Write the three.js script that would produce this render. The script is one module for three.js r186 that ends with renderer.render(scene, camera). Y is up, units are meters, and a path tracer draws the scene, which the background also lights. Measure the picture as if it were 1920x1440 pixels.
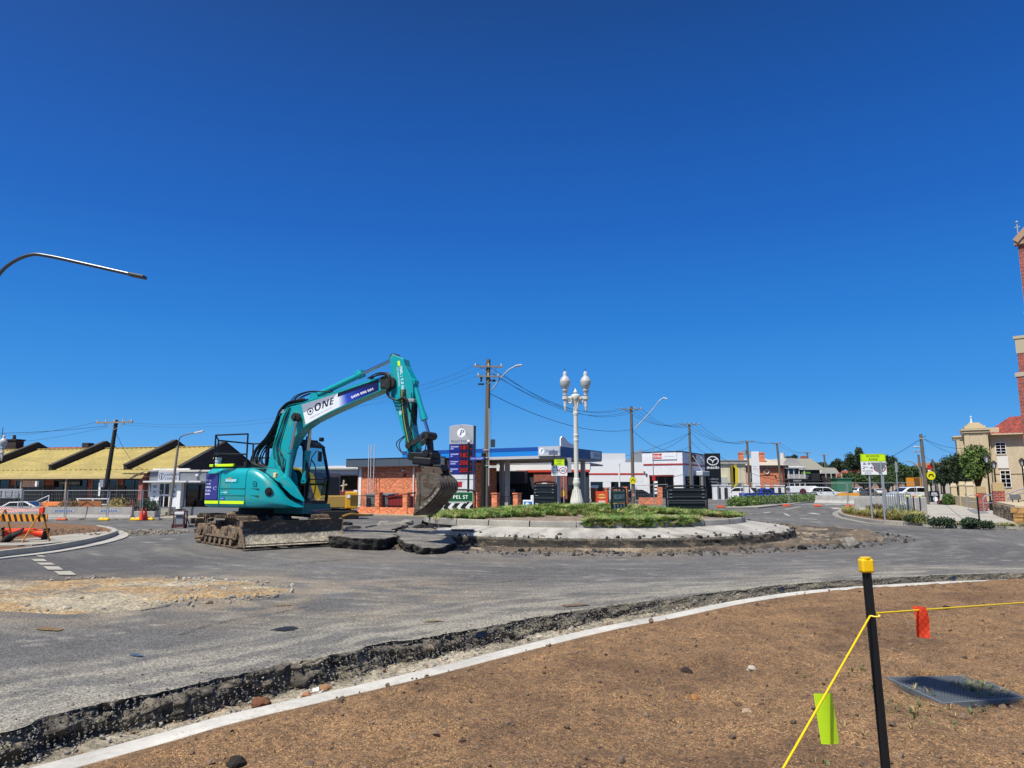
import * as THREE from 'three';
import { mergeGeometries, toCreasedNormals } from 'three/addons/utils/BufferGeometryUtils.js';
import { RoundedBoxGeometry } from 'three/addons/geometries/RoundedBoxGeometry.js';

// ---------- camera, sky, sun, exposure ----------
const scene = new THREE.Scene();
const EYE = 1.5, FL = 1331, PITCH = Math.atan(196 / FL);
const camera = new THREE.PerspectiveCamera(2 * Math.atan(720 / FL) * 180 / Math.PI, 4 / 3, 0.1, 3000);
camera.position.set(0, EYE, 0);
camera.lookAt(0, EYE + Math.sin(PITCH) * 10, -Math.cos(PITCH) * 10);
const SUN = new THREE.Vector3(-0.32, 0.86, 0.38).normalize();
const sun = new THREE.DirectionalLight(new THREE.Color(1, 0.955, 0.87), 4.6);
sun.target.position.set(0, 0, -30); sun.position.copy(SUN).multiplyScalar(120).add(sun.target.position);
sun.castShadow = true; sun.shadow.mapSize.set(4096, 4096);
Object.assign(sun.shadow.camera, { left: -90, right: 90, top: 90, bottom: -90, near: 1, far: 300 });
scene.add(sun, sun.target);
{ // clear summer sky: colour by height above the horizon, paler round the sun
  const W = 512, H = 256, d = new Float32Array(W * H * 4), v = new THREE.Vector3();
  const lin = h => { const c = new THREE.Color(h); return [c.r, c.g, c.b]; };
  const stops = [[-90, [.16, .14, .12]], [-2, [.2, .19, .18]], [0, lin('#84bdec')], [3, lin('#62abec')], [7, lin('#4496e4')], [13, lin('#2f80d6')], [20, lin('#2468c2')], [28, lin('#1d58ab')], [37, lin('#18478c')], [60, lin('#143f80')], [90, lin('#143f80')]];
  for (let j = 0; j < H; j++) {
    const e = ((j + .5) / H - .5) * Math.PI, ed = e * 180 / Math.PI;
    let k = 0; while (k < stops.length - 2 && ed > stops[k + 1][0]) k++;
    const t = Math.min(1, Math.max(0, (ed - stops[k][0]) / (stops[k + 1][0] - stops[k][0])));
    for (let i = 0; i < W; i++) {
      const a = ((i + .5) / W - .5) * 2 * Math.PI;
      v.set(Math.cos(e) * Math.cos(a), Math.sin(e), Math.cos(e) * Math.sin(a));
      const ang = v.dot(SUN), glow = e > 0 ? Math.exp((ang - 1) * 26) * 1.5 + Math.exp((ang - 1) * 5) * .22 : 0;
      const o = (j * W + i) * 4;
      for (let c = 0; c < 3; c++) d[o + c] = stops[k][1][c] * (1 - t) + stops[k + 1][1][c] * t; for (let c = 0; c < 3; c++) d[o + c] = d[o + c] / 1.2 + glow * [1, .98, .94][c];
      d[o + 3] = 1;
    }
  }
  const t = new THREE.DataTexture(d, W, H, THREE.RGBAFormat, THREE.FloatType);
  t.mapping = THREE.EquirectangularReflectionMapping; t.magFilter = t.minFilter = THREE.LinearFilter; t.needsUpdate = true;
  scene.background = t; scene.environment = t;
}
const renderer = new THREE.WebGLRenderer({ antialias: true });
renderer.setSize(1024, 768); renderer.toneMapping = THREE.LinearToneMapping; renderer.toneMappingExposure = 1.2;
renderer.shadowMap.enabled = true;

// ---------- small tools ----------
const V3 = (x, y, z) => new THREE.Vector3(x, y, z);
function rng(s) { return () => { s |= 0; s = s + 0x6D2B79F5 | 0; let t = Math.imul(s ^ s >>> 15, 1 | s); t = t + Math.imul(t ^ t >>> 7, 61 | t) ^ t; return ((t ^ t >>> 14) >>> 0) / 4294967296; }; }
const sm = (a, b, x) => { const t = Math.min(1, Math.max(0, (x - a) / (b - a))); return t * t * (3 - 2 * t); };
const mix = (a, b, t) => a + (b - a) * t, mix3 = (a, b, t) => [mix(a[0], b[0], t), mix(a[1], b[1], t), mix(a[2], b[2], t)];
const hsh = (x, y, s = 0) => { let h = Math.imul(x, 374761393) + Math.imul(y, 668265263) + Math.imul(s, 974634777) | 0; h = Math.imul(h ^ h >>> 13, 1274126177); return ((h ^ h >>> 16) >>> 0) / 4294967296; };
function vn(x, y, s = 0, p = 0) { // value noise, period p when given
  const i = Math.floor(x), j = Math.floor(y), u = x - i, v = y - j, a = u * u * (3 - 2 * u), b = v * v * (3 - 2 * v);
  const w = n => p ? ((n % p) + p) % p : n;
  return mix(mix(hsh(w(i), w(j), s), hsh(w(i + 1), w(j), s), a), mix(hsh(w(i), w(j + 1), s), hsh(w(i + 1), w(j + 1), s), a), b);
}
const fbm = (x, y, o = 4, s = 0, p = 0) => { let a = .5, t = 0, n = 0; for (let k = 0; k < o; k++) { t += a * vn(x, y, s + k, p); n += a; a *= .5; x *= 2; y *= 2; p *= 2; } return t / n; };
// bearings measured on the photograph: pixel + distance -> world point; pixel on the ground -> world point
function ray(px, py) { const u = px - 960, v = 720 - py; return [u, v * Math.cos(PITCH) + FL * Math.sin(PITCH), -(FL * Math.cos(PITCH) - v * Math.sin(PITCH))]; }
function at(px, py, D) { const r = ray(px, py), t = D / -r[2]; return V3(r[0] * t, EYE + r[1] * t, -D); }
const gY = (x, z) => -.45 * sm(22, 48, -z) * (1 - sm(2, 18, x));
function gr(px, py, up = 0) { const r = ray(px, py); let y = up, x = 0, z = 0; for (let k = 0; k < 24; k++) { const t = (y - EYE) / r[1]; x = r[0] * t; z = r[2] * t; y = gY(x, z) + up; } return V3(x, y, z); }
const foot = (px, D) => { const p = at(px, 916, D); p.y = gY(p.x, p.z); return p; };

// textures
function tex(w, h, fn, rx = 1, ry = 1, srgb = true) {
  const d = new Uint8Array(w * h * 4);
  for (let j = 0; j < h; j++) for (let i = 0; i < w; i++) { const c = fn(i, j, i / w, j / h), o = (j * w + i) * 4; d[o] = Math.min(255, Math.max(0, c[0])); d[o + 1] = Math.min(255, Math.max(0, c[1])); d[o + 2] = Math.min(255, Math.max(0, c[2])); d[o + 3] = 255; }
  const t = new THREE.DataTexture(d, w, h); t.wrapS = t.wrapT = THREE.RepeatWrapping; t.magFilter = THREE.LinearFilter; t.minFilter = THREE.LinearMipmapLinearFilter; t.generateMipmaps = true;
  if (srgb) t.colorSpace = THREE.SRGBColorSpace; t.repeat.set(rx, ry); t.needsUpdate = true; return t;
}
function sign(w, h, draw) { // flat print on a sign
  const c = document.createElement('canvas'); c.width = w; c.height = h; const g = c.getContext('2d'); draw(g, w, h);
  const t = new THREE.CanvasTexture(c); t.colorSpace = THREE.SRGBColorSpace; return t;
}
const mcache = {};
function mat(col, rough = .7, o = {}) {
  const key = JSON.stringify([col, rough, o.metalness, o.clearcoat, o.side, o.transmission, o.emissiveIntensity]);
  const plain = !o.map && !o.bumpMap && !o.roughnessMap;
  if (plain && mcache[key]) return mcache[key];
  const m = new THREE.MeshPhysicalMaterial({ roughness: rough, ...o });
  if (Array.isArray(col)) m.color.setRGB(...col); else m.color.set(col);
  if (plain) mcache[key] = m; return m;
}
const printMat = (t, rough = .5) => mat('#ffffff', rough, { map: t });

// things and parts
const taken = {};
function numbered(n) { const k = taken[n] = (taken[n] ?? -1) + 1; return k ? n + '_' + String(k).padStart(3, '0') : n; }
function thing(name, label, category, p = V3(0, 0, 0), turn = 0, group) {
  const o = new THREE.Group(); o.name = numbered(name); o.position.copy(p); o.rotation.y = turn; o.userData = { label, category };
  if (group) o.userData.group = group; scene.add(o); return o;
}
function part(name, geo, m, parent) {
  if (Array.isArray(geo)) geo = merge(geo);
  const o = new THREE.Mesh(geo, m); o.name = name; parent.add(o); return o;
}
function solo(name, label, category, geo, m, p = V3(0, 0, 0), turn = 0, group) {
  if (Array.isArray(geo)) geo = merge(geo);
  const o = new THREE.Mesh(geo, m); o.name = numbered(name); o.position.copy(p); o.rotation.y = turn; o.userData = { label, category };
  if (group) o.userData.group = group; scene.add(o); return o;
}
function structure(name, geo, m) { if (Array.isArray(geo)) geo = merge(geo); const o = new THREE.Mesh(geo, m); o.name = numbered(name); o.userData = { kind: 'structure' }; scene.add(o); return o; }
function dup(o, p, turn, label) { const c = o.clone(); c.name = numbered(o.name.replace(/_\d+$/, '')); c.userData = { ...o.userData }; if (label) c.userData.label = label; c.position.copy(p); c.rotation.y = turn; scene.add(c); return c; }

// geometry
function merge(L) {
  L = L.map(g => { g = g.index ? g.toNonIndexed() : g; for (const k of Object.keys(g.attributes)) if (!['position', 'normal', 'uv'].includes(k)) g.deleteAttribute(k); if (!g.attributes.uv) g.setAttribute('uv', new THREE.BufferAttribute(new Float32Array(g.attributes.position.count * 2), 2)); g.morphAttributes = {}; return g; });
  return L.length > 1 ? mergeGeometries(L) : L[0];
}
const tf = (g, x = 0, y = 0, z = 0, rx = 0, ry = 0, rz = 0) => { if (rx || ry || rz) g.applyMatrix4(new THREE.Matrix4().makeRotationFromEuler(new THREE.Euler(rx, ry, rz, 'YXZ'))); return g.translate(x, y, z); };
const box = (w, h, d, x = 0, y = 0, z = 0, rx = 0, ry = 0, rz = 0) => tf(new THREE.BoxGeometry(w, h, d), x, y, z, rx, ry, rz);
const rbox = (w, h, d, r, x = 0, y = 0, z = 0, rx = 0, ry = 0, rz = 0, s = 2) => tf(new RoundedBoxGeometry(w, h, d, s, Math.min(r, w / 2.01, h / 2.01, d / 2.01)), x, y, z, rx, ry, rz);
const cyl = (r1, r2, h, x = 0, y = 0, z = 0, n = 14, rx = 0, ry = 0, rz = 0) => tf(new THREE.CylinderGeometry(r1, r2, h, n), x, y, z, rx, ry, rz);
const sph = (r, x = 0, y = 0, z = 0, n = 12) => tf(new THREE.SphereGeometry(r, n, Math.ceil(n * .7)), x, y, z);
function between(g, a, b) { const q = new THREE.Quaternion().setFromUnitVectors(V3(0, 1, 0), V3().copy(b).sub(a).normalize()); return g.applyMatrix4(new THREE.Matrix4().makeRotationFromQuaternion(q)).translate((a.x + b.x) / 2, (a.y + b.y) / 2, (a.z + b.z) / 2); }
const rod = (a, b, r, n = 8, r2 = r) => between(new THREE.CylinderGeometry(r2, r, a.distanceTo(b), n), a, b);
function beam(a, b, w, h) { // rectangular bar, w across, h in height
  const L = a.distanceTo(b), g = new THREE.BoxGeometry(L, h, w), d = b.clone().sub(a).normalize();
  const s = V3().crossVectors(d, V3(0, 1, 0)); if (s.length() < 1e-4) s.set(0, 0, 1); s.normalize(); const u = V3().crossVectors(s, d);
  g.applyMatrix4(new THREE.Matrix4().makeBasis(d, u, s)); return g.translate((a.x + b.x) / 2, (a.y + b.y) / 2, (a.z + b.z) / 2);
}
const tube = (pts, r, n = 6, seg = 0) => new THREE.TubeGeometry(new THREE.CatmullRomCurve3(pts, false, 'centripetal'), seg || pts.length * 6, r, n);
const lathe = (pts, n = 18) => new THREE.LatheGeometry(pts.map(p => new THREE.Vector2(p[0], p[1])), n);
function prism(pts, d, bev = 0, z = 0) { // outline in x,y extruded along z, centred on z
  const s = new THREE.Shape(pts.map(p => new THREE.Vector2(p[0], p[1])));
  const g = new THREE.ExtrudeGeometry(s, { depth: d - 2 * bev, bevelEnabled: bev > 0, bevelSize: bev, bevelThickness: bev, bevelOffset: -bev, bevelSegments: 2, steps: 1 });
  return g.translate(0, 0, z - d / 2 + bev);
}
function panel(w, h) { return new THREE.PlaneGeometry(w, h); }
// texture coordinates in metres from the dominant axis of each triangle
function muv(g) {
  if (g.index) g = g.toNonIndexed(); const P = g.attributes.position, uv = new Float32Array(P.count * 2), a = V3(), b = V3(), c = V3(), n = V3();
  for (let i = 0; i < P.count; i += 3) {
    a.fromBufferAttribute(P, i); b.fromBufferAttribute(P, i + 1); c.fromBufferAttribute(P, i + 2); n.crossVectors(b.clone().sub(a), c.clone().sub(a));
    const ax = Math.abs(n.x), ay = Math.abs(n.y), az = Math.abs(n.z);
    [a, b, c].forEach((p, k) => { const o = (i + k) * 2; if (ay > ax && ay > az) { uv[o] = p.x; uv[o + 1] = p.z; } else if (ax > az) { uv[o] = p.z; uv[o + 1] = p.y; } else { uv[o] = p.x; uv[o + 1] = p.y; } });
  }
  g.setAttribute('uv', new THREE.BufferAttribute(uv, 2)); return g;
}
// sheet from a function (u,v) -> {p:[x,y,z], c:[r,g,b]}
function sheet(nu, nv, fn) {
  const P = [], C = [], U = [], I = [];
  for (let j = 0; j <= nv; j++) for (let i = 0; i <= nu; i++) { const r = fn(i / nu, j / nv, i, j); P.push(...r.p); C.push(...(r.c || [1, 1, 1])); U.push(...(r.uv || [r.p[0], r.p[2]])); }
  for (let j = 0; j < nv; j++) for (let i = 0; i < nu; i++) { const a = j * (nu + 1) + i, b = a + 1, c = a + nu + 1, d = c + 1; I.push(a, b, c, b, d, c); }
  const g = new THREE.BufferGeometry(); g.setAttribute('position', new THREE.Float32BufferAttribute(P, 3)); g.setAttribute('color', new THREE.Float32BufferAttribute(C, 3)); g.setAttribute('uv', new THREE.Float32BufferAttribute(U, 2)); g.setIndex(I); g.computeVertexNormals();
  return g;
}
function rock(r, seed, flat = .7, det = 1) { // broken lump
  const g = new THREE.IcosahedronGeometry(r, det), P = g.attributes.position, R = rng(seed), o = R() * 50;
  for (let i = 0; i < P.count; i++) { const x = P.getX(i), y = P.getY(i), z = P.getZ(i), k = .5 + .62 * vn(x / r * 1.3 + o, y / r * 1.3 + z / r * .9 + o, seed) + .36 * vn(x / r * 3.4 - o, z / r * 3.1 + y / r * 2.3, seed + 5) + (det > 2 ? .22 * (vn(x / r * 9, z / r * 9 + y / r * 7, seed + 8) - .3) : 0); P.setXYZ(i, x * k, y * k * flat, z * k); }
  g.computeVertexNormals(); return g;
}
function scatter(name, geo, m, list, parent, colors) { // many small copies as one object
  const o = new THREE.InstancedMesh(geo, m, list.length); o.name = parent ? name : numbered(name);
  const M4 = new THREE.Matrix4(), q = new THREE.Quaternion(), e = new THREE.Euler(), s = V3();
  list.forEach((t, i) => { e.set(t[3] || 0, t[4] || 0, t[5] || 0); q.setFromEuler(e); const k = t[6] ?? 1; if (Array.isArray(k)) s.set(...k); else s.set(k, k, k); o.setMatrixAt(i, M4.compose(V3(t[0], t[1], t[2]), q, s)); if (colors) o.setColorAt(i, colors(i)); });
  o.userData.kind = 'stuff'; (parent || scene).add(o); return o;
}

// ---------- shared materials ----------
const grain = (n, lo, hi, s, tint = [1, 1, 1]) => tex(n, n, (i, j, u, v) => { const a = .5 * fbm(u * 24, v * 24, 4, s, 24) + .5 * hsh(i, j, s + 9); const k = lo + (hi - lo) * a; return [k * tint[0], k * tint[1], k * tint[2]]; });
const concT = tex(512, 512, (i, j, u, v) => { const a = fbm(u * 6, v * 6, 5, 3, 6), b = hsh(i, j, 4), c = fbm(u * 40, v * 40, 2, 8, 40); const k = 205 + 34 * (a - .5) * 2 * .6 + 16 * (b - .5) + 26 * (c - .5); return [k, k * .985, k * .95]; }, .5, .5);
const concBump = tex(256, 256, (i, j, u, v) => { const k = 255 * (.5 * fbm(u * 30, v * 30, 3, 5, 30) + .5 * hsh(i, j, 2)); return [k, k, k]; }, 1.5, 1.5, false);
const conc = (c, r = .9) => mat(c, r, { map: concT, bumpMap: concBump, bumpScale: .002 });
const brickT = (a, b, mortar, s) => tex(512, 512, (i, j) => { // eight bricks a row, 24 courses: 1.92 m x 2.06 m
  const row = Math.floor(j / 21.333), y = j % 21.333, x = (i + (row % 2) * 32) % 64, col = Math.floor((i + (row % 2) * 32) / 64) % 8;
  if (y < 2.6 || x < 3) { const k = 1 + .2 * (hsh(i, j, s) - .5); return mortar.map(q => q * k); }
  const t = hsh(col, row, s), k = .82 + .36 * hsh(col, row, s + 1) + .16 * (hsh(i, j, s + 2) - .5); return mix3(a, b, t).map(q => q * k);
}, 1 / 1.92, 1 / 2.06);
const brickOrange = mat('#ffffff', .9, { map: brickT([220, 132, 92], [200, 112, 76], [206, 156, 122], 21) });
const brickRed = mat('#ffffff', .9, { map: brickT([150, 62, 48], [118, 44, 36], [196, 176, 160], 31) });
const brickDark = mat('#ffffff', .95, { map: brickT([52, 46, 44], [36, 32, 32], [74, 70, 66], 41) });
const galv = mat('#989ea3', .5, { metalness: .25 }), steelDark = mat('#2a2c2f', .55, { metalness: .3 }), black = mat('#0c0c0d', .6), blackGloss = mat('#0a0b0c', .25), white = mat('#e9e9e6', .6), whiteGloss = mat('#e8eaea', .3, { clearcoat: .4 });
const glassDark = mat('#0b0e11', .06, { clearcoat: .5 }), rubber = mat('#141414', .9), orangePlastic = mat('#e8401a', .5), yellowPlastic = mat('#f2c416', .5), woodPole = mat('#ffffff', .95, { map: tex(64, 512, (i, j, u, v) => { const k = 92 + 60 * (fbm(u * 14, v * 3, 4, 61, 0) - .5) * 1.6 + 20 * (hsh(i, j >> 3, 6) - .5); return [k * 1.05, k * .98, k * .86]; }, 3, .4) });
const lime = mat('#c4f000', .5), hivis = mat('#d7ff12', .45);
// ---------- ground ----------
structure('ground', (() => { const g = new THREE.CircleGeometry(1500, 64); g.rotateX(-Math.PI / 2); return g.translate(0, -1.2, -100); })(), mat([.16, .14, .09], 1));
const CUT = [[-6.6, 1.5], [-4.6, -2.2], [-3.75, -3.8], [-3.2, -4.71], [-3.01, -5.16], [-2.86, -5.36], [-2.6, -5.62], [-2.34, -5.98], [-1.89, -6.52], [-1.57, -6.85], [-1.29, -7.2], [-.42, -7.95], [.32, -8.75], [1.24, -9.5], [2.04, -10.08], [4, -11.4], [4.6, -11.7], [5.96, -12.29], [7.53, -12.82], [9.21, -13.13], [13, -13.6], [20, -13.9], [34, -13.6]];
const STU = [[-6.2, 2.5], [-3.9, -2.0], [-3.0, -3.5], [-2.58, -4.11], [-2.21, -4.58], [-1.91, -4.98], [-1.53, -5.37], [-1.27, -5.63], [-.81, -6.1], [.13, -7.16], [.97, -8.04], [1.76, -8.72], [3.08, -9.93], [4.24, -10.74], [5.47, -11.31], [6.91, -11.81], [8.51, -12.15], [12.6, -12.7], [20, -13.0], [34, -12.8]];
const curve2 = L => new THREE.CatmullRomCurve3(L.map(p => V3(p[0], 0, p[1])), false, 'centripetal');
const cutC = curve2(CUT), stuC = curve2(STU); cutC.arcLengthDivisions = stuC.arcLengthDivisions = 1200;
const NE = 620, cutP = [], stP = [], cutN = [];
{ // sample both curves, denser where they run near the viewer
  const remap = t => t; for (let i = 0; i <= NE; i++) {
    const t = remap(i / NE), w = .04 + .72 * Math.pow(t, 1.15); cutP.push(cutC.getPointAt(Math.min(1, w))); }
  for (let i = 0; i <= NE; i++) { const a = cutP[Math.max(0, i - 8)], b = cutP[Math.min(NE, i + 8)], d = b.clone().sub(a).normalize(); cutN.push(V3(d.z, 0, -d.x)); }
  for (const n of cutN) if (n.z > .5 && n.x > 0) n.negate();
}
// the broken saw line of the road edge: steps, bites and small chips
const bite = cutP.map((p, i) => { const s = p.x * .9 - p.z * .8; const near = 1 - sm(6.5, 12, -p.z); return (.10 * (vn(s * 1.7, 3.3, 5) - .5) + .07 * (vn(s * 5, 1.1, 6) - .5) + .035 * (vn(s * 19, 9.1, 7) - .5) + .06 * (vn(Math.floor(s * 1.15), 2.2, 8) - .5)) * (.45 + .75 * near); });
const edge = cutP.map((p, i) => p.clone().addScaledVector(cutN[i], bite[i]));
const RC = V3(2.4, 0, -25); // roundabout centre
const asphaltT = tex(1024, 1024, (i, j, u, v) => { const a = hsh(i >> 1, j >> 1, 11), b = hsh(i, j, 12), c = vn(u * 200, v * 200, 13, 200), d = fbm(u * 10, v * 10, 3, 14, 10); let k = 178 + 70 * (c - .5) + 60 * (b - .5) + 26 * (d - .5); if (a > .9) k += 80 * (a - .9) / .1; if (a < .12) k -= 66; return [k, k * .99, k * .97]; }, 1 / 3.1, 1 / 3.1);
const asphaltB = tex(512, 512, (i, j, u, v) => { const k = 255 * (.6 * vn(u * 110, v * 110, 15, 110) + .4 * hsh(i, j, 16)); return [k, k, k]; }, 1 / 1.7, 1 / 1.7, false);
const asphaltM = mat('#ffffff', .93, { map: asphaltT, bumpMap: asphaltB, bumpScale: .012, vertexColors: true });
const rubbleT = tex(512, 512, (i, j, u, v) => { const a = fbm(u * 50, v * 50, 3, 17, 50), b = hsh(i, j, 18), c = fbm(u * 7, v * 7, 3, 19, 7); const k = 165 + 110 * (a - .5) + 50 * (b - .5) + 50 * (c - .5); return [k, k * .97, k * .9]; }, 1 / 1.3, 1 / 1.3);
const rubbleB = tex(512, 512, (i, j, u, v) => { const k = 255 * (.7 * fbm(u * 45, v * 45, 3, 27, 45) + .3 * hsh(i, j, 28)); return [k, k, k]; }, 1 / 1.1, 1 / 1.1, false);
const rubbleM = mat('#ffffff', .97, { map: rubbleT, bumpMap: rubbleB, bumpScale: .02, vertexColors: true });
const ASP = [.235, .232, .23], DUST = [.62, .59, .5], SAND = [.40, .29, .17];
function roadCol(x, z, dEdge) {
  const dx = x - RC.x, dz = z - RC.z, r = Math.hypot(dx, dz), a = Math.atan2(dz, dx);
  let c = ASP.map(q => q * (.72 + .6 * fbm(x * .35, z * .35, 4, 31)));
  const tr = fbm(r * 2.2, a * 4 + 3, 4, 33); // scuffs that follow the traffic round the island
  c = mix3(c, [.4, .39, .365], sm(.5, .78, tr) * .36);
  c = mix3(c, DUST, sm(.6, .75, fbm(r * 5, a * 7, 3, 36)) * .35);
  const fleck = fbm(x * 3.1 + z * 1.2, z * 5.3, 4, 35); c = mix3(c, [.66, .63, .55], sm(.66, .78, fleck) * .6);
  const along = x * .7 - z * .72, wob = fbm(along * .6, 4.4, 3, 37), d = dEdge + .9 * (fbm(x * 1.3, z * 1.3, 4, 38) - .5) + .5 * (wob - .5);
  const near = sm(2.3, .05, d), st = fbm(along * 1.1, dEdge * 5.5 + wob * 3, 4, 39); c = mix3(c, DUST, Math.min(1, near * (.25 + 1.15 * sm(.32, .68, st))) * .9);
  const ol = sm(2.0, .2, Math.abs(Math.hypot((x + 2.2) / 3.4, (z + 8.6) / .55))) * .25; c = mix3(c, [.6, .5, .34], ol * fbm(x * 3, z * 3, 3, 40));
  for (const [r0, w, k] of [[9.6, .16, .35], [11.3, .14, .3], [12.7, .2, .25], [14.6, .16, .2]]) { const q = Math.abs(r - r0 - .25 * Math.sin(a * 2.3 + r0)); c = mix3(c, [.12, .12, .125], sm(w, w * .3, q) * k * sm(.3, .6, fbm(a * 5, r0, 3, 44))); }
  // darker new asphalt on the left lane, brown film of soil round the dig
  c = mix3(c, [.15, .15, .16], sm(-5.2, -7, x) * sm(-9, -11, z) * sm(-16.5, -15, z) * .6);
  const dirt = sm(10.2, 7.6, r) * sm(.35, .62, fbm(x * .9, z * .9, 4, 41)); c = mix3(c, [.36, .29, .22], dirt * .7);
  const dirt2 = sm(8.5, 5.5, Math.hypot(x + 1.2, (z + 20.5) * 1.2)) * sm(.3, .6, fbm(x * 1.2, z * 1.4, 4, 42)); c = mix3(c, [.42, .37, .31], dirt2 * .6);
  const dirt3 = sm(3.4, 1, Math.hypot((x + 5.3) / 2.1, z + 10.7)) * sm(.3, .65, fbm(x * 2.1, z * 2.6, 4, 43)); c = mix3(c, [.68, .56, .4], dirt3 * .75);
  return c;
}
{ // asphalt: rows fan out from the broken edge to the far street ends
  const NV = 210;
  const g = sheet(NE, NV, (u, v, i, j) => {
    const e = edge[i], n = cutN[i], th = mix(Math.PI * 1.06, -.06 * Math.PI, u), T = V3(4 + 175 * Math.cos(th), 0, -12 - 175 * Math.sin(th));
    const s = v < .0 ? 0 : (Math.exp(6.6 * v) - 1) / (Math.exp(6.6) - 1);
    const x = mix(e.x, T.x, s), z = mix(e.z, T.z, s), d = Math.hypot(x - e.x, z - e.z);
    const y = gY(x, z) + .012 * (fbm(x * .5, z * .5, 3, 50) - .5) * sm(0, .4, d) - .02 * sm(.12, 0, d) * vn(x * 9, z * 9, 51);
    return { p: [x, y, z], c: roadCol(x, z, d) };
  });
  structure('road', g, asphaltM);
  // vertical broken face of the pavement layers
  const NF = 18, face = sheet(NE, NF, (u, v, i) => {
    const e = edge[i], n = cutN[i], s = e.x * .9 - e.z * .8, near = 1 - sm(6, 12, -e.z), dep = mix(.13, .23, near);
    const slump = sm(.5, .8, vn(s * .75, 7.7, 68)) * (.4 + .6 * near), lip = v > 0 ? 1 : 0;
    const rag = .09 * (vn(s * 3.1, v * 2.5, 52) - .5) + .075 * (vn(s * 8, v * 4, 53) - .5) + .05 * (vn(s * 21, v * 9, 54) - .5) + .03 * (vn(s * 47, v * 19, 66) - .5);
    const o = (rag * (.55 + near * .75) + .075 * v + slump * .2 * v) * lip;
    const y = -.004 - dep * v + lip * .02 * (vn(s * 30, v * 12, 67) - .5); const k = .7 + .7 * vn(s * 17, v * 9, 56);
    return { p: [e.x - n.x * o, y, e.z - n.z * o], c: mix3(mix3([.3, .285, .26], [.62, .57, .48], sm(.38, .75, fbm(s * 4, v * 3, 4, 57))), [.22, .21, .2], sm(.45, .1, v) * .6 * vn(s * 5, 3, 69)).map(q => q * k), uv: [s, y * 1.4] };
  });
  structure('road_edge', face, rubbleM);
  // trench floor
  const st = t => stuC.getPointAt(t); const near = cutP.map(p => { let b = 0, bd = 1e9; for (let k = 0; k <= 500; k++) { const q = st(k / 500), d = q.distanceToSquared(p); if (d < bd) { bd = d; b = k / 500; } } return st(b); });
  near.forEach((p, i) => stP.push(p));
  const floor = sheet(NE, 16, (u, v, i) => {
    const a = edge[i], b = stP[i], t = v * 1.16 - .16, x = mix(a.x, b.x, t), z = mix(a.z, b.z, t), nr = 1 - sm(6, 12, -a.z), dep = mix(.12, .215, nr);
    const y = -dep + .045 * (fbm(x * 3, z * 3, 3, 58) - .5) + .035 * (vn(x * 14, z * 14, 59) - .5) + .07 * sm(.55, 1, v) * (1 - .4 * nr);
    const rust = sm(.62, .75, fbm(x * 2.4 + 3, z * 2.4, 3, 60)); return { p: [x, y, z], c: mix3(mix3([.95, .9, .8], [.6, .56, .48], sm(.3, .7, fbm(x * 4, z * 4, 3, 61))), [.8, .52, .32], rust * .5) };
  });
  structure('trench_floor', floor, rubbleM);
}
{ // concrete edging strip beside the soil bed, cast in one length with fine shrinkage joints
  const N = 700, w = .185, L = [], up = .012;
  const prof = [[-.004, -.3], [-.004, up - .01], [.006, up], [w - .006, up], [w, up - .012], [w, -.3]];
  const g = sheet(N, prof.length - 1, (u, v, i, j) => { const t = .02 + u * .8, p = stuC.getPointAt(t), q = stuC.getTangentAt(t), n = V3(-q.z, 0, q.x); const [o, y] = prof[j], wob = .012 * (vn(p.x * 2.2 + p.z * 2.4, 1, 63) - .5); return { p: [p.x + n.x * (o + wob), y, p.z + n.z * (o + wob)], c: [.8, .79, .76].map(k => k * (.9 + .2 * fbm(p.x * 3, p.z * 3 + o * 9, 3, 64))) }; });
  structure('concrete_edging', g, mat('#ffffff', .85, { map: concT, bumpMap: concBump, bumpScale: .0015, vertexColors: true }));
}
// soil bed with grass seed
const soilT = tex(1024, 1024, (i, j, u, v) => {
  const a = fbm(u * 60, v * 60, 3, 71, 60), b = hsh(i, j, 72), c = fbm(u * 9, v * 9, 3, 73, 9), d = vn(u * 210, v * 210, 78, 210); const k = .92 + .55 * (a - .5) + .25 * (b - .5) + .2 * (c - .5);
  const f = vn(u * 400, v * 250, 74, 0) * .55 + vn(u * 230, v * 420, 75, 0) * .45; // pale husks
  const s = sm(.6, .7, f) * (.3 + .9 * c), w = mix3([130 * k, 100 * k, 70 * k], [60, 45, 32], sm(.72, .86, d) * .8); return mix3(w, [200, 166, 116], Math.min(.8, s));
}, 1 / 1.9, 1 / 1.9);
const soilB = tex(512, 512, (i, j, u, v) => { const k = 255 * (.65 * fbm(u * 50, v * 50, 3, 76, 50) + .35 * hsh(i, j, 77)); return [k, k, k]; }, 1 / 1.3, 1 / 1.3, false);
const soilM = mat('#ffffff', 1, { map: soilT, bumpMap: soilB, bumpScale: .022, vertexColors: true });
const PIT = (() => { const a = [[1665, 1270], [1826, 1267], [1917, 1307], [1768, 1317]].map(q => gr(q[0], q[1], .06)); return V3((a[0].x + a[1].x + a[2].x + a[3].x) / 4, 0, (a[0].z + a[1].z + a[2].z + a[3].z) / 4); })(), pit = (x, z) => .55 * sm(.36, .27, Math.hypot((x - PIT.x) / 1.05, z - PIT.z));
const soilY = (x, z) => -pit(x, z) + .07 * (fbm(x * .7, z * .7, 3, 81) - .5) + .07 * (fbm(x * 2.3 + .4 * z, z * 2.8, 3, 82) - .5) + .022 * (vn(x * 9, z * 9, 83) - .5) + .016 * (vn(x * 24, z * 24, 84) - .5);
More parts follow.
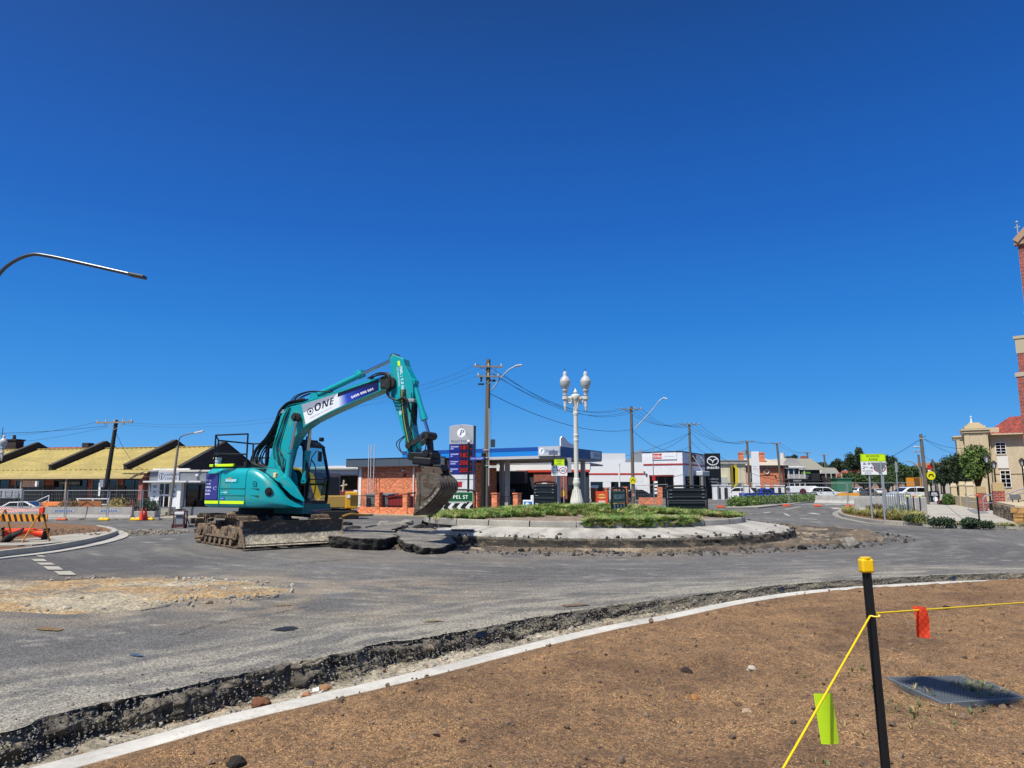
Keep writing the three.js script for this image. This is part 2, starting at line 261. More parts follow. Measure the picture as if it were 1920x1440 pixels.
{
  const N = 460, W = 150, bk = t => V3(mix(-1.5, 26, t), 0, mix(3, -3, t));
  const g = sheet(N, W, (u, v) => {
    const t = .03 + u * .77, p = stuC.getPointAt(t), q = stuC.getTangentAt(t), n = V3(-q.z, 0, q.x), a = V3(p.x + n.x * .18, 0, p.z + n.z * .18), b = bk(u), s = Math.pow(v, 1.5);
    const x = mix(a.x, b.x, s), z = mix(a.z, b.z, s), d = s * a.distanceTo(b), e = .02 * (vn(p.x * 6, p.z * 6, 85) - .6);
    return { p: [x + n.x * e * sm(.3, 0, d), mix(.004, .045 + soilY(x, z), sm(-.02, .25, d)), z + n.z * e * sm(.3, 0, d)], c: mix3([.98, .96, .93], [.72, .69, .68], sm(.45, .7, fbm(x * .8, z * .8, 4, 86))).map(k => k * (.92 + .2 * vn(x * 5, z * 5, 87))) };
  });
  structure('soil_bed', g, soilM);
  const R = rng(5), inside = (x, z) => { let bd = 1e9, b = null, bt = 0; for (let k = 0; k <= 60; k++) { const q = stuC.getPointAt(k / 60), d = (q.x - x) ** 2 + (q.z - z) ** 2; if (d < bd) { bd = d; b = q; bt = k / 60; } } const q = stuC.getTangentAt(bt), n = V3(-q.z, 0, q.x); return (x - b.x) * n.x + (z - b.z) * n.z; };
  const husk = new THREE.BufferGeometry(); husk.setAttribute('position', new THREE.Float32BufferAttribute([-.5, 0, -.12, .5, 0, 0, -.3, .1, .12, -.5, 0, -.12, .1, .14, -.02, .5, 0, 0], 3)); husk.computeVertexNormals();
  const L = [], K = []; let guard = 0;
  while (L.length < 26000 && guard++ < 90000) { const D = 2.6 + 9.5 * Math.pow(R(), 1.5), x = (R() * 1.65 - .8) * D * .75 + .15 * D, z = -D, d = inside(x, z); if (d < .17) continue; if (fbm(x * .8, z * .8, 4, 86) > .42 + .4 * R()) continue; L.push([x, .05 + soilY(x, z), z, (R() - .5) * .6, R() * 6.3, (R() - .5) * .6, .006 + .009 * R()]); }
  const C1 = new THREE.Color(), o = scatter('seed_husk', husk, mat('#ffffff', .9, { side: THREE.DoubleSide }), L, null, () => { const k = .55 + .6 * R(); return C1.setRGB(.46 * k, .33 * k, .18 * k); });
  o.userData.label = 'pale seed husks strewn over the brown soil bed'; o.userData.category = 'husks';
  guard = 0; const G = rock(1, 3, .75, 1); while (K.length < 1500 && guard++ < 20000) { const D = 2.8 + 9 * Math.pow(R(), 1.3), x = (R() * 1.6 - .8) * D * .75 + .15 * D, z = -D; if (inside(x, z) < .26) continue; const s = .004 + .022 * Math.pow(R(), 6) + .005 * R(); K.push([x, .047 + soilY(x, z), z, R() * 3, R() * 6, R() * 3, s]); }
  const c2 = scatter('soil_clod', G, mat('#ffffff', 1), K, null, () => { const k = .5 + .7 * R(); return C1.setRGB(.17 * k, .115 * k, .075 * k); });
  c2.userData.label = 'small dark clods lying on the brown soil bed'; c2.userData.category = 'clods';
  // larger stones one can point at
  for (const [px, py, r, c, l] of [[1287, 1256, .045, '#2b221c', 'dark brown stone in the middle of the soil bed'], [1302, 1304, .036, '#9a6a3a', 'tan orange pebble below the dark stone on the soil'], [1400, 1329, .03, '#a08a70', 'flat pale pebble on the soil left of the lime tag'], [1408, 1257, .034, '#a79c8e', 'pale grey stone on the soil left of the yellow string'], [445, 1424, .05, '#241d18', 'black clod near the front of the soil bed beside the edging'], [1776, 1144, .05, '#1d1a18', 'black clod under the orange tagged string']]) { const p = gr(px, py, .05); solo('stone', l, 'stone', rock(r, px, .7, 2), mat(c, .95), V3(p.x, .05 + soilY(p.x, p.z), p.z), px); }
}
{ // loose crushed stone on the trench floor and along the broken edge
  const R = rng(9), G = rock(1, 8, .7, 1), L = [], C1 = new THREE.Color();
  for (let k = 0; k < 5200; k++) { const i = Math.floor(Math.pow(R(), 1.2) * NE), a = edge[i], b = stP[i], t = R(), nr = 1 - sm(6, 12, -a.z), x = mix(a.x, b.x, t), z = mix(a.z, b.z, t); L.push([x, -mix(.115, .205, nr) + .03 * t + .02 * (R() - .5), z, R() * 3, R() * 6, R() * 3,   .005 + .016 * Math.pow(R(), 4)]); }
  const o = scatter('crushed_stone', G, mat('#ffffff', .95), L, null, () => { const k = .6 + .6 * R(), w = R() > .85 ? [.3, .19, .11] : [.32, .3, .26]; return C1.setRGB(w[0] * k, w[1] * k, w[2] * k); });
  o.userData.label = 'loose crushed stone along the trench beside the broken road edge'; o.userData.category = 'gravel';
  const chips = []; for (let k = 0; k < 16000; k++) { const i = Math.floor(R() * NE), e = edge[i], n = cutN[i], v = R(), nr = 1 - sm(6, 12, -e.z), dep = mix(.13, .22, nr), o = -.01 + .11 * v + .06 * R(); chips.push([e.x - n.x * o, -.008 - dep * v, e.z - n.z * o, R() * 3, R() * 6, R() * 3, [.004 + .012 * Math.pow(R(), 4), .004 + .009 * R() * R(), .004 + .012 * Math.pow(R(), 4)]]); }
  const c3 = scatter('broken_pavement', rock(1, 18, .9, 0), mat('#ffffff', .95), chips, null, () => { const k = .5 + .9 * R(), w = R() > .6 ? [.27, .25, .21] : [.13, .125, .115]; return C1.setRGB(w[0] * k, w[1] * k, w[2] * k); }); c3.userData.label = 'broken asphalt and stone crumbs down the face of the road edge'; c3.userData.category = 'crumbs';
  const grit = []; for (let k = 0; k < 2600; k++) { const i = Math.floor(R() * NE), e = edge[i], n = cutN[i], d = Math.pow(R(), 2.2) * 3.2; grit.push([e.x + n.x * d, gY(e.x, e.z) + .004, e.z + n.z * d, R() * 3, R() * 6, R() * 3, .003 + .007 * Math.pow(R(), 4)]); }
  const g2 = scatter('road_grit', G, mat('#ffffff', .95), grit, null, () => { const k = .5 + .7 * R(); return C1.setRGB(.22 * k, .21 * k, .18 * k); });
  g2.userData.label = 'fine grit scattered on the asphalt by the broken edge'; g2.userData.category = 'grit';
  for (const [px, py, r, c, l] of [[487, 1318, .07, '#6b4630', 'red brown lump of clay in the trench beside the edging'], [610, 1290, .04, '#8e6a48', 'tan clay lump in the trench by the white scraps'], [575, 1302, .035, '#9a6a50', 'pinkish broken brick lump in the trench'], [150, 1352, .045, '#6a665e', 'grey stone in the trench at the near left'], [330, 1325, .045, '#57534c', 'dark grey stone leaning on the broken road face']]) { const p = gr(px, py, -.17); solo('clay_lump', l, 'lump', rock(r, px, .62, 3), mat(c, 1), p, px); }
  { const p = gr(592, 1293, -.15); solo('paper_scrap', 'small white scrap in the trench near the tan clay lumps', 'scrap', [box(.05, .004, .04, 0, 0, 0, .4, .3, .2), box(.04, .004, .035, .05, -.01, .02, -.5, 1, .3)], white, p); }
}
{ // sand and rubble patch on the left of the asphalt
  const c = gr(130, 1112), g = sheet(150, 60, (u, v) => { const a = u * Math.PI * 2, rr = v * (1 + .38 * (vn(Math.cos(a) * 2.2 + 5, Math.sin(a) * 2.2, 91) - .5) + .18 * (vn(Math.cos(a) * 6 + 9, Math.sin(a) * 6, 92) - .5)), x = c.x + Math.cos(a) * 3.0 * rr + .9 * rr * Math.sin(a) * 0, z = c.z + Math.sin(a) * 1.75 * rr - .1 * Math.cos(a) * rr; const h = .005 + .05 * sm(1, .7, v) * fbm(x * 2, z * 2, 4, 93) + .03 * sm(1, .85, v) * vn(x * 9, z * 9, 94); return { p: [x, gY(x, z) + h * sm(1, .9, v) + (v > .98 ? -.008 : .004), z], c: mix3(mix3([1, .92, .76], [.95, .7, .42], sm(.4, .62, fbm(x * .9, z * 1.6, 3, 95))), [.6, .56, .5], sm(.5, .7, fbm(x * 3, z * 3, 3, 96)) * .8) }; });
  structure('sand_patch', g, rubbleM);
  const R = rng(12), L = [], G = rock(1, 15, .6, 1), C1 = new THREE.Color();
  for (let k = 0; k < 2200; k++) { const a = R() * 6.28, r = Math.sqrt(R()) * 1.05; const x = c.x + Math.cos(a) * 3.1 * r, z = c.z + Math.sin(a) * 1.7 * r; L.push([x, gY(x, z) + .02, z, R() * 3, R() * 6, R() * 3, .006 + .035 * Math.pow(R(), 6)]); }
  for (let k = 0; k < 350; k++) { const a = gr(330 + 70 * R(), 1086 + 20 * R()); L.push([a.x, a.y + .012, a.z, R() * 3, R() * 6, R() * 3, .008 + .04 * Math.pow(R(), 4)]); }
  const o = scatter('rubble', G, mat('#ffffff', .95), L, null, () => { const k = .6 + .6 * R(), w = R() > .7 ? [.36, .26, .15] : [.34, .32, .27]; return C1.setRGB(w[0] * k, w[1] * k, w[2] * k); });
  o.userData.label = 'pale rubble on the sandy patch at the left of the road'; o.userData.category = 'rubble';
}
// flat marks on the asphalt
function blot(name, label, px, py, w, d, col, seed, turn = 0, rough = .9, cat = 'mark') {
  const p = gr(px, py), N = 40, pts = []; for (let i = 0; i < N; i++) { const a = i / N * 6.283, r = .8 + .5 * (vn(Math.cos(a) * 2 + seed, Math.sin(a) * 2, seed) - .5) + .3 * (vn(a * 7, seed, 3) - .5); pts.push(new THREE.Vector2(Math.cos(a) * w / 2 * r, Math.sin(a) * d / 2 * r)); }
  const g = new THREE.ShapeGeometry(new THREE.Shape(pts)); g.rotateX(-Math.PI / 2); return solo(name, label, cat, g, mat(col, rough, { map: asphaltT, bumpMap: asphaltB, bumpScale: .008 }), V3(p.x, p.y + .011, p.z), turn);
}
blot('tar_patch', 'round black tar patch on the grey road near the broken edge', 535, 1181, .34, .26, [.03, .03, .034], 3, .2, .6, 'patch');
blot('paint_mark', 'faded orange paint smear on the asphalt at the left', 95, 1181, .42, .2, [.42, .27, .12], 7, -.4);
blot('paint_mark', 'small yellow paint mark right of the sandy patch', 530, 1136, .3, .12, [.5, .35, .16], 11, .3);
blot('paint_mark', 'faded blue survey paint on the near asphalt', 255, 1230, .26, .07, [.12, .2, .36], 17, -.6);
blot('paint_mark', 'rusty orange stain on the road near the broken edge', 1075, 1136, .5, .18, [.34, .22, .14], 23, .4);
blot('paint_mark', 'yellow paint mark on the dusty road edge', 812, 1166, .3, .1, [.48, .36, .18], 29, .3);
{ // blue survey spray on the broken face
  const spray = (px, py, n, l) => { const p = gr(px, py); let b = 0, bd = 1e9; edge.forEach((e, i) => { const d = (e.x - p.x) ** 2 + (e.z - p.z) ** 2; if (d < bd) { bd = d; b = i; } }); const e = edge[b], nn = cutN[b], pts = []; for (let k = 0; k < 36; k++) { const a = k / 36 * 6.283, r = .7 + .7 * (vn(Math.cos(a) * 2.5 + n, Math.sin(a) * 2.5, n) - .5) + .3 * (vn(a * 6, n, 4) - .5); pts.push(new THREE.Vector2(Math.cos(a) * .13 * r, -.06 + Math.sin(a) * .05 * r)); } solo('survey_paint', l, 'paint', new THREE.ShapeGeometry(new THREE.Shape(pts)), mat([.04, .1, .28], .9, { map: rubbleT }), V3(e.x - nn.x * .075, e.y, e.z - nn.z * .075), Math.atan2(-nn.x, -nn.z)); };
  spray(912, 1186, 4, 'dark blue spray paint on the broken road face, nearest one'); spray(1487, 1101, 3, 'blue spray paint on the broken face left of the yellow capped post'); spray(1805, 1080, 3, 'blue spray paint on the kerb face right of the yellow capped post');
}
{ // dark seams and cracks in the asphalt
  const crack = (l, pts, w) => { const c = new THREE.CatmullRomCurve3(pts.map(p => gr(...p))), N = 70; solo('road_crack', l, 'crack', sheet(N, 1, (u, v) => { const p = c.getPoint(u), q = c.getTangent(u), o = (v - .5) * w * (.3 + 1.2 * vn(u * 23, 1, 131)) + .03 * (vn(u * 17, 4, 132) - .5); return { p: [p.x + q.z * o, p.y + .0115, p.z - q.x * o] }; }), mat([.025, .025, .027], .95)); };
  crack('dark seam across the asphalt right of the sandy patch', [[330, 1192], [400, 1172], [460, 1160], [520, 1150], [580, 1138]], .014); crack('short dark seam below the sandy patch', [[262, 1146], [300, 1140], [320, 1136]], .03); crack('dark edge of the dug patch at the left', [[-10, 1104], [60, 1094], [120, 1089], [200, 1083]], .06); crack('thin seam in the middle of the road', [[700, 1105], [800, 1098], [900, 1095], [1010, 1085]], .02); crack('faint seam below the slabs', [[520, 1060], [620, 1052], [700, 1046]], .03);
}
{ // white dashes at the mouth of the left street
  const q = [[67, 1042, 86, 1045], [58, 1049, 89, 1053.5], [68, 1056, 104, 1060], [80.5, 1063, 119, 1069.4], [100, 1072, 143, 1079]];
  q.forEach(([x0, y0, x1, y1], k) => { const sk = 6 + k * 1.2, P = [gr(x0, y0), gr(x1 - sk, y0), gr(x1, y1), gr(x0 + sk, y1)]; const g = new THREE.BufferGeometry(); g.setAttribute('position', new THREE.Float32BufferAttribute(P.flatMap(p => [p.x, p.y + .013, p.z]), 3)); g.setAttribute('uv', new THREE.Float32BufferAttribute(P.flatMap(p => [p.x, p.z]), 2)); g.setIndex([0, 3, 1, 1, 3, 2]); g.computeVertexNormals(); solo('line_dash', ['first', 'second', 'third', 'fourth', 'nearest'][k] + ' white dash of the give way line counting from the left kerb', 'line', g, mat([.6, .58, .52], .8, { map: concT }), V3(0, 0, 0), 0, 'dashes of the give way line'); });
}
// ---------- roundabout ----------
function slab(pts, y0, h, bev = 0) { // plan outline (Vector3 list, x and z) raised from y0 by h
  const s = new THREE.Shape(pts.map(p => new THREE.Vector2(p.x, -p.z)));
  const g = new THREE.ExtrudeGeometry(s, { depth: h - bev, bevelEnabled: bev > 0, bevelSize: bev, bevelThickness: bev, bevelOffset: -bev, bevelSegments: 2, steps: 1, curveSegments: 12 });
  g.rotateX(-Math.PI / 2); return muv(g.translate(0, y0, 0));
}
const smoothPts = (L, n) => new THREE.CatmullRomCurve3(L, false, 'centripetal').getPoints(n);
const RY = gY(RC.x, RC.z);
const RA = 6.85, RK = 5.4;
const bedY = (r, x, z) => RY + .60 + .26 * sm(RK, 0.4, r) + .03 * (fbm(x * 2, z * 2, 3, 101) - .5);
{
  let kerbRoot; const A0 = -150, A1 = 136, rad = Math.PI / 180; // the apron is broken away on the side of the dig
  const ragged = (a, r) => { const e = (A1 - a) ; return e; };
  const N = 240, dark = [.1, .095, .09];
  const ap = sheet(N, 14, (u, v) => { const a = mix(A0, A1, u) * rad, rr = mix(RK - .03, RA, v), end = sm(.03, 0, 1 - u) * .12 * (vn(v * 9, 2, 102) - .5), x = RC.x + Math.cos(a + end) * rr, z = RC.z + Math.sin(a + end) * rr; const jt = Math.abs(((a / (22 * rad)) % 1 + 1) % 1 - .5) > .494 ? -.02 : 0; const st = fbm(a * 30, rr * 1.2, 3, 103); return { p: [x, RY + mix(.47, .29, v) + jt - (v > .97 ? .012 : 0), z], c: mix3(mix3([.66, .65, .62], [.46, .45, .43], sm(.45, .7, st)), [.24, .21, .18], sm(.6, .75, fbm(x * 1.6, z * 1.6, 4, 104)) * sm(.55, 1, v)) }; });
  structure('roundabout_apron', ap, mat('#ffffff', .85, { map: concT, bumpMap: concBump, bumpScale: .003, vertexColors: true }));
  const fc = sheet(520, 8, (u, v) => { const a = mix(A0, A1, u) * rad, rr = RA - .004 + (v > 0 ? .05 * (vn(a * 60, v * 4, 105) - .3) + .03 * (vn(a * 190, v * 9, 106) - .5) + .1 * v * v : 0), x = RC.x + Math.cos(a) * rr, z = RC.z + Math.sin(a) * rr; return { p: [x, RY + mix(.278, -.02, v), z], c: mix3(v < .2 ? [.45, .42, .38] : dark, [.42, .35, .28], sm(.6, .8, fbm(a * 40, v * 3, 3, 107))), uv: [a * 7, v * .3] }; });
  structure('apron_edge', fc, rubbleM);
  const end = sheet(30, 6, (u, v) => { const a = A1 * rad, rr = mix(RK, RA, u), o = .14 * (vn(u * 7, v * 3, 108) - .3), x = RC.x + Math.cos(a + o / 6) * rr, z = RC.z + Math.sin(a + o / 6) * rr; return { p: [x, RY + mix(mix(.46, .28, u), -.03, v), z], c: mix3([.7, .66, .6], dark, sm(.3, .6, fbm(u * 5, v * 4, 3, 109))), uv: [u * 2, v * .4] }; });
  structure('apron_broken_end', end, rubbleM);
  // kerb of the planted bed in cast lengths
  const kp = [[-.13, .3], [-.13, .62], [-.115, .635], [-.03, .635], [0, .6], [.02, .44]], KN = 26;
  for (let k = 0; k < KN; k++) {
    const a0 = k / KN * 6.2832 + .003, a1 = (k + 1) / KN * 6.2832 - .003; const g = sheet(12, kp.length - 1, (u, v, i, j) => { const a = mix(a0, a1, u), rr = RK + kp[j][0]; return { p: [RC.x + Math.cos(a) * rr, RY + kp[j][1], RC.z + Math.sin(a) * rr], c: [1, 1, 1], uv: [a * RK, kp[j][1] + kp[j][0]] }; });
    if (k === 0) { kerbRoot = new THREE.Group(); kerbRoot.name = 'roundabout_kerb'; kerbRoot.userData = { kind: 'structure' }; scene.add(kerbRoot); }
    part('kerb_length', g, mcache['k' + k % 3] ??= conc([[.46, .45, .43], [.42, .41, .39], [.5, .49, .46]][k % 3]), kerbRoot);
  }
  const bed = sheet(120, 40, (u, v) => { const a = u * 6.2832, rr = (RK - .12) * v, x = RC.x + Math.cos(a) * rr, z = RC.z + Math.sin(a) * rr; return { p: [x, bedY(rr, x, z) - .03 * sm(.93, 1, v) + .03 * (vn(x * 9, z * 9, 110) - .5), z], c: mix3([.9, .72, .62], [.5, .44, .42], fbm(x * 2, z * 2, 3, 111)) }; });
  structure('planted_bed', bed, mat('#ffffff', 1, { map: rubbleT, color: new THREE.Color(.42, .3, .22), vertexColors: true, bumpMap: rubbleB, bumpScale: .03 }).clone());
  // dug ring of dirt outside the apron
  const ring = sheet(420, 46, (u, v) => { const ad = mix(-75, 150, u), a = ad * rad, ro = mix(9.9, 7.75, sm(2, 58, ad)) + .5 * (vn(a * 9, 1, 112) - .5) + mix(0, .8, sm(100, 140, ad)), rr = mix(RA + .05, ro, v), x = RC.x + Math.cos(a) * rr, z = RC.z + Math.sin(a) * rr; const wid = ro - RA; const rid = Math.exp(-(((v - .82) / .13) ** 2)) * (.03 + .13 * sm(1.2, 2.6, wid) * fbm(a * 22, 3, 3, 113)); const h = rid + .05 * (fbm(x * 2.5, z * 2.5, 4, 114)) + .04 * (vn(x * 11, z * 11, 115)) * sm(.3, .8, fbm(x, z, 3, 116)); return { p: [x, gY(x, z) + (v > .99 ? -.012 : .006 + h * sm(1, .93, v)), z], c: mix3(mix3([.4, .32, .25], [.2, .175, .155], sm(.42, .65, fbm(x * 1.7, z * 1.7, 4, 117))), [.85, .74, .58], sm(.6, .72, fbm(rr * 3, a * 9, 3, 118)) * .8) }; });
  structure('dug_soil', ring, rubbleM);
  const R = rng(33), L = [], G = rock(1, 44, .65, 1), C1 = new THREE.Color();
  for (let k = 0; k < 4200; k++) { const ad = -40 + 180 * R(), a = ad * rad, rr = RA + .1 + Math.pow(R(), 1.5) * mix(3.4, 1.9, sm(10, 60, ad)); L.push([RC.x + Math.cos(a) * rr, RY + .03, RC.z + Math.sin(a) * rr, R() * 3, R() * 6, R() * 3, .008 + .06 * Math.pow(R(), 8)]); }
  for (let k = 0; k < 320; k++) { const ad = -20 + 150 * R(), a = ad * rad, rr = RA - .02 - .6 * Math.pow(R(), 4); L.push([RC.x + Math.cos(a) * rr, RY + .295 + (RA - rr) * .12, RC.z + Math.sin(a) * rr, R() * 3, R() * 6, R() * 3, .008 + .06 * Math.pow(R(), 7)]); }
  const o = scatter('asphalt_crumb', G, mat('#ffffff', .95), L, null, () => { const k = .5 + .8 * R(), w = R() > .8 ? [.2, .16, .12] : [.06, .056, .052]; return C1.setRGB(w[0] * k, w[1] * k, w[2] * k); });
  o.userData.label = 'dark asphalt crumbs round the roundabout apron'; o.userData.category = 'crumbs';
}
// broken asphalt slabs and lumps in front of the bucket
const slabT = tex(512, 512, (i, j, u, v) => { const k = 150 + 90 * (fbm(u * 40, v * 40, 3, 121, 40) - .5) + 70 * (hsh(i >> 1, j >> 1, 122) - .5); return [k, k * .98, k * .95]; }, 1.2, 1.2);
const slabM = mat('#ffffff', .95, { map: slabT, bumpMap: rubbleB, bumpScale: .03, vertexColors: true });
function brokenSlab(name, label, outline, y0, th, tilt, seed) { // plan outline -> rough lifted piece with torn rim
  const pts = outline.map(([a, b]) => gr(a, b)), c = pts.reduce((s, p) => s.add(p), V3(0, 0, 0)).divideScalar(pts.length), NR = 170, rim = [], per = []; let tot = 0;
  pts.forEach((p, i) => { const q = pts[(i + 1) % pts.length]; per.push(tot); tot += p.distanceTo(q); });
  for (let k = 0; k <= NR; k++) { const d = (k % NR) / NR * tot; let i = 0; while (i < pts.length - 1 && per[i + 1] <= d) i++; const q = pts[(i + 1) % pts.length], e = pts[i].distanceTo(q); rim.push(pts[i].clone().lerp(q, (d - per[i]) / e).sub(c)); }
  const lift = (x, z) => y0 + tilt[0] * x + tilt[1] * z + .07 * (fbm(x * 1.4 + seed * 3, z * 1.4, 3, 123) - .5);
  const g = sheet(NR, 17, (u, v, i, j) => { const p = rim[i], L = p.length(), w = i % NR, jag = (.16 * (vn(w * .21, seed, 124) - .5) + .1 * (vn(w * .6, seed + 9, 125) - .5)) / Math.max(.35, L);
    if (j <= 7) { const k = j / 7 * (1 + (j === 7 ? jag : jag * (j / 7) ** 4)), x = p.x * k, z = p.z * k; return { p: [x, lift(x, z), z], c: mix3([.5, .49, .47], [.85, .8, .7], sm(.4, .7, fbm(x * 2 + seed, z * 3, 3, 126))) }; }
    const f = (j - 7) / 10, b = .1 * Math.sin(f * 3.1) * (vn(w * .35, f * 3, 127 + seed) - .25) + .09 * (vn(w * .8, f * 6, 128) - .5), k = 1 + jag + b / Math.max(.4, L) - f * .07, x = p.x * k, z = p.z * k; return { p: [x, Math.max(-.01, lift(p.x, p.z) - th * f), z], c: mix3([.09, .087, .083], [.36, .33, .27], sm(.6, .84, fbm(w * .4, f * 5, 3, 129 + seed))), uv: [u * tot, f * .3] }; });
  return solo(name, label, 'rubble', g, slabM, V3(c.x, gY(c.x, c.z), c.z));
}
brokenSlab('asphalt_slab', 'long flat slab of torn asphalt with rough black edge left of the bucket shadow', [[614, 1027], [660, 1031], [720, 1033], [742, 1027], [738, 1013], [700, 1007], [640, 1010], [618, 1018]], .29, .3, [0, 0], 1);
brokenSlab('asphalt_slab', 'tilted slab of torn asphalt nearest the viewer with a pale spot', [[740, 1022], [757, 1034], [790, 1041], [830, 1038], [854, 1030], [838, 1016], [800, 1011], [760, 1012]], .25, .28, [-.05, -.03], 2);
brokenSlab('asphalt_slab', 'long black slab of torn asphalt lying below the apron', [[832, 1010], [850, 1019], [885, 1021], [896, 1014], [880, 1002], [850, 1001]], .34, .36, [0, .02], 3);
brokenSlab('asphalt_slab', 'thin tilted sheet of asphalt just right of the machine blade', [[640, 1006], [690, 1007], [740, 1002], [757, 997], [735, 994], [690, 998], [650, 1000]], .16, .1, [.06, -.03], 4);
for (const [px, py, r, s, f, l] of [[788, 1011, .36, 5, .9, 'big upright black chunk of asphalt below the bucket'], [802, 1006, .24, 51, .9, 'black asphalt lump leaning on the right of the big upright chunk'], [890, 1018, .24, 6, .8, 'rounded black asphalt lump at the right end of the black slab'], [666, 1000, .34, 7, .55, 'dark crumbled asphalt heap beside the blade tip'], [700, 997, .3, 71, .5, 'dark crumbled heap behind the thin tilted sheet'], [745, 992, .36, 8, .5, 'grey broken concrete piece left of the big upright chunk'], [722, 988, .3, 9, .55, 'pale broken concrete piece behind the thin tilted sheet'], [762, 984, .3, 10, .5, 'pale broken concrete piece touching the bed kerb'], [830, 999, .2, 17, .6, 'small dark lump on the apron above the long black slab'], [944, 1003, .2, 11, .6, 'dark lump lying on the pale apron right of the slabs'], [1597, 1026, .2, 13, .8, 'pale grey broken lump alone on the right of the road'], [1503, 1030, .1, 14, .6, 'small dark lump on the road left of the pale lump'], [650, 985, .3, 16, .4, 'low dark heap behind the machine blade'], [926, 1004, .11, 18, .6, 'small black crumb on the apron, left of the dark lump'], [992, 1001, .1, 19, .6, 'small black crumb on the apron below the bed soil'], [976, 1034, .08, 20, .6, 'small clod on the road in front of the apron']]) {
  const p = gr(px, py), onA = [944, 926, 992, 830].includes(px); const pale = [745, 722, 762, 1597].includes(px); solo('broken_lump', l, 'rubble', rock(r, s * 7 + 1, f, 3), pale ? conc([.36, .34, .31]) : (mcache.lump ??= mat([.055, .053, .05], .95, { map: slabT, bumpMap: rubbleB, bumpScale: .03 })), V3(p.x, p.y + (onA ? .34 : r * f * .42), p.z), s); }
{ const a = gr(640, 983), b = gr(690, 980); solo('yellow_hose', 'yellow hose on the broken ground behind the blade', 'hose', tube([a.clone().setY(.12), a.clone().lerp(b, .3).setY(.22), a.clone().lerp(b, .6).setY(.16), b.clone().setY(.08)], .05, 8), mat('#b98a2e', .7)); }
// ---------- planting on the roundabout ----------
const leafMat = (c, r = .6) => mat(c, r, { side: THREE.DoubleSide, transmission: .0 });
function tuftGeo(n, h, seed, w = .03, arch = .8) { // arching strap leaves
  const R = rng(seed), P = [], I = []; for (let k = 0; k < n; k++) { const a = R() * 6.28, l = h * (.6 + .6 * R()), out = l * arch * (.4 + .8 * R()), b = P.length / 3, cx = Math.cos(a), cz = Math.sin(a), ww = w * (.7 + .6 * R()), r0 = .03 * R(); const pt = (t, s) => { const o = r0 + out * t * t, y = l * (t - .35 * arch * t * t); P.push(cx * o - cz * ww * s * (1 - t * .85), y, cz * o + cx * ww * s * (1 - t * .85)); }; pt(0, 1); pt(0, -1); pt(.5, 1); pt(.5, -1); pt(1, 1); pt(1, -1); I.push(b, b + 1, b + 2, b + 1, b + 3, b + 2, b + 2, b + 3, b + 4, b + 3, b + 5, b + 4); }
  const g = new THREE.BufferGeometry(); g.setAttribute('position', new THREE.Float32BufferAttribute(P, 3)); g.setIndex(I); g.computeVertexNormals(); return g;
}
{
  const R = rng(77), A = [], B = [], C1 = new THREE.Color(); let guard = 0;
  const bare = (x, z) => { const dx = x - RC.x, dz = z - RC.z; const n = fbm(x * .8, z * .8, 3, 131); // bare mulch shows at the front left and front right
    return (dz > 3.3 && dx < -.2 && dz + dx * .1 > 3.2 + 1.2 * (n - .5)) || (dz > 2.2 && dx > 1.9 && Math.hypot(dx - 3.2, dz - 3.2) < 1.5 + .7 * (n - .5)) || n > .74; };
  while (A.length + B.length < 3300 && guard++ < 20000) { const a = R() * 6.283, r = Math.sqrt(R()) * 5.35, x = RC.x + Math.cos(a) * r, z = RC.z + Math.sin(a) * r; if (bare(x, z)) continue; if (z < RC.z - 1 && R() < .5) continue; const s = .75 + .5 * R(); (R() < .75 ? A : B).push([x, bedY(r, x, z) - .02, z, (R() - .5) * .3, R() * 6.3, (R() - .5) * .3, s]); }
  for (let k = 0; k < 260; k++) { const a = (57 + 38 * R()) * Math.PI / 180, r = RK - .3 + .34 * R(); A.push([RC.x + Math.cos(a) * r, RY + .6 - .12 * sm(RK - .1, RK + .05, r), RC.z + Math.sin(a) * r, .5 * R(), R() * 6.3, .5 * (R() - .5), .6 + .6 * R()]); }
  for (let k = 0; k < 60; k++) { const a = (150 + 50 * R()) * Math.PI / 180, r = RK - .5 * R(); A.push([RC.x + Math.cos(a) * r, RY + .58, RC.z + Math.sin(a) * r, .3, R() * 6, .4, .9 + .5 * R()]); }
  const cs = [[.1, .19, .025], [.15, .26, .04], [.06, .13, .02], [.24, .29, .07], [.3, .28, .1]], pick = () => { const c = cs[Math.floor(R() * 5)], k = .75 + .6 * R(); return C1.setRGB(c[0] * k, c[1] * k, c[2] * k); };
  let o = scatter('ground_cover', tuftGeo(30, .19, 4, .014, .9), leafMat('#ffffff'), A, null, pick); o.userData.label = 'bright green strap leaved ground cover on the roundabout bed'; o.userData.category = 'plants';
  o = scatter('ground_cover', tuftGeo(20, .24, 9, .012, 1.2), leafMat('#ffffff'), B, null, pick); o.userData.label = 'loose arching green leaves among the roundabout ground cover'; o.userData.category = 'plants';
}
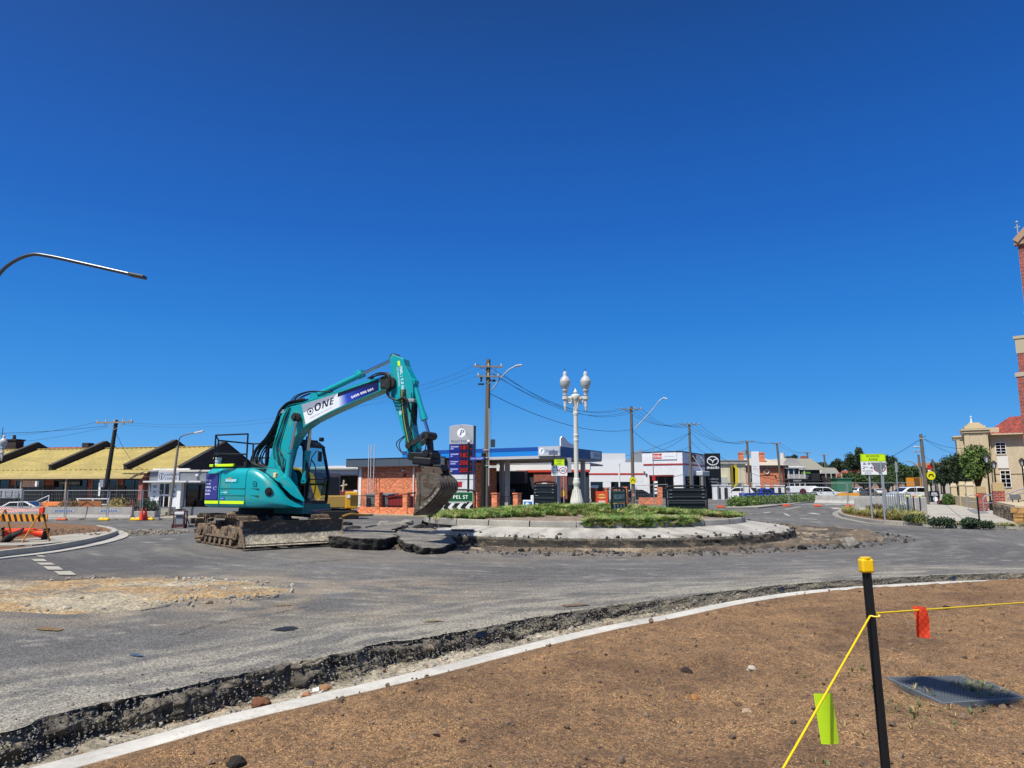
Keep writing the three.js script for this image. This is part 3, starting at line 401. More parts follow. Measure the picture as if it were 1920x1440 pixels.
// ---------- kerb island on the left ----------
{
  const base = [[-420, 1105], [-200, 1076], [0, 1047], [97, 1034.7], [180.5, 1018], [216.7, 1006], [218, 1001], [206, 996.5], [188, 993.5]].map(p => gr(...p)), back = [[100, 990], [0, 990.5], [-420, 992]].map(p => gr(...p));
  const front = smoothPts(base, 60), ring = [...front, ...back];
  const gut = smoothPts([[-420, 1110], [-200, 1080], [0, 1049.5], [89, 1039.5], [180, 1024], [230, 1011], [241, 1004.5], [234, 999], [212, 995]].map(p => gr(...p)), 60);
  structure('gutter', slab([...gut, ...back.slice(1)], -.1, .128), conc([.64, .62, .58]));
  const inset = (L, d) => L.map((p, i) => { const a = L[Math.max(0, i - 1)], b = L[Math.min(L.length - 1, i + 1)], t = b.clone().sub(a).setY(0).normalize(); return V3(p.x + t.z * d, 0, p.z - t.x * d); });
  const inner = inset(front, -.16).map(p => p), inn2 = inset(front, .16); const cen = ring.reduce((s, p) => s.add(p), V3(0, 0, 0)).divideScalar(ring.length); const use = inner[30].distanceTo(cen) < front[30].distanceTo(cen) ? inner : inn2;
  const kr = new THREE.Group(); kr.name = 'kerb'; kr.userData = { kind: 'structure' }; scene.add(kr);
  for (let k = 0; k < 10; k++) { const i0 = k * 6, i1 = k * 6 + 6, f = front.slice(i0, i1 + 1), n = use.slice(i0, i1 + 1).reverse(); part('kerb_length', slab([...f, ...n], .0, .165 + gY(f[3].x, f[3].z), .012), mcache['kk' + k % 2] ??= conc([[.6, .585, .55], [.56, .55, .52]][k % 2]), kr); }
  const bedP = [...use, ...back]; const bx = slab(bedP, -.1, .21); structure('island_soil', bx, mat([.9, .8, .75], 1, { map: soilT, bumpMap: soilB, bumpScale: .02 }));
  const path = [[-300, 1020], [0, 1016], [80, 1008], [150, 1001], [200, 997.5], [205, 1001], [178, 1009], [120, 1017], [60, 1023], [0, 1024], [-300, 1035]].map(p => gr(p[0], p[1], .12)); structure('island_path', slab(path, .05, .09), conc([.55, .53, .48]));
  // crumbs of soil over the island
  const R = rng(55), L = [], C1 = new THREE.Color(); for (let k = 0; k < 1500; k++) { const p = gr(-40 + 230 * R(), 991.5 + 14 * R(), .11); L.push([p.x, p.y + .005, p.z, R() * 3, R() * 6, R() * 3, .015 + .05 * Math.pow(R(), 3)]); } const o = scatter('soil_clod', rock(1, 61, .7, 1), mat('#ffffff', 1), L, null, () => { const k = .5 + .7 * R(); return C1.setRGB(.2 * k, .13 * k, .085 * k); }); o.userData.label = 'brown clods over the soil of the left kerb island'; o.userData.category = 'clods';
  { const p = gr(262, 1000), R2 = rng(3), M = []; for (let k = 0; k < 500; k++) { const a = R2() * 6.28, r = Math.sqrt(R2()); M.push([p.x + Math.cos(a) * 1.6 * r, p.y + .02, p.z + Math.sin(a) * 1.5 * r, R2() * 3, R2() * 6, R2() * 3, .012 + .05 * Math.pow(R2(), 4)]); } const q = scatter('rubble', rock(1, 71, .6, 1), mat('#ffffff', 1), M, null, () => { const k = .6 + .6 * R2(); return C1.setRGB(.26 * k, .225 * k, .175 * k); }); q.userData.label = 'heap of crumbled concrete off the tip of the left island'; q.userData.category = 'rubble'; }
}
// ---------- marker post, string and tags at the front ----------
{
  const top = at(1625, 1072, 2.4), low = at(1661, 1440, 2.4), dir = low.clone().sub(top).normalize(), bot = top.clone().addScaledVector(dir, 1.36);
  const star = []; for (let k = 0; k < 3; k++) { const a = k * 2.094 + .5, w = .005, l = .015; const s = [[-w / 2, 0], [w / 2, 0], [w / 2, l], [-w / 2, l]]; star.push(prism(s.map(p => [p[0] * Math.cos(a) - p[1] * Math.sin(a), p[0] * Math.sin(a) + p[1] * Math.cos(a)]), top.distanceTo(bot))); }
  const g = merge(star); g.rotateX(Math.PI / 2); between(g.rotateX(0), top, bot);
  const mk = (label, a, b) => { const t = thing('marker_post', label, 'post', V3(b.x, 0, b.z)); const g2 = g.clone().translate(a.x - top.x - b.x, a.y - top.y, a.z - top.z - b.z); part('picket', g2, mat('#17181a', .55, { metalness: .2 }), t);
    part('picket_face', between(new THREE.BoxGeometry(.023, a.distanceTo(b), .01), a, b).translate(-b.x, 0, -b.z), mat('#151618', .5), t);
    const cap = between(merge([rbox(.041, .046, .034, .008), cyl(.018, .018, .006, 0, -.024, 0, 10)]), a.clone().addScaledVector(dir, -.045), a.clone().addScaledVector(dir, .005)).translate(-b.x, 0, -b.z); part('cap', cap, mat('#f0c00c', .4), t); return t; };
  const main = mk('black star picket with yellow plastic cap and yellow string tied round it', top, bot);
  const tie = at(1640, 1154, 2.4), A = at(1632, 1154, 2.4), B = at(1469, 1440, 1.78), ext = A.clone().lerp(B, 1.55), C = at(1642, 1150, 2.4), E = at(1920, 1130, 3.3), ext2 = C.clone().lerp(E, 1.5);
  part('string_wrap', tf(new THREE.TorusGeometry(.015, .0028, 6, 16), tie.x - bot.x, tie.y, tie.z - bot.z, Math.PI / 2 + .12, 0, 0), mat('#efd65a', .7), main);
  const str = mat('#e9c50a', .6); solo('string_line', 'yellow string running from the capped post down to the lower left', 'string', rod(A, ext, .0032, 8), str); solo('string_line', 'yellow string running from the capped post to the right edge', 'string', rod(C, ext2, .0032, 8), str);
  mk('black star picket at the near end of the yellow string, out to the left', ext.clone().setY(ext.y + .06), V3(ext.x, 0, ext.z)); mk('black star picket at the right end of the yellow string', ext2.clone().setY(ext2.y + .06), V3(ext2.x, 0, ext2.z));
  // lime reflective tag with a slight curl
  const tp = A.clone().lerp(B, .52), q = at(1546, 1345, tp.z * -1), w = .054, h = .128; const tg = sheet(8, 16, (u, v) => { const x = (u - .5) * w * (1 - .04 * v) + .006 * v, y = .012 - v * h, z = .006 * Math.sin(u * 3.1) + .012 * v; return { p: [x, y, z], uv: [u, v] }; });
  const tagT = tex(128, 256, (i, j) => { const gx = i % 8 < 1 || j % 8 < 1, e = i < 5 || i > 122 || j < 5 || j > 250; const k = e ? 1.05 : gx ? .9 : 1; return [205 * k, 250 * k, 18 * k]; });
  const tagP = at(1543, 1308, 2.07); const tt = solo('marker_tag', 'lime yellow plastic tag hanging on the string left of the post', 'tag', tg, mat('#ffffff', .6, { map: tagT, side: THREE.DoubleSide, transmission: .35, thickness: 0 }), tagP, .12);
  { const oP = C.clone().lerp(E, .23), og = sheet(6, 14, (u, v) => ({ p: [(u - .5) * .042 + .012 * v + .004 * Math.sin(v * 5), .014 - v * .108, .006 * Math.sin(v * 4 + u * 2)], uv: [u, v] })); const ot = tex(64, 128, (i, j) => { const s = ((i + j) % 30 < 3) || ((i - j + 300) % 30 < 3); return s ? [170, 30, 10] : [255, 74, 20]; }); solo('marker_tag', 'crumpled orange tag folded over the string right of the post', 'tag', og, mat('#ffffff', .7, { map: ot, side: THREE.DoubleSide, transmission: .4, thickness: 0 }), oP, -.5); }
}
{ // steel grate in the soil
  const Q = [[1665, 1270], [1826, 1267], [1917, 1307], [1768, 1317]].map(p => gr(p[0], p[1], .06)), bi = (u, v) => Q[0].clone().lerp(Q[1], u).lerp(Q[3].clone().lerp(Q[2], u), v), c = bi(.5, .5), t = thing('steel_grate', 'galvanised steel grate over a pit in the soil bed', 'grate', V3(c.x, -.008, c.z)), y = .05;
  const loc = (u, v) => bi(u, v).sub(c).setY(y), M = mat('#6f7579', .6, { metalness: .3 }), a = [], b = [];
  for (let k = 0; k <= 17; k++) a.push(beam(loc(0, k / 17), loc(1, k / 17), .006, .03)); for (let k = 0; k <= 26; k++) b.push(beam(loc(k / 26, 0).setY(y + .009), loc(k / 26, 1).setY(y + .009), .006, .012));
  part('bearing_bars', a, M, t).userData.kind = 'stuff'; part('cross_bars', b, M, t).userData.kind = 'stuff'; part('frame', [beam(loc(-.01, -.01), loc(1.01, -.01), .02, .036), beam(loc(1.01, -.01), loc(1.01, 1.01), .02, .036), beam(loc(1.01, 1.01), loc(-.01, 1.01), .02, .036), beam(loc(-.01, 1.01), loc(-.01, -.01), .02, .036)], M, t);
  const R = rng(6), L = [], C1 = new THREE.Color(); for (let k = 0; k < 46; k++) { const p = bi(.55 + .4 * R(), .3 + .6 * R()); L.push([p.x, .06, p.z, .4 * R(), R() * 6, .4 * R(), .25 + .3 * R()]); }
  for (const [px, py, n, s] of [[1722, 1330, 8, .2], [1720, 1355, 12, .25], [1765, 1353, 5, .12], [1690, 1300, 9, .2], [1610, 1268, 5, .15], [1740, 1325, 8, .25], [1532, 1422, 4, .08], [1511, 1270, 2, .05], [1625, 1365, 4, .15], [1800, 1330, 5, .2]]) for (let k = 0; k < n; k++) { const p = gr(px, py, .05); L.push([p.x + (R() - .5) * 2 * s, .045 + soilY(p.x, p.z), p.z + (R() - .5) * 2 * s, .4 * (R() - .5), R() * 6, .4 * (R() - .5), .22 + .4 * R()]); }
  const o = scatter('grass_sprout', tuftGeo(12, .1, 44, .004, 1), leafMat('#ffffff'), L, null, () => { const k = .7 + .6 * R(); return R() > .45 ? C1.setRGB(.1 * k, .16 * k, .05 * k) : C1.setRGB(.4 * k, .31 * k, .14 * k); }); o.userData.label = 'sparse grass sprouts round the steel grate'; o.userData.category = 'grass';
}

{ // street light beside the viewer, out of view: its head shades the grate
  const h = 9.2, k = h / SUN.y, H = V3(PIT.x + .02 + SUN.x * k, h, PIT.z + SUN.z * k), d = V3(.55, 0, .83), b = H.clone().addScaledVector(d, 2.4).setY(0), t = thing('street_light', 'street light whose lamp head shades the steel grate', 'street light', b), q = v => v.clone().sub(b);
  part('pole_shaft', [rod(V3(0, 0, 0), V3(0, 8.6, 0), .09, 12, .06)], galv, t); part('arm', tube([V3(0, 8.6, 0), V3(0, 9.1, 0).addScaledVector(d, -.35), q(H.clone().addScaledVector(d, .4))], .03, 8, 20), galv, t); part('lamp_head', tf(rbox(.34, .1, .72, .05), q(H).x, q(H).y, q(H).z, 0, Math.atan2(d.x, d.z), 0), mat('#9aa0a4', .5), t);
}
// ---------- the teal excavator ----------
{
  const X = thing('excavator', 'large teal tracked excavator with raised boom, bucket and front blade', 'excavator', V3(-6.96, 0, -20.1), -26 * Math.PI / 180);
  const teal = mat('#ffffff', .38, { clearcoat: .5, clearcoatRoughness: .25, map: tex(256, 256, (i, j, u, v) => { const a = fbm(u * 8, v * 8, 4, 141, 8), b = fbm(u * 40, v * 40, 2, 142, 40); const e = fbm(u * 30, v * 3, 3, 148, 0), d = sm(.5, .75, a) * .42 + (b - .5) * .18 + sm(.6, .8, e) * .3; return mix3([2, 158, 165], [132, 146, 132], Math.max(0, d)); }, .6, .6) });
  const tealPlain = mat('#069ca4', .4, { clearcoat: .4 }), tealDark = mat('#0f6f6b', .5);
  const mud = mat('#ffffff', 1, { map: tex(256, 256, (i, j, u, v) => { const a = fbm(u * 7, v * 7, 4, 143, 7), b = fbm(u * 40, v * 40, 3, 144, 40), c = hsh(i, j, 145); const k = .75 + .5 * (b - .5) + .3 * (c - .5); return mix3([172 * k, 146 * k, 118 * k], [92 * k, 82 * k, 72 * k], sm(.45, .66, a)); }, 1.3, 1.3), bumpMap: rubbleB, bumpScale: .01 });
  const oily = mat('#ffffff', .62, { map: tex(256, 256, (i, j, u, v) => { const a = fbm(u * 9, v * 9, 4, 146, 9), c = hsh(i, j, 147); const k = 34 + 44 * (a - .45) + 20 * (c - .5); return [k, k * .97, k * .93]; }, 1.2, 1.2) });
  const hoseM = mat('#131314', .55), chrome = mat('#c9cdd0', .15, { metalness: 1 });
  const P3 = (x, y, z) => V3(x, y, z);
  // --- undercarriage, turned against the house ---
  const DY = -22.7 * Math.PI / 180, T = g => { g = Array.isArray(g) ? merge(g) : g; return muv(g).rotateY(DY).translate(0, 0, 0); };
  for (const s of [1, -1]) {
    const zc = s * .995, r = .37, L = 1.36, per = 4 * L + 2 * Math.PI * r, n = 46;
    const tr = new THREE.Group(); tr.name = 'track'; X.add(tr);
    const pos = d => { d = ((d % per) + per) % per; if (d < 2 * L) return [-L + d, 2 * r, 0]; d -= 2 * L; if (d < Math.PI * r) { const a = d / r; return [L + Math.sin(a) * r, r + Math.cos(a) * r, -a]; } d -= Math.PI * r; if (d < 2 * L) return [L - d, 0, Math.PI]; d -= 2 * L; const a = d / r; return [-L - Math.sin(a) * r, r - Math.cos(a) * r, Math.PI - a]; };
    const pad = merge([box(.112, .028, .5), box(.03, .05, .5, -.035, .022, 0), box(.022, .04, .5, .02, .018, 0), box(.1, .06, .12, 0, -.035, 0)]);
    for (let k = 0; k < n; k++) { const [x, y, a] = pos(k / n * per); const g = pad.clone().rotateZ(a).translate(x, y + .03, zc).rotateY(DY); const m = part('track_pad', muv(g), mud, tr); }
    const fr = []; fr.push(prism([[-1.2, .2], [1.15, .2], [1.3, .3], [1.25, .48], [.75, .56], [.2, .5], [-.1, .32], [-.4, .5], [-.95, .56], [-1.3, .4]], .34, .02, zc)); part('track_frame', T(fr), mud, X);
    part('frame_rail', T(box(2.3, .05, .42, 0, .26, zc)), mud, X);
    for (const [x, rr] of [[-L, .31], [L, .29]]) part(x < 0 ? 'sprocket' : 'idler', T([cyl(rr, rr, .1, x, r, zc, 20, Math.PI / 2), cyl(rr * .55, rr * .5, .5, x, r, zc, 14, Math.PI / 2), cyl(rr * .25, rr * .25, .54, x, r, zc, 10, Math.PI / 2)]), mud, X);
    for (let k = 0; k < 6; k++) part('roller', T([cyl(.085, .085, .4, -.95 + k * .38, .13, zc, 12, Math.PI / 2)]), mud, X);
    for (const x of [-.62, .58]) part('bracket', T([box(.2, .16, .06, x, .4, zc + s * .18), box(.1, .1, .05, x, .4, zc + s * .21)]), mud, X);
  }
  part('car_body', T([box(1.5, .3, 1.5, 0, .52, 0), prism([[-.7, .4], [.9, .4], [.7, .75], [-.5, .75]], 1.1, .02), box(.3, .25, 1.9, .75, .5, 0), box(.3, .25, 1.9, -.75, .5, 0)]), mud, X);
  part('slewing_ring', [cyl(.62, .66, .26, 0, .86, 0, 28), cyl(.72, .72, .08, 0, .74, 0, 28)], oily, X);
  { // blade: hollow face, worn pale at the bottom
    const prof = []; for (let k = 0; k <= 10; k++) { const t = k / 10; prof.push([2.30 - .62 * t + .46 * t * t, .1 + .6 * t]); }
    const W = 2.68, bl = sheet(60, 30, (u, v) => { const i = v * 10, a = Math.floor(Math.min(9, i)), f = i - a, x = mix(prof[a][0], prof[a + 1][0], f), y = mix(prof[a][1], prof[a + 1][1], f), z = (u - .5) * W; const line = .46 + .1 * (vn(u * 5, 1, 151) - .5) + .05 * (vn(u * 26, 4, 152) - .5) - .05 * u + .07 * sm(.7, 1, u) ; const pale = sm(line + .02, line - .03, v); const n = fbm(u * 26, v * 9, 4, 153); return { p: [x, y, z], c: mix3(mix3([.13, .127, .12], [.4, .37, .32], sm(.6, .78, n)), mix3([1, .94, .8], [.66, .61, .53], sm(.4, .7, n)), pale), uv: [z, y] }; });
    const bm = mat('#ffffff', .8, { map: rubbleT, vertexColors: true, side: THREE.DoubleSide }); bl.rotateY(DY); part('blade', bl, bm, X);
    const pr = prof.map(p => [p[0], p[1]]), bk = pr.slice().reverse().map(p => [p[0] - .05, p[1]]); part('blade_back', T([prism([...pr.map(p => [p[0] - .006, p[1]]), ...bk], W - .01), box(.03, .06, W, 2.26, .12, 0, 0, 0, .3), box(.12, .1, W, 1.95, .62, 0)]), oily, X);
    for (const s of [1, -1]) { part('blade_cheek', T(prism([[1.96, .1], [2.32, .08], [2.3, .14], [2.14, .4], [2.14, .72], [1.96, .72]], .03, 0, s * W / 2)), mud, X); part('blade_arm', T([beam(P3(.7, .5, s * .45), P3(2, .38, s * .55), .14, .2)]), oily, X); part('blade_ram', T(rod(P3(.85, .75, s * .2), P3(1.95, .45, s * .2), .06, 10)), mat('#8a8f90', .4, { metalness: .6 }), X); }
    for (const [x, y, z, s, l] of [[.5, .82, 1.0, 171], [1.05, .8, -.9, 172], [1.5, .72, .2, 173]]) part('mud_clod', T(rock(.16, s, .5, 2).translate(x, y, z)), mud, X);
  }
  // --- house: panels follow one plan outline ---
  const plan = []; { for (let k = 0; k <= 22; k++) { const a = Math.PI - k / 22 * .985; plan.push([1.48 * Math.cos(a), 1.48 * Math.sin(a)]); } const c = new THREE.CatmullRomCurve3([P3(-.79, 0, 1.243), P3(-.2, 0, 1.245), P3(.5, 0, 1.245), P3(1.0, 0, 1.225), P3(1.4, 0, 1.12), P3(1.7, 0, .92), P3(1.82, 0, .68), P3(1.84, 0, .42)], false, 'centripetal').getPoints(60); c.slice(1).forEach(p => plan.push([p.x, p.z])); }
  const PN = plan.length - 1, topY = x => x < .55 ? 2.05 : 2.05 - .9 * Math.pow((x - .55) / 1.3, 2.1);
  const nrm = i => { const a = plan[Math.max(0, i - 1)], b = plan[Math.min(PN, i + 1)], dx = b[0] - a[0], dz = b[1] - a[1], l = Math.hypot(dx, dz); return [-dz / l, dx / l]; };
  const onPlan = (t, off = 0) => { const f = Math.min(PN - 1e-6, Math.max(0, t)), i = Math.floor(f), k = f - i, n0 = nrm(i), n1 = nrm(i + 1); return [mix(plan[i][0], plan[i + 1][0], k) + mix(n0[0], n1[0], k) * off, mix(plan[i][1], plan[i + 1][1], k) + mix(n0[1], n1[1], k) * off]; };
  const prof = [[-.1, 0, 1.0], [0, 0, 1.05], [.012, .3, 0], [.012, .62, 0], [0, 1, -.2], [-.04, 1, -.08], [-.12, 1, -.02], [-.26, 1, 0]];
  const wall = (i0, i1, m, name, sgn = 1) => { const nn = Math.max(6, Math.ceil((i1 - i0) * 1.5)); const g = sheet(nn, prof.length - 1, (u, v, a, j) => { const t = mix(i0, i1, u), q = prof[j], [x, z] = onPlan(t, q[0]), base = onPlan(t, 0), tp = topY(base[0]); const y = j < 2 ? q[2] : j < 4 ? mix(1.05, tp - .2, q[1]) : tp + q[2]; return { p: [x, y, z * sgn], uv: [t * .05, y] }; }); if (sgn < 0) { const I = g.index.array; for (let k = 0; k < I.length; k += 3) { const s = I[k]; I[k] = I[k + 1]; I[k + 1] = s; } g.computeVertexNormals(); } return part(name, g, m, X); };
  const iZ = x => { let b = 0; for (let k = 22; k <= PN; k++) if (plan[k][0] < x) b = k; return b; };
  wall(0, iZ(-.31), teal, 'counterweight'); const door1 = wall(iZ(-.31) + .3, iZ(.66), teal, 'engine_door'), door2 = wall(iZ(.66) + .3, PN, teal, 'side_panel'); wall(0, 22 + 14, teal, 'left_counterweight', -1);
  part('body_core', [slab([...plan.map(p => P3(p[0] * .93, 0, p[1] * .93)), P3(1.4, 0, .3), P3(1.4, 0, -.3), P3(.1, 0, -1.1), ...plan.slice(0, 22).reverse().map(p => P3(p[0] * .93, 0, -p[1] * .93))], 1.02, .2), slab([...plan.slice(0, 52).map(p => P3(p[0] * .9, 0, p[1] * .88)), P3(.55, 0, .35), P3(.05, 0, -1.05), ...plan.slice(0, 22).reverse().map(p => P3(p[0] * .9, 0, -p[1] * .88))], 1.2, .82)], oily, X);
  part('hood', slab([...plan.slice(0, iZ(.55)).map((p, i) => { const q = onPlan(i, -.2); return P3(q[0], 0, q[1]); }), P3(.5, 0, .5), P3(-.1, 0, -1.0), ...plan.slice(0, 22).map((p, i) => { const q = onPlan(i, -.2); return P3(q[0], 0, -q[1]); }).reverse()], 1.98, .075, .02), teal, X);
  const nose = sheet(20, 14, (u, v) => { const x = mix(.5, 1.83, u), y = topY(x) - .005, zo = (() => { let b = plan[PN]; for (let k = 30; k <= PN; k++) if (plan[k][0] <= x) b = plan[k]; return b[1]; })(); const z = mix(.36, Math.max(.38, zo - .2), v); return { p: [x, y, z] }; }); part('nose_cover', nose, teal, X);
  part('nose_front', [prism([[.5, 1.05], [1.8, 1.05], [1.8, topY(1.8) - .01], [1.5, topY(1.5) - .01], [1.1, topY(1.1) - .01], [.5, 2.03]], .04, 0, .36)], tealPlain, X);
  const strip = (i0, i1, y0, y1, m, name, off = .02, uvf) => { const g = sheet(Math.ceil(i1 - i0) * 2, 4, (u, v) => { const [x, z] = onPlan(mix(i0, i1, u), off), y = mix(y0, y1, v); return { p: [x, y, z], uv: [u, v] }; }); return part(name, g, m, X); };
  strip(12, iZ(-.31) - .2, 1.1, 1.18, hivis, 'reflective_stripe'); strip(iZ(-.31) + .6, iZ(.66) - .3, 1.1, 1.18, hivis, 'reflective_stripe');
  const blueT = sign(256, 512, (g, w, h) => { const r = 40; g.fillStyle = '#12101c'; g.fillRect(0, 0, w, h); g.fillStyle = '#3b3a86'; g.beginPath(); g.moveTo(8 + r, 8); g.arcTo(w - 8, 8, w - 8, h - 8, r); g.arcTo(w - 8, h - 8, 8, h - 8, r); g.arcTo(8, h - 8, 8, 8, r); g.arcTo(8, 8, w - 8, 8, r); g.fill(); g.fillStyle = '#eef0fa'; g.font = 'bold 44px sans-serif'; ['CIVILS✓', 'SEWER ✓', 'DRAINS✓', 'ELECTRICAL✓', 'CARTING ✓'].forEach((s, k) => { g.textAlign = 'right'; g.fillText(s, 168, 150 + k * 66); }); g.lineWidth = 7; g.strokeStyle = '#c9ccea'; g.beginPath(); g.arc(212, 285, 26, 1, 5.6); g.stroke(); g.fillStyle = '#101018'; g.beginPath(); g.arc(208, 285, 14, 0, 7); g.fill(); });
  strip(19.2, iZ(-.31) - .6, 1.2, 1.9, printMat(blueT, .35), 'side_grille', .022);
  const decal = (x0, x1, y0, y1, t, name, z = 1.264) => part(name, tf(panel(x1 - x0, y1 - y0), (x0 + x1) / 2, (y0 + y1) / 2, z), printMat(t, .4), X);
  const onTeal = (w, h, f) => sign(w, h, (g) => { g.fillStyle = '#04a0a8'; g.fillRect(0, 0, w, h); f(g); });
  decal(-.12, .34, 1.66, 1.8, onTeal(256, 72, g => { g.fillStyle = '#e2852a'; g.beginPath(); g.ellipse(92, 18, 36, 11, -.2, 0, 7); g.fill(); g.fillStyle = '#f5f8f7'; g.font = 'italic bold 54px sans-serif'; g.fillText('Geospec', 8, 60); }), 'maker_badge');
  decal(-.24, .06, 1.37, 1.43, onTeal(256, 48, g => { g.fillStyle = '#eef4f2'; g.font = 'bold 30px sans-serif'; g.fillText('SK', 8, 40); g.font = 'bold 44px sans-serif'; g.fillText('135SR', 66, 42); }), 'model_badge');
  decal(-.24, -.1, 1.21, 1.27, sign(64, 32, g => { g.fillStyle = '#2a3fa8'; g.fillRect(0, 0, 64, 32); g.fillStyle = '#dfe6ff'; g.font = 'bold 22px sans-serif'; g.fillText('eHT', 8, 24); }), 'small_badge');
  decal(.86, 1.0, 1.56, 1.7, onTeal(64, 64, g => { g.strokeStyle = '#0b3b3a'; g.lineWidth = 8; g.beginPath(); g.arc(32, 32, 24, 0, 7); g.stroke(); g.fillStyle = '#0b3b3a'; g.fillRect(28, 18, 8, 28); }), 'lock_badge', 1.255);
  for (const y of [1.32, 1.5]) part('body_crease', [box(.88, .022, .014, .17, y, 1.258), box(.4, .018, .014, .88, y, 1.246)], tealDark, X);
  part('fuel_hatch', [tf(new THREE.CircleGeometry(.11, 20), 0, 0, 0), cyl(.05, .05, .03, 0, 0, .015, 12, Math.PI / 2)].map(g => tf(g, 1.36, 1.42, 1.17, 0, .35, 0)), black, X);
  part('work_lamp', [rbox(.09, .13, .1, .02, 1.42, 1.84, 1.02)], mat('#e8d79a', .3), X);
  // --- rails, beacon ---
  const bar = (L, r = .022) => L.map(([a, b]) => rod(P3(...a), P3(...b), r, 8)), railM = mat('#0e0e10', .5);
  part('guard_rail', bar([[[-.8, 2.02, 1.05], [-.8, 2.95, 1.05]], [[.45, 2.02, 1.1], [.45, 2.94, 1.1]], [[-.8, 2.95, 1.05], [.45, 2.94, 1.1]], [[-.8, 2.45, 1.05], [.45, 2.4, 1.1]], [[-1.25, 2.0, .55], [-1.25, 2.85, .55]], [[-1.25, 2.85, .55], [-.8, 2.95, 1.05]], [[-1.25, 2.45, .55], [-.8, 2.45, 1.05]], [[-1.25, 2.85, .55], [-1.2, 2.82, -.7]], [[-1.2, 2.82, -.7], [-1.2, 2.0, -.7]], [[-1.2, 2.82, -.7], [.0, 2.86, -.9]], [[-1.2, 2.4, -.7], [.0, 2.4, -.9]], [[0, 2.86, -.9], [0, 2, -.9]]]), railM, X);
  part('lime_beam', [rbox(.62, .07, .06, .01, -.35, 2.12, 1.06), rbox(.2, .07, .06, .01, -.9, 2.12, .98, 0, .6)], hivis, X); part('rail_base', [box(1.3, .05, .1, -.18, 2.07, 1.02)], railM, X);
  part('beacon', [cyl(.1, .1, .1, -1.02, 2.27, .75, 16), cyl(.115, .115, .035, -1.02, 2.335, .75, 16), cyl(.08, .11, .12, -1.02, 2.16, .75, 16)], mat('#d6d8da', .4), X);
  part('exhaust', [cyl(.06, .06, .22, -.25, 2.12, .45, 12), rbox(.6, .06, .5, .02, -.3, 2.07, .5)], oily, X);
  // --- boom ---
  const bo = [[.42, 1.62], [.30, 1.9], [.31, 2.21], [.6, 3.21], [.68, 3.5], [.9, 3.72], [1.47, 3.81], [2.51, 4.02], [3.11, 4.16], [3.8, 4.31], [4.14, 4.36], [4.31, 4.24], [4.27, 4.1], [4.03, 3.99], [3.3, 3.78], [2.42, 3.5], [1.8, 3.28], [1.47, 3.11], [1.2, 2.85], [1.03, 2.58], [.9, 2.1], [.8, 1.66]];
  part('boom', muv(prism(bo, .36, .015)), teal, X);
  part('boom_bracket', [prism([[.55, 1.4], [.2, 1.4], [.25, 2.0], [.6, 2.3], [.95, 1.9], [1.05, 1.4]], .06, .01, .24), prism([[.55, 1.4], [.2, 1.4], [.25, 2.0], [.6, 2.3], [.95, 1.9], [1.05, 1.4]], .06, .01, -.24)], tealPlain, X);
  const along = L => { const c = new THREE.CatmullRomCurve3(L.map(p => P3(p[0], p[1], 0))); return t => c.getPoint(t); };
  const tp = along([[1.42, 3.77], [2.5, 3.985], [3.1, 4.12], [3.98, 4.31]]), bt = along([[1.6, 3.22], [2.42, 3.54], [3.3, 3.815], [4.0, 4.02]]);
  const boomT = sign(1024, 200, (g, w, h) => { const gr2 = g.createLinearGradient(0, 0, w, 0); gr2.addColorStop(0, '#eceef0'); gr2.addColorStop(.44, '#e6e8ee'); gr2.addColorStop(.56, '#2e4bb8'); gr2.addColorStop(.75, '#1b2480'); gr2.addColorStop(1, '#0e1048'); g.fillStyle = gr2; g.fillRect(0, 0, w, h);
    g.fillStyle = '#9aa0ad'; g.beginPath(); g.moveTo(0, 0); g.lineTo(440, 0); g.lineTo(300, 62); g.lineTo(0, 84); g.fill(); g.fillStyle = '#0e1030'; g.fillRect(430, 0, 600, 56); g.font = 'bold 118px sans-serif'; g.fillStyle = '#11142f'; g.fillText('ONE', 128, 122); g.lineWidth = 9; g.strokeStyle = '#11142f'; g.beginPath(); g.arc(84, 96, 32, 0, 7); g.stroke(); g.beginPath(); g.arc(84, 96, 13, 0, 7); g.fill(); g.font = '24px sans-serif'; g.fillStyle = '#5c6070'; g.fillText('GROUP ONE SITE SERVICES', 70, 172); g.font = 'bold 54px sans-serif'; g.fillStyle = '#f4f6ff'; g.fillText('0499 996 501', 628, 158); });
  part('boom_decal', sheet(40, 4, (u, v) => { const a = bt(u), b = tp(u); return { p: [mix(a.x, b.x, v), mix(a.y, b.y, v), .185], uv: [u, v] }; }), printMat(boomT, .4), X);
  for (const s of [1, -1]) { const b0 = P3(1.18, 1.72, s * .33), b1 = P3(1.24, 2.5, s * .33), b2 = P3(1.36, 3.42, s * .3); part('boom_cylinder', [rod(b0, b1, .085, 16), rod(b1.clone().lerp(b0, .06), b1.clone().lerp(b2, .05), .1, 16), cyl(.1, .1, .12, b0.x, b0.y, b0.z, 14, Math.PI / 2)], tealPlain, X); part('cylinder_rod', rod(b1, b2, .048, 12), chrome, X); part('rod_eye', [cyl(.12, .12, .13, b2.x, b2.y, b2.z, 16, Math.PI / 2)], oily, X); }
  part('boom_pin', [cyl(.07, .07, .86, 1.36, 3.42, 0, 12, Math.PI / 2)], oily, X);
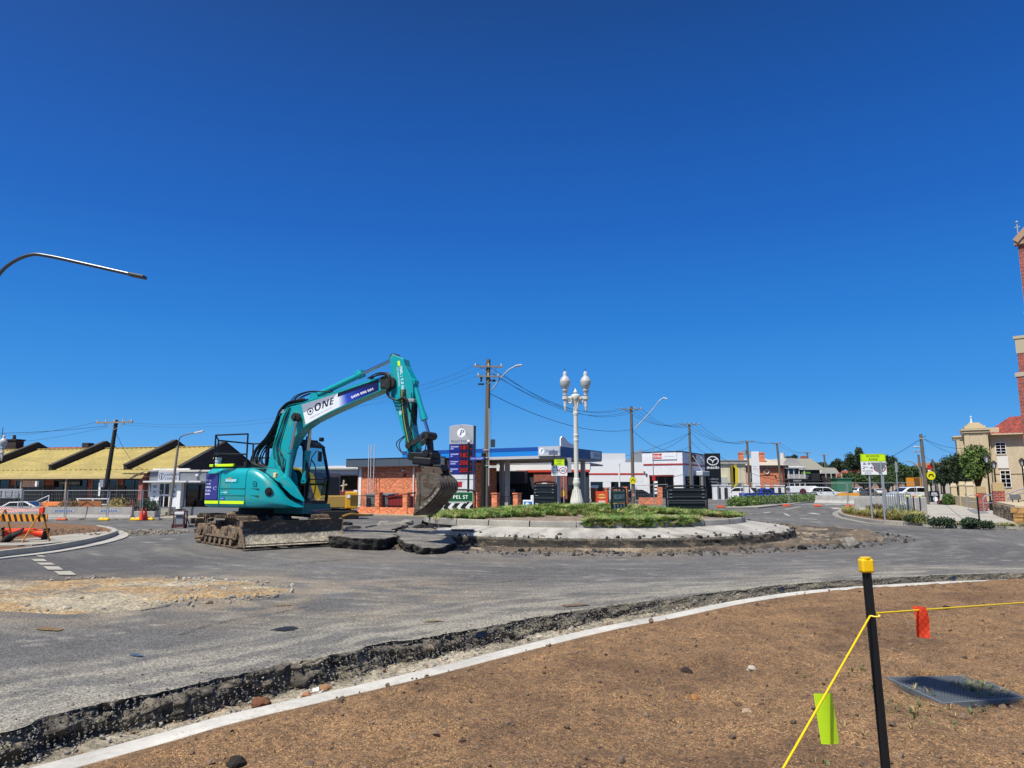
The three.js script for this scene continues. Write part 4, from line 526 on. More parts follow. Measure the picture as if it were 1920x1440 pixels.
  { const a = P3(1.77, 4.02, 0), b = P3(3.29, 4.51, 0), c = P3(4.36, 4.85, 0); part('arm_cylinder', [rod(a, b, .082, 18), rod(b.clone().lerp(a, .07), b.clone().lerp(c, .05), .105, 18), cyl(.1, .1, .2, a.x, a.y, 0, 14, Math.PI / 2), rbox(.18, .14, .16, .03, 3.18, 4.55, .0, 0, 0, .3)], tealPlain, X); part('cylinder_rod', rod(b, c, .046, 12), chrome, X); part('rod_eye', [cyl(.12, .12, .2, c.x, c.y, 0, 16, Math.PI / 2)], oily, X); part('cylinder_bracket', [prism([[1.55, 3.8], [1.95, 3.88], [1.85, 4.12], [1.7, 4.12]], .26, .01)], tealPlain, X); }
  // --- arm ---
  const ar = [[4.27, 4.86], [4.37, 4.95], [4.71, 4.79], [4.76, 4.62], [5.0, 4.22], [5.03, 3.9], [4.96, 3.3], [5.08, 2.75], [5.16, 2.5], [5.08, 2.28], [4.93, 2.28], [4.86, 2.45], [4.78, 2.79], [4.5, 3.52], [4.36, 3.82], [4.30, 4.1], [4.32, 4.52]];
  part('arm', muv(prism(ar, .27, .012)), teal, X);
  part('arm_stripe', tf(panel(.07, .17), 4.58, 4.66, .14, 0, 0, .18), hivis, X);
  const swl = sign(512, 128, g => { g.fillStyle = '#04a0a8'; g.fillRect(0, 0, 512, 128); g.fillStyle = '#e9f2ef'; g.font = 'bold 62px sans-serif'; g.fillText('SWL : 1.2 tonne', 8, 62); g.font = '36px sans-serif'; g.fillText('LES ARMSTRONG', 14, 112); }); part('load_label', tf(panel(.95, .22), 4.66, 4.15, .14, 0, 0, -Math.PI / 2 + .14), printMat(swl, .5), X);
  const no = sign(128, 64, g => { g.fillStyle = '#04a0a8'; g.fillRect(0, 0, 128, 64); g.fillStyle = '#e9f2ef'; g.font = 'bold 50px sans-serif'; g.fillText('135', 14, 50); }); part('number_label', tf(panel(.24, .12), 4.66, 3.42, .14, 0, 0, -Math.PI / 2 + .2), printMat(no, .5), X);
  part('arm_knuckle', [cyl(.16, .16, .5, 4.36, 4.18, 0, 16, Math.PI / 2), rbox(.3, .3, .44, .04, 4.2, 4.2, 0)], oily, X);
  { const a = P3(4.95, 4.18, 0), b = P3(5.28, 3.26, 0), c = P3(5.45, 2.8, 0), d = P3(5.5, 2.38, 0), e = P3(4.97, 2.56, 0); part('bucket_cylinder', [rod(a, b, .07, 16), rod(b.clone().lerp(a, .12), b.clone().lerp(c, .12), .09, 16), cyl(.1, .1, .2, a.x, a.y, 0, 14, Math.PI / 2)], tealPlain, X); part('cylinder_rod', rod(b, c, .042, 12), chrome, X);
    part('bucket_link', [beam(c, d, .12, .12), cyl(.1, .1, .44, c.x, c.y, 0, 14, Math.PI / 2)], oily, X); for (const s of [1, -1]) part('side_link', [beam(c.clone().setZ(s * .19), e.clone().setZ(s * .19), .06, .11), cyl(.08, .08, .1, e.x, e.y, s * .19, 12, Math.PI / 2)], oily, X); }
  part('tilt_hitch', [rbox(.66, .13, .42, .03, 5.34, 2.32, 0, 0, 0, -.05), rbox(.56, .2, .5, .05, 5.38, 2.17, 0, 0, 0, -.08), cyl(.21, .23, .2, 5.42, 2.1, 0, 20), cyl(.09, .09, .5, 5.06, 2.28, 0, 14, Math.PI / 2), cyl(.09, .09, .5, 5.5, 2.36, 0, 14, Math.PI / 2), rbox(.26, .16, .34, .03, 5.78, 2.0, 0)], mat('#111213', .55), X);
  part('bucket_ears', [prism([[5.36, 2.05], [5.9, 2.0], [5.98, 1.86], [5.8, 1.78], [5.4, 1.86]], .05, .008, .2), prism([[5.36, 2.05], [5.9, 2.0], [5.98, 1.86], [5.8, 1.78], [5.4, 1.86]], .05, .008, -.2), cyl(.085, .085, .5, 5.66, 1.94, 0, 16, Math.PI / 2)], mat('#56493c', .8), X);
  { // bucket
    const out = along([[5.44, 1.88], [5.64, 1.9], [5.9, 1.82], [6.07, 1.67], [6.08, 1.5], [5.94, 1.31], [5.7, 1.09], [5.38, .9]]), N = 26, o = []; for (let k = 0; k <= N; k++) { const p = out(k / N); o.push([p.x, p.y]); }
    const inn = o.map(([x, y], i) => { const a = o[Math.max(0, i - 1)], b = o[Math.min(N, i + 1)], dx = b[0] - a[0], dy = b[1] - a[1], l = Math.hypot(dx, dy); return [x + dy / l * .035, y - dx / l * .035]; });
    const worn = mat('#ffffff', .6, { metalness: .15, map: tex(256, 256, (i, j, u, v) => { const a = fbm(u * 6, v * 6, 4, 161, 6), b = fbm(u * 3, v * 50, 3, 162, 0), c = hsh(i, j, 163); const k = .7 + .45 * (b - .5) + .25 * (c - .5); return mix3([138 * k, 128 * k, 115 * k], [118 * k, 98 * k, 75 * k], sm(.4, .65, a)); }, 1.6, 1.6) });
    part('bucket_shell', muv(prism([...o, ...inn.reverse()], .8)).translate(0, 0, .06), worn, X);
    const side = [...o.slice(0, N + 1), [5.36, .92], [5.44, 1.4], [5.38, 1.86]]; for (const s of [1, -1]) { const sp = part('bucket_side', muv(prism(side, .03, 0, s * .4 + .06)), worn, X); part('side_wear_plate', muv(prism([[5.52, 1.76], [5.86, 1.7], [5.96, 1.55], [5.84, 1.36], [5.62, 1.24], [5.54, 1.4]], .02, .004, s * .422 + .06)), worn, sp); part('side_cutter', muv(prism([[5.34, .86], [5.5, .98], [5.53, 1.34], [5.5, 1.82], [5.4, 1.88], [5.44, 1.4], [5.36, .95]], .025, .004, s * .424 + .06)), worn, sp);
      for (let k = 0; k < 6; k++) { const q = out(.62 + k * .058), r = out(.63 + k * .058), a = Math.atan2(r.y - q.y, r.x - q.x); part('wear_button', box(.08, .06, .03, q.x - .02, q.y + .035, s * .43 + .06, 0, 0, a), mat('#8e877c', .6, { metalness: .3 }), sp); } }
    part('cutting_lip', muv(prism([[5.32, .85], [5.43, .89], [5.62, 1.04], [5.6, 1.08], [5.37, .95]], .88)), worn, X);
    for (let k = 0; k < 6; k++) { const z = (k - 2.5) * .13 + .06; const pts = []; for (let i = 6; i <= 24; i++) pts.push(o[i]); part('wear_strap', muv(prism([...pts.map(p => p), ...pts.map(([x, y], i) => { const a = pts[Math.max(0, i - 1)], b = pts[Math.min(pts.length - 1, i + 1)], dx = b[0] - a[0], dy = b[1] - a[1], l = Math.hypot(dx, dy); return [x - dy / l * .016, y + dx / l * .016]; }).reverse()], .07, 0, z)), worn, X); }
  }
  // --- hydraulic hoses ---
  { const R = rng(88); for (let k = 0; k < 15; k++) { const z = -.17 + .36 * k / 14 + .04 * (R() - .5), o = () => .07 * (R() - .5), b = .22 * R(), pts = [P3(.75 + .2 * R(), 2.02, z * .7 + .1), P3(.3 + o(), 2.05 + o(), z + .1), P3(-.12 - b + o(), 2.22 + o(), z + .08), P3(-.14 - b * .6, 2.55 + o(), z + .04), P3(.2 + o(), 2.95 + o(), z), P3(.5 + o(), 3.3 + o(), z), P3(.62 + o(), 3.62 + o(), z), P3(.9 + o() * .5, 3.82 + .04 * R(), z), P3(1.5, 3.9 + .04 * R(), z * .9)]; part('hose', tube(pts, .014 + .006 * R(), 6, 40), hoseM, X); }
    for (let k = 0; k < 5; k++) { const z = -.14 + .07 * k; part('hose', tube([P3(.9, 3.8, z), P3(1.1, 4.0 + .05 * R(), z), P3(1.6, 4.12 + .04 * R(), z), P3(2.1, 4.1, z), P3(2.4, 4.08, z)], .014, 6, 24), hoseM, X); part('steel_pipe', tube([P3(.7, 3.5, z), P3(.85, 3.76, z), P3(1.5, 3.85, z), P3(2.6, 4.08, z), P3(3.8, 4.34, z)], .012, 6, 24), tealPlain, X); }
    for (let k = 0; k < 9; k++) { const z = .15 + .05 * (k % 3) - (k > 5 ? .33 : 0), o = () => .08 * (R() - .5); part('hose', tube([P3(3.7 + o(), 4.34, z), P3(4.05 + o(), 4.44 + o(), z + .02), P3(4.32 + o(), 4.38 + o(), z + .04), P3(4.42 + o() * .5, 4.1 + o(), z + .05), P3(4.32 + o(), 3.9 + o(), z + .05), P3(4.6 + o(), 3.72 + o(), z + .02), P3(4.85, 3.75 + o(), z), P3(4.98 + o() * .4, 3.4, z * .8)], .014, 6, 36), hoseM, X); }
    for (let k = 0; k < 6; k++) { const z = -.12 + .05 * k, o = () => .05 * (R() - .5); part('hose', tube([P3(4.98, 3.9, z), P3(5.0 + o(), 3.4, z), P3(4.98 + o(), 3.0, z + .05), P3(5.04 + o(), 2.7, z + .08), P3(4.98 + o(), 2.5, z + .1), P3(5.1, 2.36, z)], .015, 6, 30), hoseM, X); }
    for (const [z, s] of [[.2, 1], [-.2, 2], [.24, 3]]) part('hose', tube([P3(4.86, 2.8, z), P3(4.72 - .03 * s, 2.62, z), P3(4.76, 2.42, z), P3(5.0, 2.3, z)], .012, 6, 20), hoseM, X);
    part('hose', tube([P3(5.1, 2.7, .1), P3(5.3, 2.85, .12), P3(5.44, 2.7, .12), P3(5.4, 2.45, .1)], .013, 6, 20), hoseM, X);
    for (let k = 0; k < 7; k++) { const z = .19 + .03 * (k % 2), o = k * .045; part('hose', tube([P3(.62 + o, 2.1, z + .05), P3(.5 + o * .8, 2.6, z + .02), P3(.66 + o * .7, 3.1, z), P3(.8 + o * .6, 3.45, z), P3(.95 + o * .4, 3.72, z - .02)], .011, 6, 24), k % 3 ? hoseM : tealPlain, X); }
    for (let k = 0; k < 5; k++) { const z = .15, o = k * .035; part('hose', tube([P3(4.66 + o, 4.0, z), P3(4.7 + o, 3.6, z + .02), P3(4.78 + o, 3.1, z + .01), P3(4.9 + o, 2.62, z)], .01, 6, 20), k === 1 ? mat('#a8b03a', .6) : hoseM, X); }
    part('hose_clamp', [rbox(.2, .09, .3, .02, 4.96, 3.7, 0), rbox(.12, .12, .34, .02, .72, 3.62, 0)], galv, X);
    part('cab_hose', tube([P3(.72, 2.6, .26), P3(.95, 2.35, .3), P3(1.0, 1.8, .33), P3(1.05, 1.3, .3)], .016, 6, 24), hoseM, X); }
  // --- cab on the far side ---
  const dk = mat('#121416', .45), pane = mat('#dfeef0', .02, { transmission: 1, thickness: 0, ior: 1.3 }); const cz0 = -.34, cz1 = -1.16;
  const cabS = [[.12, 1.08], [.12, 2.6], [.3, 2.82], [1.25, 2.8], [1.5, 2.62], [1.74, 1.75], [1.62, 1.08]];
  const cab = new THREE.Group(); cab.name = 'cab'; cab.position.set(-.34, 0, .06); X.add(cab);
  part('cab_roof', [prism([[.1, 2.68], [.28, 2.86], [1.26, 2.84], [1.5, 2.68], [1.46, 2.64], [1.2, 2.74], [.3, 2.76], [.16, 2.64]], .88, .01, -.79), rbox(.95, .05, .8, .02, .78, 2.86, -.79)], dk, cab);
  for (const z of [cz0, cz1]) part('cab_pillar', [[.12, 1.08, .14, 2.7, .09], [.8, 1.08, .78, 2.78, .09], [1.64, 1.1, 1.72, 1.75, .07], [1.72, 1.75, 1.46, 2.7, .07]].map(([a, b, c, d, w]) => beam(P3(a, b, z), P3(c, d, z), w * .8, w)).concat([beam(P3(.1, 1.1, z), P3(1.65, 1.1, z), .06, .12), beam(P3(.8, 1.62, z), P3(1.7, 1.62, z), .05, .06)]), dk, cab);
  part('cab_cross_bar', [beam(P3(1.47, 2.68, cz0), P3(1.47, 2.68, cz1), .06, .07), beam(P3(1.65, 1.1, cz0), P3(1.65, 1.1, cz1), .06, .12), beam(P3(1.72, 1.75, cz0), P3(1.72, 1.75, cz1), .04, .04)], dk, cab);
  part('cab_lower_panel', [prism([[.12, 1.08], [.8, 1.08], [.8, 1.6], [.12, 1.6]], .03, 0, cz0), prism([[.12, 1.08], [.8, 1.08], [.8, 1.6], [.12, 1.6]], .03, 0, cz1), box(.03, 1.0, .8, .13, 1.6, -.79)], dk, cab);
  for (const z of [cz0 + .004, cz1 - .004]) part('side_window', prism([[.86, 1.66], [1.68, 1.66], [1.68, 1.76], [1.42, 2.64], [.86, 2.7]], .006, 0, z), pane, cab);
  part('windscreen', beam(P3(1.715, 1.8, -.79), P3(1.475, 2.64, -.79), .8, .008), pane, cab); part('lower_windscreen', beam(P3(1.65, 1.2, -.79), P3(1.715, 1.72, -.79), .8, .008), pane, cab);
  part('seat', [rbox(.5, .14, .5, .05, .6, 1.5, -.8), rbox(.14, .75, .5, .05, .36, 1.86, -.8, 0, 0, .15), rbox(.12, .2, .3, .04, .3, 2.34, -.8)], black, cab); part('console', [rbox(.5, .12, .14, .03, .75, 1.72, -.48), cyl(.02, .03, .25, 1.0, 1.86, -.48, 8), rbox(.1, .26, .2, .02, 1.4, 1.75, -.5), cyl(.012, .012, .6, 1.3, 1.5, -.7, 8)], black, cab);
  part('cab_base', [box(1.5, .14, .98, .62, 1.0, -.72), box(1.0, .24, .4, 1.1, .95, .0)], tealDark, X); part('cab_stripe', [box(.7, .06, .01, 1.0, 1.03, -.225)], hivis, X);
  part('deck', [rbox(1.35, .1, .64, .02, .85, 1.06, .02)], oily, X);
  part('mirror', [rod(P3(1.3, 1.7, -.3), P3(1.5, 2.35, -.22), .012), rod(P3(1.5, 2.35, -.22), P3(1.68, 2.52, -.18), .012), rod(P3(1.68, 2.52, -.18), P3(1.8, 2.5, -.18), .012), rbox(.05, .27, .14, .02, 1.82, 2.36, -.18)], black, X);
  part('hand_rail', [tube([P3(1.4, 1.2, -.28), P3(1.56, 1.3, -.28), P3(1.58, 2.1, -.28), P3(1.42, 2.3, -.28)], .016, 6, 20)], black, X);
  part('head_lamp', [rbox(.1, .12, .14, .03, 1.14, 2.9, -.46), rbox(.1, .12, .14, .03, 1.14, 2.9, -1.0)], black, X);
}
// ---------- builders shared by the street ----------
function wire(label, a, b, sag, r = .016, group) { const pts = []; for (let k = 0; k <= 14; k++) { const t = k / 14, p = a.clone().lerp(b, t); p.y -= sag * 4 * t * (1 - t); pts.push(p); } return solo('overhead_wire', label, 'wire', tube(pts, r * .66, 5, 28), black, V3(0, 0, 0), 0, group); }
function utilityPole(label, px, pyTop, D, r0, arms, turn = 0, lean = 0, m = woodPole) {
  const b = foot(px, D), h = at(px, pyTop, D).y - b.y, t = thing('utility_pole', label, 'pole', b, turn); const topx = lean;
  part('pole_shaft', rod(V3(0, 0, 0), V3(topx, h, 0), r0, 14, r0 * .72), m, t);
  for (const [y, w, thk] of arms) { const c = part('cross_arm', box(w, .11, .1, topx * y / h, y, .16), mat('#8a8378', .9), t); const n = Math.round(w / .55); for (let k = 0; k < n; k++) { const x = -w / 2 + .1 + (w - .2) * k / (n - 1) + topx * y / h; part('insulator', [cyl(.035, .05, .16, x, y + .13, .16, 8), cyl(.015, .015, .1, x, y + .05, .16, 6)], mat('#c9c3ba', .4), c); } for (const s of [-1, 1]) part('arm_brace', beam(V3(s * w * .3 + topx, y - .04, .14), V3(topx, y - .5, .14), .03, .03), galv, c); }
  return { t, b, h, topx };
}
const asW = (o, x, y, z) => V3(x, y, z).applyAxisAngle(V3(0, 1, 0), o.t.rotation.y).add(o.b);
function leafGeo(n, size, seed, spread = 1) { const R = rng(seed), P = []; for (let k = 0; k < n; k++) { const c = V3((R() - .5) * spread, (R() - .5) * spread, (R() - .5) * spread), a = V3(R() - .5, R() - .5, R() - .5).normalize(), b = V3(R() - .5, R() - .5, R() - .5).cross(a).normalize(), s = size * (.6 + .8 * R()); const q = [c.clone().addScaledVector(a, -s), c.clone().addScaledVector(b, s * .5), c.clone().addScaledVector(a, s), c.clone().addScaledVector(b, -s * .5)]; for (const i of [0, 1, 2, 0, 2, 3]) P.push(q[i].x, q[i].y, q[i].z); } const g = new THREE.BufferGeometry(); g.setAttribute('position', new THREE.Float32BufferAttribute(P, 3)); g.computeVertexNormals(); return g; }
const leafy = new THREE.MeshStandardMaterial({ roughness: .75, side: THREE.DoubleSide, vertexColors: true });
function foliage(name, parent, lobes, count, leaf, cols, seed, geoN = 7) { // leaves spread through lobes [x,y,z,rx,ry,rz]
  const R = rng(seed), L = [], vol = lobes.map(l => Math.pow(l[3] * l[4] * l[5], .7)), sum = vol.reduce((a, b) => a + b, 0);
  lobes.forEach((l, i) => { const n = Math.round(count * vol[i] / sum); for (let k = 0; k < n; k++) { const a = R() * 6.283, c = R() * 2 - 1, s = Math.sqrt(1 - c * c), r = Math.pow(R(), .38) * (.78 + .34 * vn(Math.cos(a) * s * 2.4 + seed, c * 2.4 + Math.sin(a) * s * 2, i + seed)); L.push([l[0] + Math.cos(a) * s * l[3] * r, l[1] + c * l[4] * r, l[2] + Math.sin(a) * s * l[5] * r, R() * 6, R() * 6, R() * 6, .7 + .6 * R()]); } });
  const G = leafGeo(geoN, leaf, seed, leaf * 4.2).attributes.position.array, nv = G.length / 3, P = new Float32Array(L.length * G.length), K = new Float32Array(P.length), e = new THREE.Euler(), m = new THREE.Matrix4(), v = V3();
  L.forEach((q, i) => { m.makeRotationFromEuler(e.set(q[3], q[4], q[5])); const c = cols[Math.floor(R() * cols.length)], k = .7 + .6 * R(); for (let j = 0; j < nv; j++) { v.set(G[j * 3], G[j * 3 + 1], G[j * 3 + 2]).multiplyScalar(q[6]).applyMatrix4(m); const o = (i * nv + j) * 3; P[o] = v.x + q[0]; P[o + 1] = v.y + q[1]; P[o + 2] = v.z + q[2]; K[o] = c[0] * k; K[o + 1] = c[1] * k; K[o + 2] = c[2] * k; } });
  const g = new THREE.BufferGeometry(); g.setAttribute('position', new THREE.BufferAttribute(P, 3)); g.setAttribute('color', new THREE.BufferAttribute(K, 3)); g.computeVertexNormals(); return part(name, g, leafy, parent);
}
const GREEN = [[.05, .09, .025], [.07, .12, .03], [.04, .075, .025]], BRIGHT = [[.12, .2, .03], [.17, .26, .05], [.09, .16, .03]], DARKG = [[.03, .055, .024], [.042, .074, .028], [.024, .045, .022]];
function bush(label, p, w, h, d, cols, seed, name = 'shrub', count = 420, leaf = .05) { const t = thing(name, label, 'shrub', p); const lobes = [[0, h * .5, 0, w * .5, h * .52, d * .5], [-w * .25, h * .45, 0, w * .3, h * .42, d * .4], [w * .26, h * .42, .05, w * .3, h * .4, d * .4]]; part('stem', [cyl(.02, .03, h * .6, 0, h * .28, 0, 6), rod(V3(0, h * .2, 0), V3(w * .2, h * .6, 0), .015), rod(V3(0, h * .2, 0), V3(-w * .2, h * .55, 0), .015)], mat('#4a3b2a', .9), t); foliage('leaves', t, lobes, count, leaf, cols, seed); return t; }
function tree(label, p, h, crown, cols, seed, o = {}) { // crown: lobes in metres from the base
  const t = thing(o.name || 'tree', label, 'tree', p), R = rng(seed), tr = o.trunk || h * .035, limbs = [rod(V3(0, -.2, 0), V3(0, h * .45, 0), tr, 9, tr * .7)]; crown.forEach(l => limbs.push(rod(V3(0, h * .3, 0), V3(l[0], l[1], l[2]), tr * .5, 6, tr * .15)));
  part('trunk', limbs, mat('#3d3126', .95), t); foliage('crown', t, crown, o.count || 900, o.leaf || .3, cols, seed, o.n || 7); return t; }
function blobs(n, rx, ry, rz, cy, seed, k = .45) { const R = rng(seed), L = [[0, cy, 0, rx * .62, ry * .72, rz * .62]]; for (let i = 0; i < n; i++) { const a = i / n * 6.283 + R() * .8, e = (R() - .45) * 1.6, c = Math.cos(e); L.push([Math.cos(a) * c * rx * .62, cy + Math.sin(e) * ry * .6, Math.sin(a) * c * rz * .62, rx * k * (.7 + .6 * R()), ry * k * (.7 + .5 * R()), rz * k * (.7 + .6 * R())]); } return L; }
const carPaint = c => mat(c, .25, { clearcoat: 1, clearcoatRoughness: .08 });
function car(name, label, cat, p, turn, col, kind, group) { // length along x, front at +x
  const t = thing(name, label, cat, p, turn, group), P = carPaint(col), W = kind === 'suv' ? 1.86 : 1.78;
  const prof = { suv: [[-2.3, .34], [-2.34, .75], [-2.28, 1.05], [-2.12, 1.3], [-1.85, 1.62], [-1.4, 1.7], [.1, 1.68], [.45, 1.6], [1.12, 1.12], [1.9, 1.0], [2.2, .86], [2.32, .6], [2.26, .3], [1.9, .26], [-1.9, .26]], hatch: [[-2.0, .32], [-2.05, .75], [-1.98, 1.0], [-1.7, 1.35], [-1.3, 1.47], [.1, 1.46], [.4, 1.38], [1.05, .98], [1.75, .86], [2.02, .68], [2.05, .45], [1.98, .25], [-1.9, .25]], van: [[-2.2, .3], [-2.25, 1.6], [-2.1, 1.8], [.9, 1.82], [1.25, 1.7], [1.75, 1.12], [2.2, .98], [2.3, .7], [2.25, .3]], ute: [[-2.6, .45], [-2.62, .98], [-.6, 1.0], [-.45, 1.5], [.5, 1.5], [1.1, 1.02], [2.1, .9], [2.4, .7], [2.38, .35], [-2.5, .35]], sedan: [[-2.3, .35], [-2.35, .8], [-2.2, .98], [-1.5, 1.05], [-.95, 1.38], [.2, 1.42], [.95, 1.02], [1.9, .9], [2.28, .7], [2.3, .4], [2.2, .25], [-2.2, .25]] }[kind];
  part('body', prism(prof, W, .07), P, t);
  const gl = { suv: [[-1.95, 1.12], [-1.72, 1.52], [-1.3, 1.6], [.08, 1.58], [.36, 1.52], [.86, 1.12]], hatch: [[-1.6, 1.0], [-1.4, 1.3], [-1.1, 1.39], [.08, 1.38], [.32, 1.31], [.8, 1.0]], van: [[.45, 1.15], [.45, 1.66], [1.1, 1.62], [1.5, 1.16]], ute: [[-.42, 1.05], [-.34, 1.42], [.42, 1.42], [.9, 1.05]], sedan: [[-1.3, 1.05], [-.86, 1.32], [.16, 1.35], [.74, 1.04]] }[kind];
  for (const s of [1, -1]) part('side_window', prism(gl, .02, .004, s * (W / 2 - .004)), glassDark, t); const post = (gl[0][0] + gl[gl.length - 1][0]) / 2; if (kind !== 'van') for (const s of [1, -1]) part('window_post', box(.06, gl[2][1] - gl[0][1], .03, post, (gl[2][1] + gl[0][1]) / 2, s * (W / 2 + .002)), P, t);
  { const i = prof.findIndex((q, k) => k > 3 && q[1] < prof[k - 1][1] - .3), a = prof[i - 1], b = prof[i]; if (i > 0) part('windscreen', beam(V3(mix(a[0], b[0], .1) + .03, mix(a[1], b[1], .1) + .02, 0), V3(mix(a[0], b[0], .92) + .03, mix(a[1], b[1], .92) + .02, 0), W * .82, .02), glassDark, t); }
  { const q = { suv: [-2.2, 1.18, -1.92, 1.55], hatch: [-1.9, 1.08, -1.64, 1.36], van: [-2.27, 1.2, -2.22, 1.6], ute: [-.6, 1.1, -.48, 1.42], sedan: [-1.45, 1.1, -1.0, 1.35] }[kind]; part('rear_window', beam(V3(q[0] - .02, q[1] + .02, 0), V3(q[2] - .02, q[3] + .02, 0), W * .76, .02), glassDark, t); }
  const wx = prof[prof.length - 2][0] > 2 ? 1.4 : 1.3; for (const x of [-wx, wx]) for (const s of [1, -1]) { const w = part('wheel', [tf(new THREE.TorusGeometry(.25, .085, 8, 20), x, .33, s * (W / 2 - .08)), cyl(.2, .2, .16, x, .33, s * (W / 2 - .09), 18, Math.PI / 2)], rubber, t); part('rim', [cyl(.2, .2, .02, x, .33, s * (W / 2 + .0), 16, Math.PI / 2), cyl(.07, .05, .04, x, .33, s * (W / 2 + .01), 10, Math.PI / 2)], mat('#9aa0a4', .35, { metalness: .8 }), w); part('wheel_arch', tf(new THREE.TorusGeometry(.36, .03, 6, 20, Math.PI), x, .33, s * (W / 2 - .0)), black, w); }
  const fx = prof.reduce((m, q) => Math.max(m, q[0]), -9), rx = prof.reduce((m, q) => Math.min(m, q[0]), 9); for (const s of [1, -1]) { part('headlight', rbox(.16, .14, .34, .04, fx - .16, .72, s * W * .36), mat('#dfe6ea', .1), t); part('tail_light', rbox(.12, .22, .2, .03, rx + .04, .9, s * W * .41), mat('#8e0f10', .25), t); part('door_mirror', rbox(.12, .12, .18, .04, gl[gl.length - 1][0] - .1, gl[0][1] + .06, s * (W / 2 + .1)), P, t); part('door_line', [box(.012, .6, .01, post, .75, s * (W / 2 + .002)), box(.012, .6, .01, gl[gl.length - 1][0] - .05, .72, s * (W / 2 + .002)), box(.16, .03, .02, post - .2, .92, s * (W / 2 + .006))], black, t); }
  part('bumper', [rbox(.14, .2, W * .94, .05, fx - .06, .42, 0), rbox(.14, .2, W * .94, .05, rx + .05, .45, 0)], mat('#1b1c1e', .6), t); part('number_plate', [box(.02, .12, .38, fx + .015, .45, 0), box(.02, .12, .38, rx - .025, .55, 0)], mat('#d8b93a', .5), t);
  return t;
}
const feltT = (a, b, s) => tex(128, 128, (i, j, u, v) => mix3(a, b, fbm(u * 8, v * 8, 4, s, 8)).map(q => q * (.92 + .16 * hsh(i, j, s))));
function ribRoof(x0, x1, za, ya, zb, yb, per = .3, amp = .018) { const n = Math.round((x1 - x0) / per) * 6; return sheet(n, 2, (u, v) => { const x = mix(x0, x1, u); return { p: [x, mix(ya, yb, v) + amp * Math.pow(.5 + .5 * Math.cos(x / per * 6.283), 3), mix(za, zb, v)] }; }); }
function windowUnit(parent, x, y, z, w, h, cols, rows, fm, gm = glassDark, name = 'window') { const f = part(name, [box(w, .06, .08, x, y + h / 2, z), box(w, .06, .1, x, y - h / 2, z), box(.06, h, .08, x - w / 2, y, z), box(.06, h, .08, x + w / 2, y, z)], fm, parent); for (let i = 0; i < cols; i++) for (let j = 0; j < rows; j++) part('pane', box(w / cols - .05, h / rows - .05, .02, x - w / 2 + w / cols * (i + .5), y - h / 2 + h / rows * (j + .5), z - .01), gm, f); for (let i = 1; i < cols; i++) part('mullion', box(.04, h, .06, x - w / 2 + w / cols * i, y, z + .004), fm, f); for (let j = 1; j < rows; j++) part('transom', box(w, .04, .06, x, y - h / 2 + h / rows * j, z + .006), fm, f); return f; }

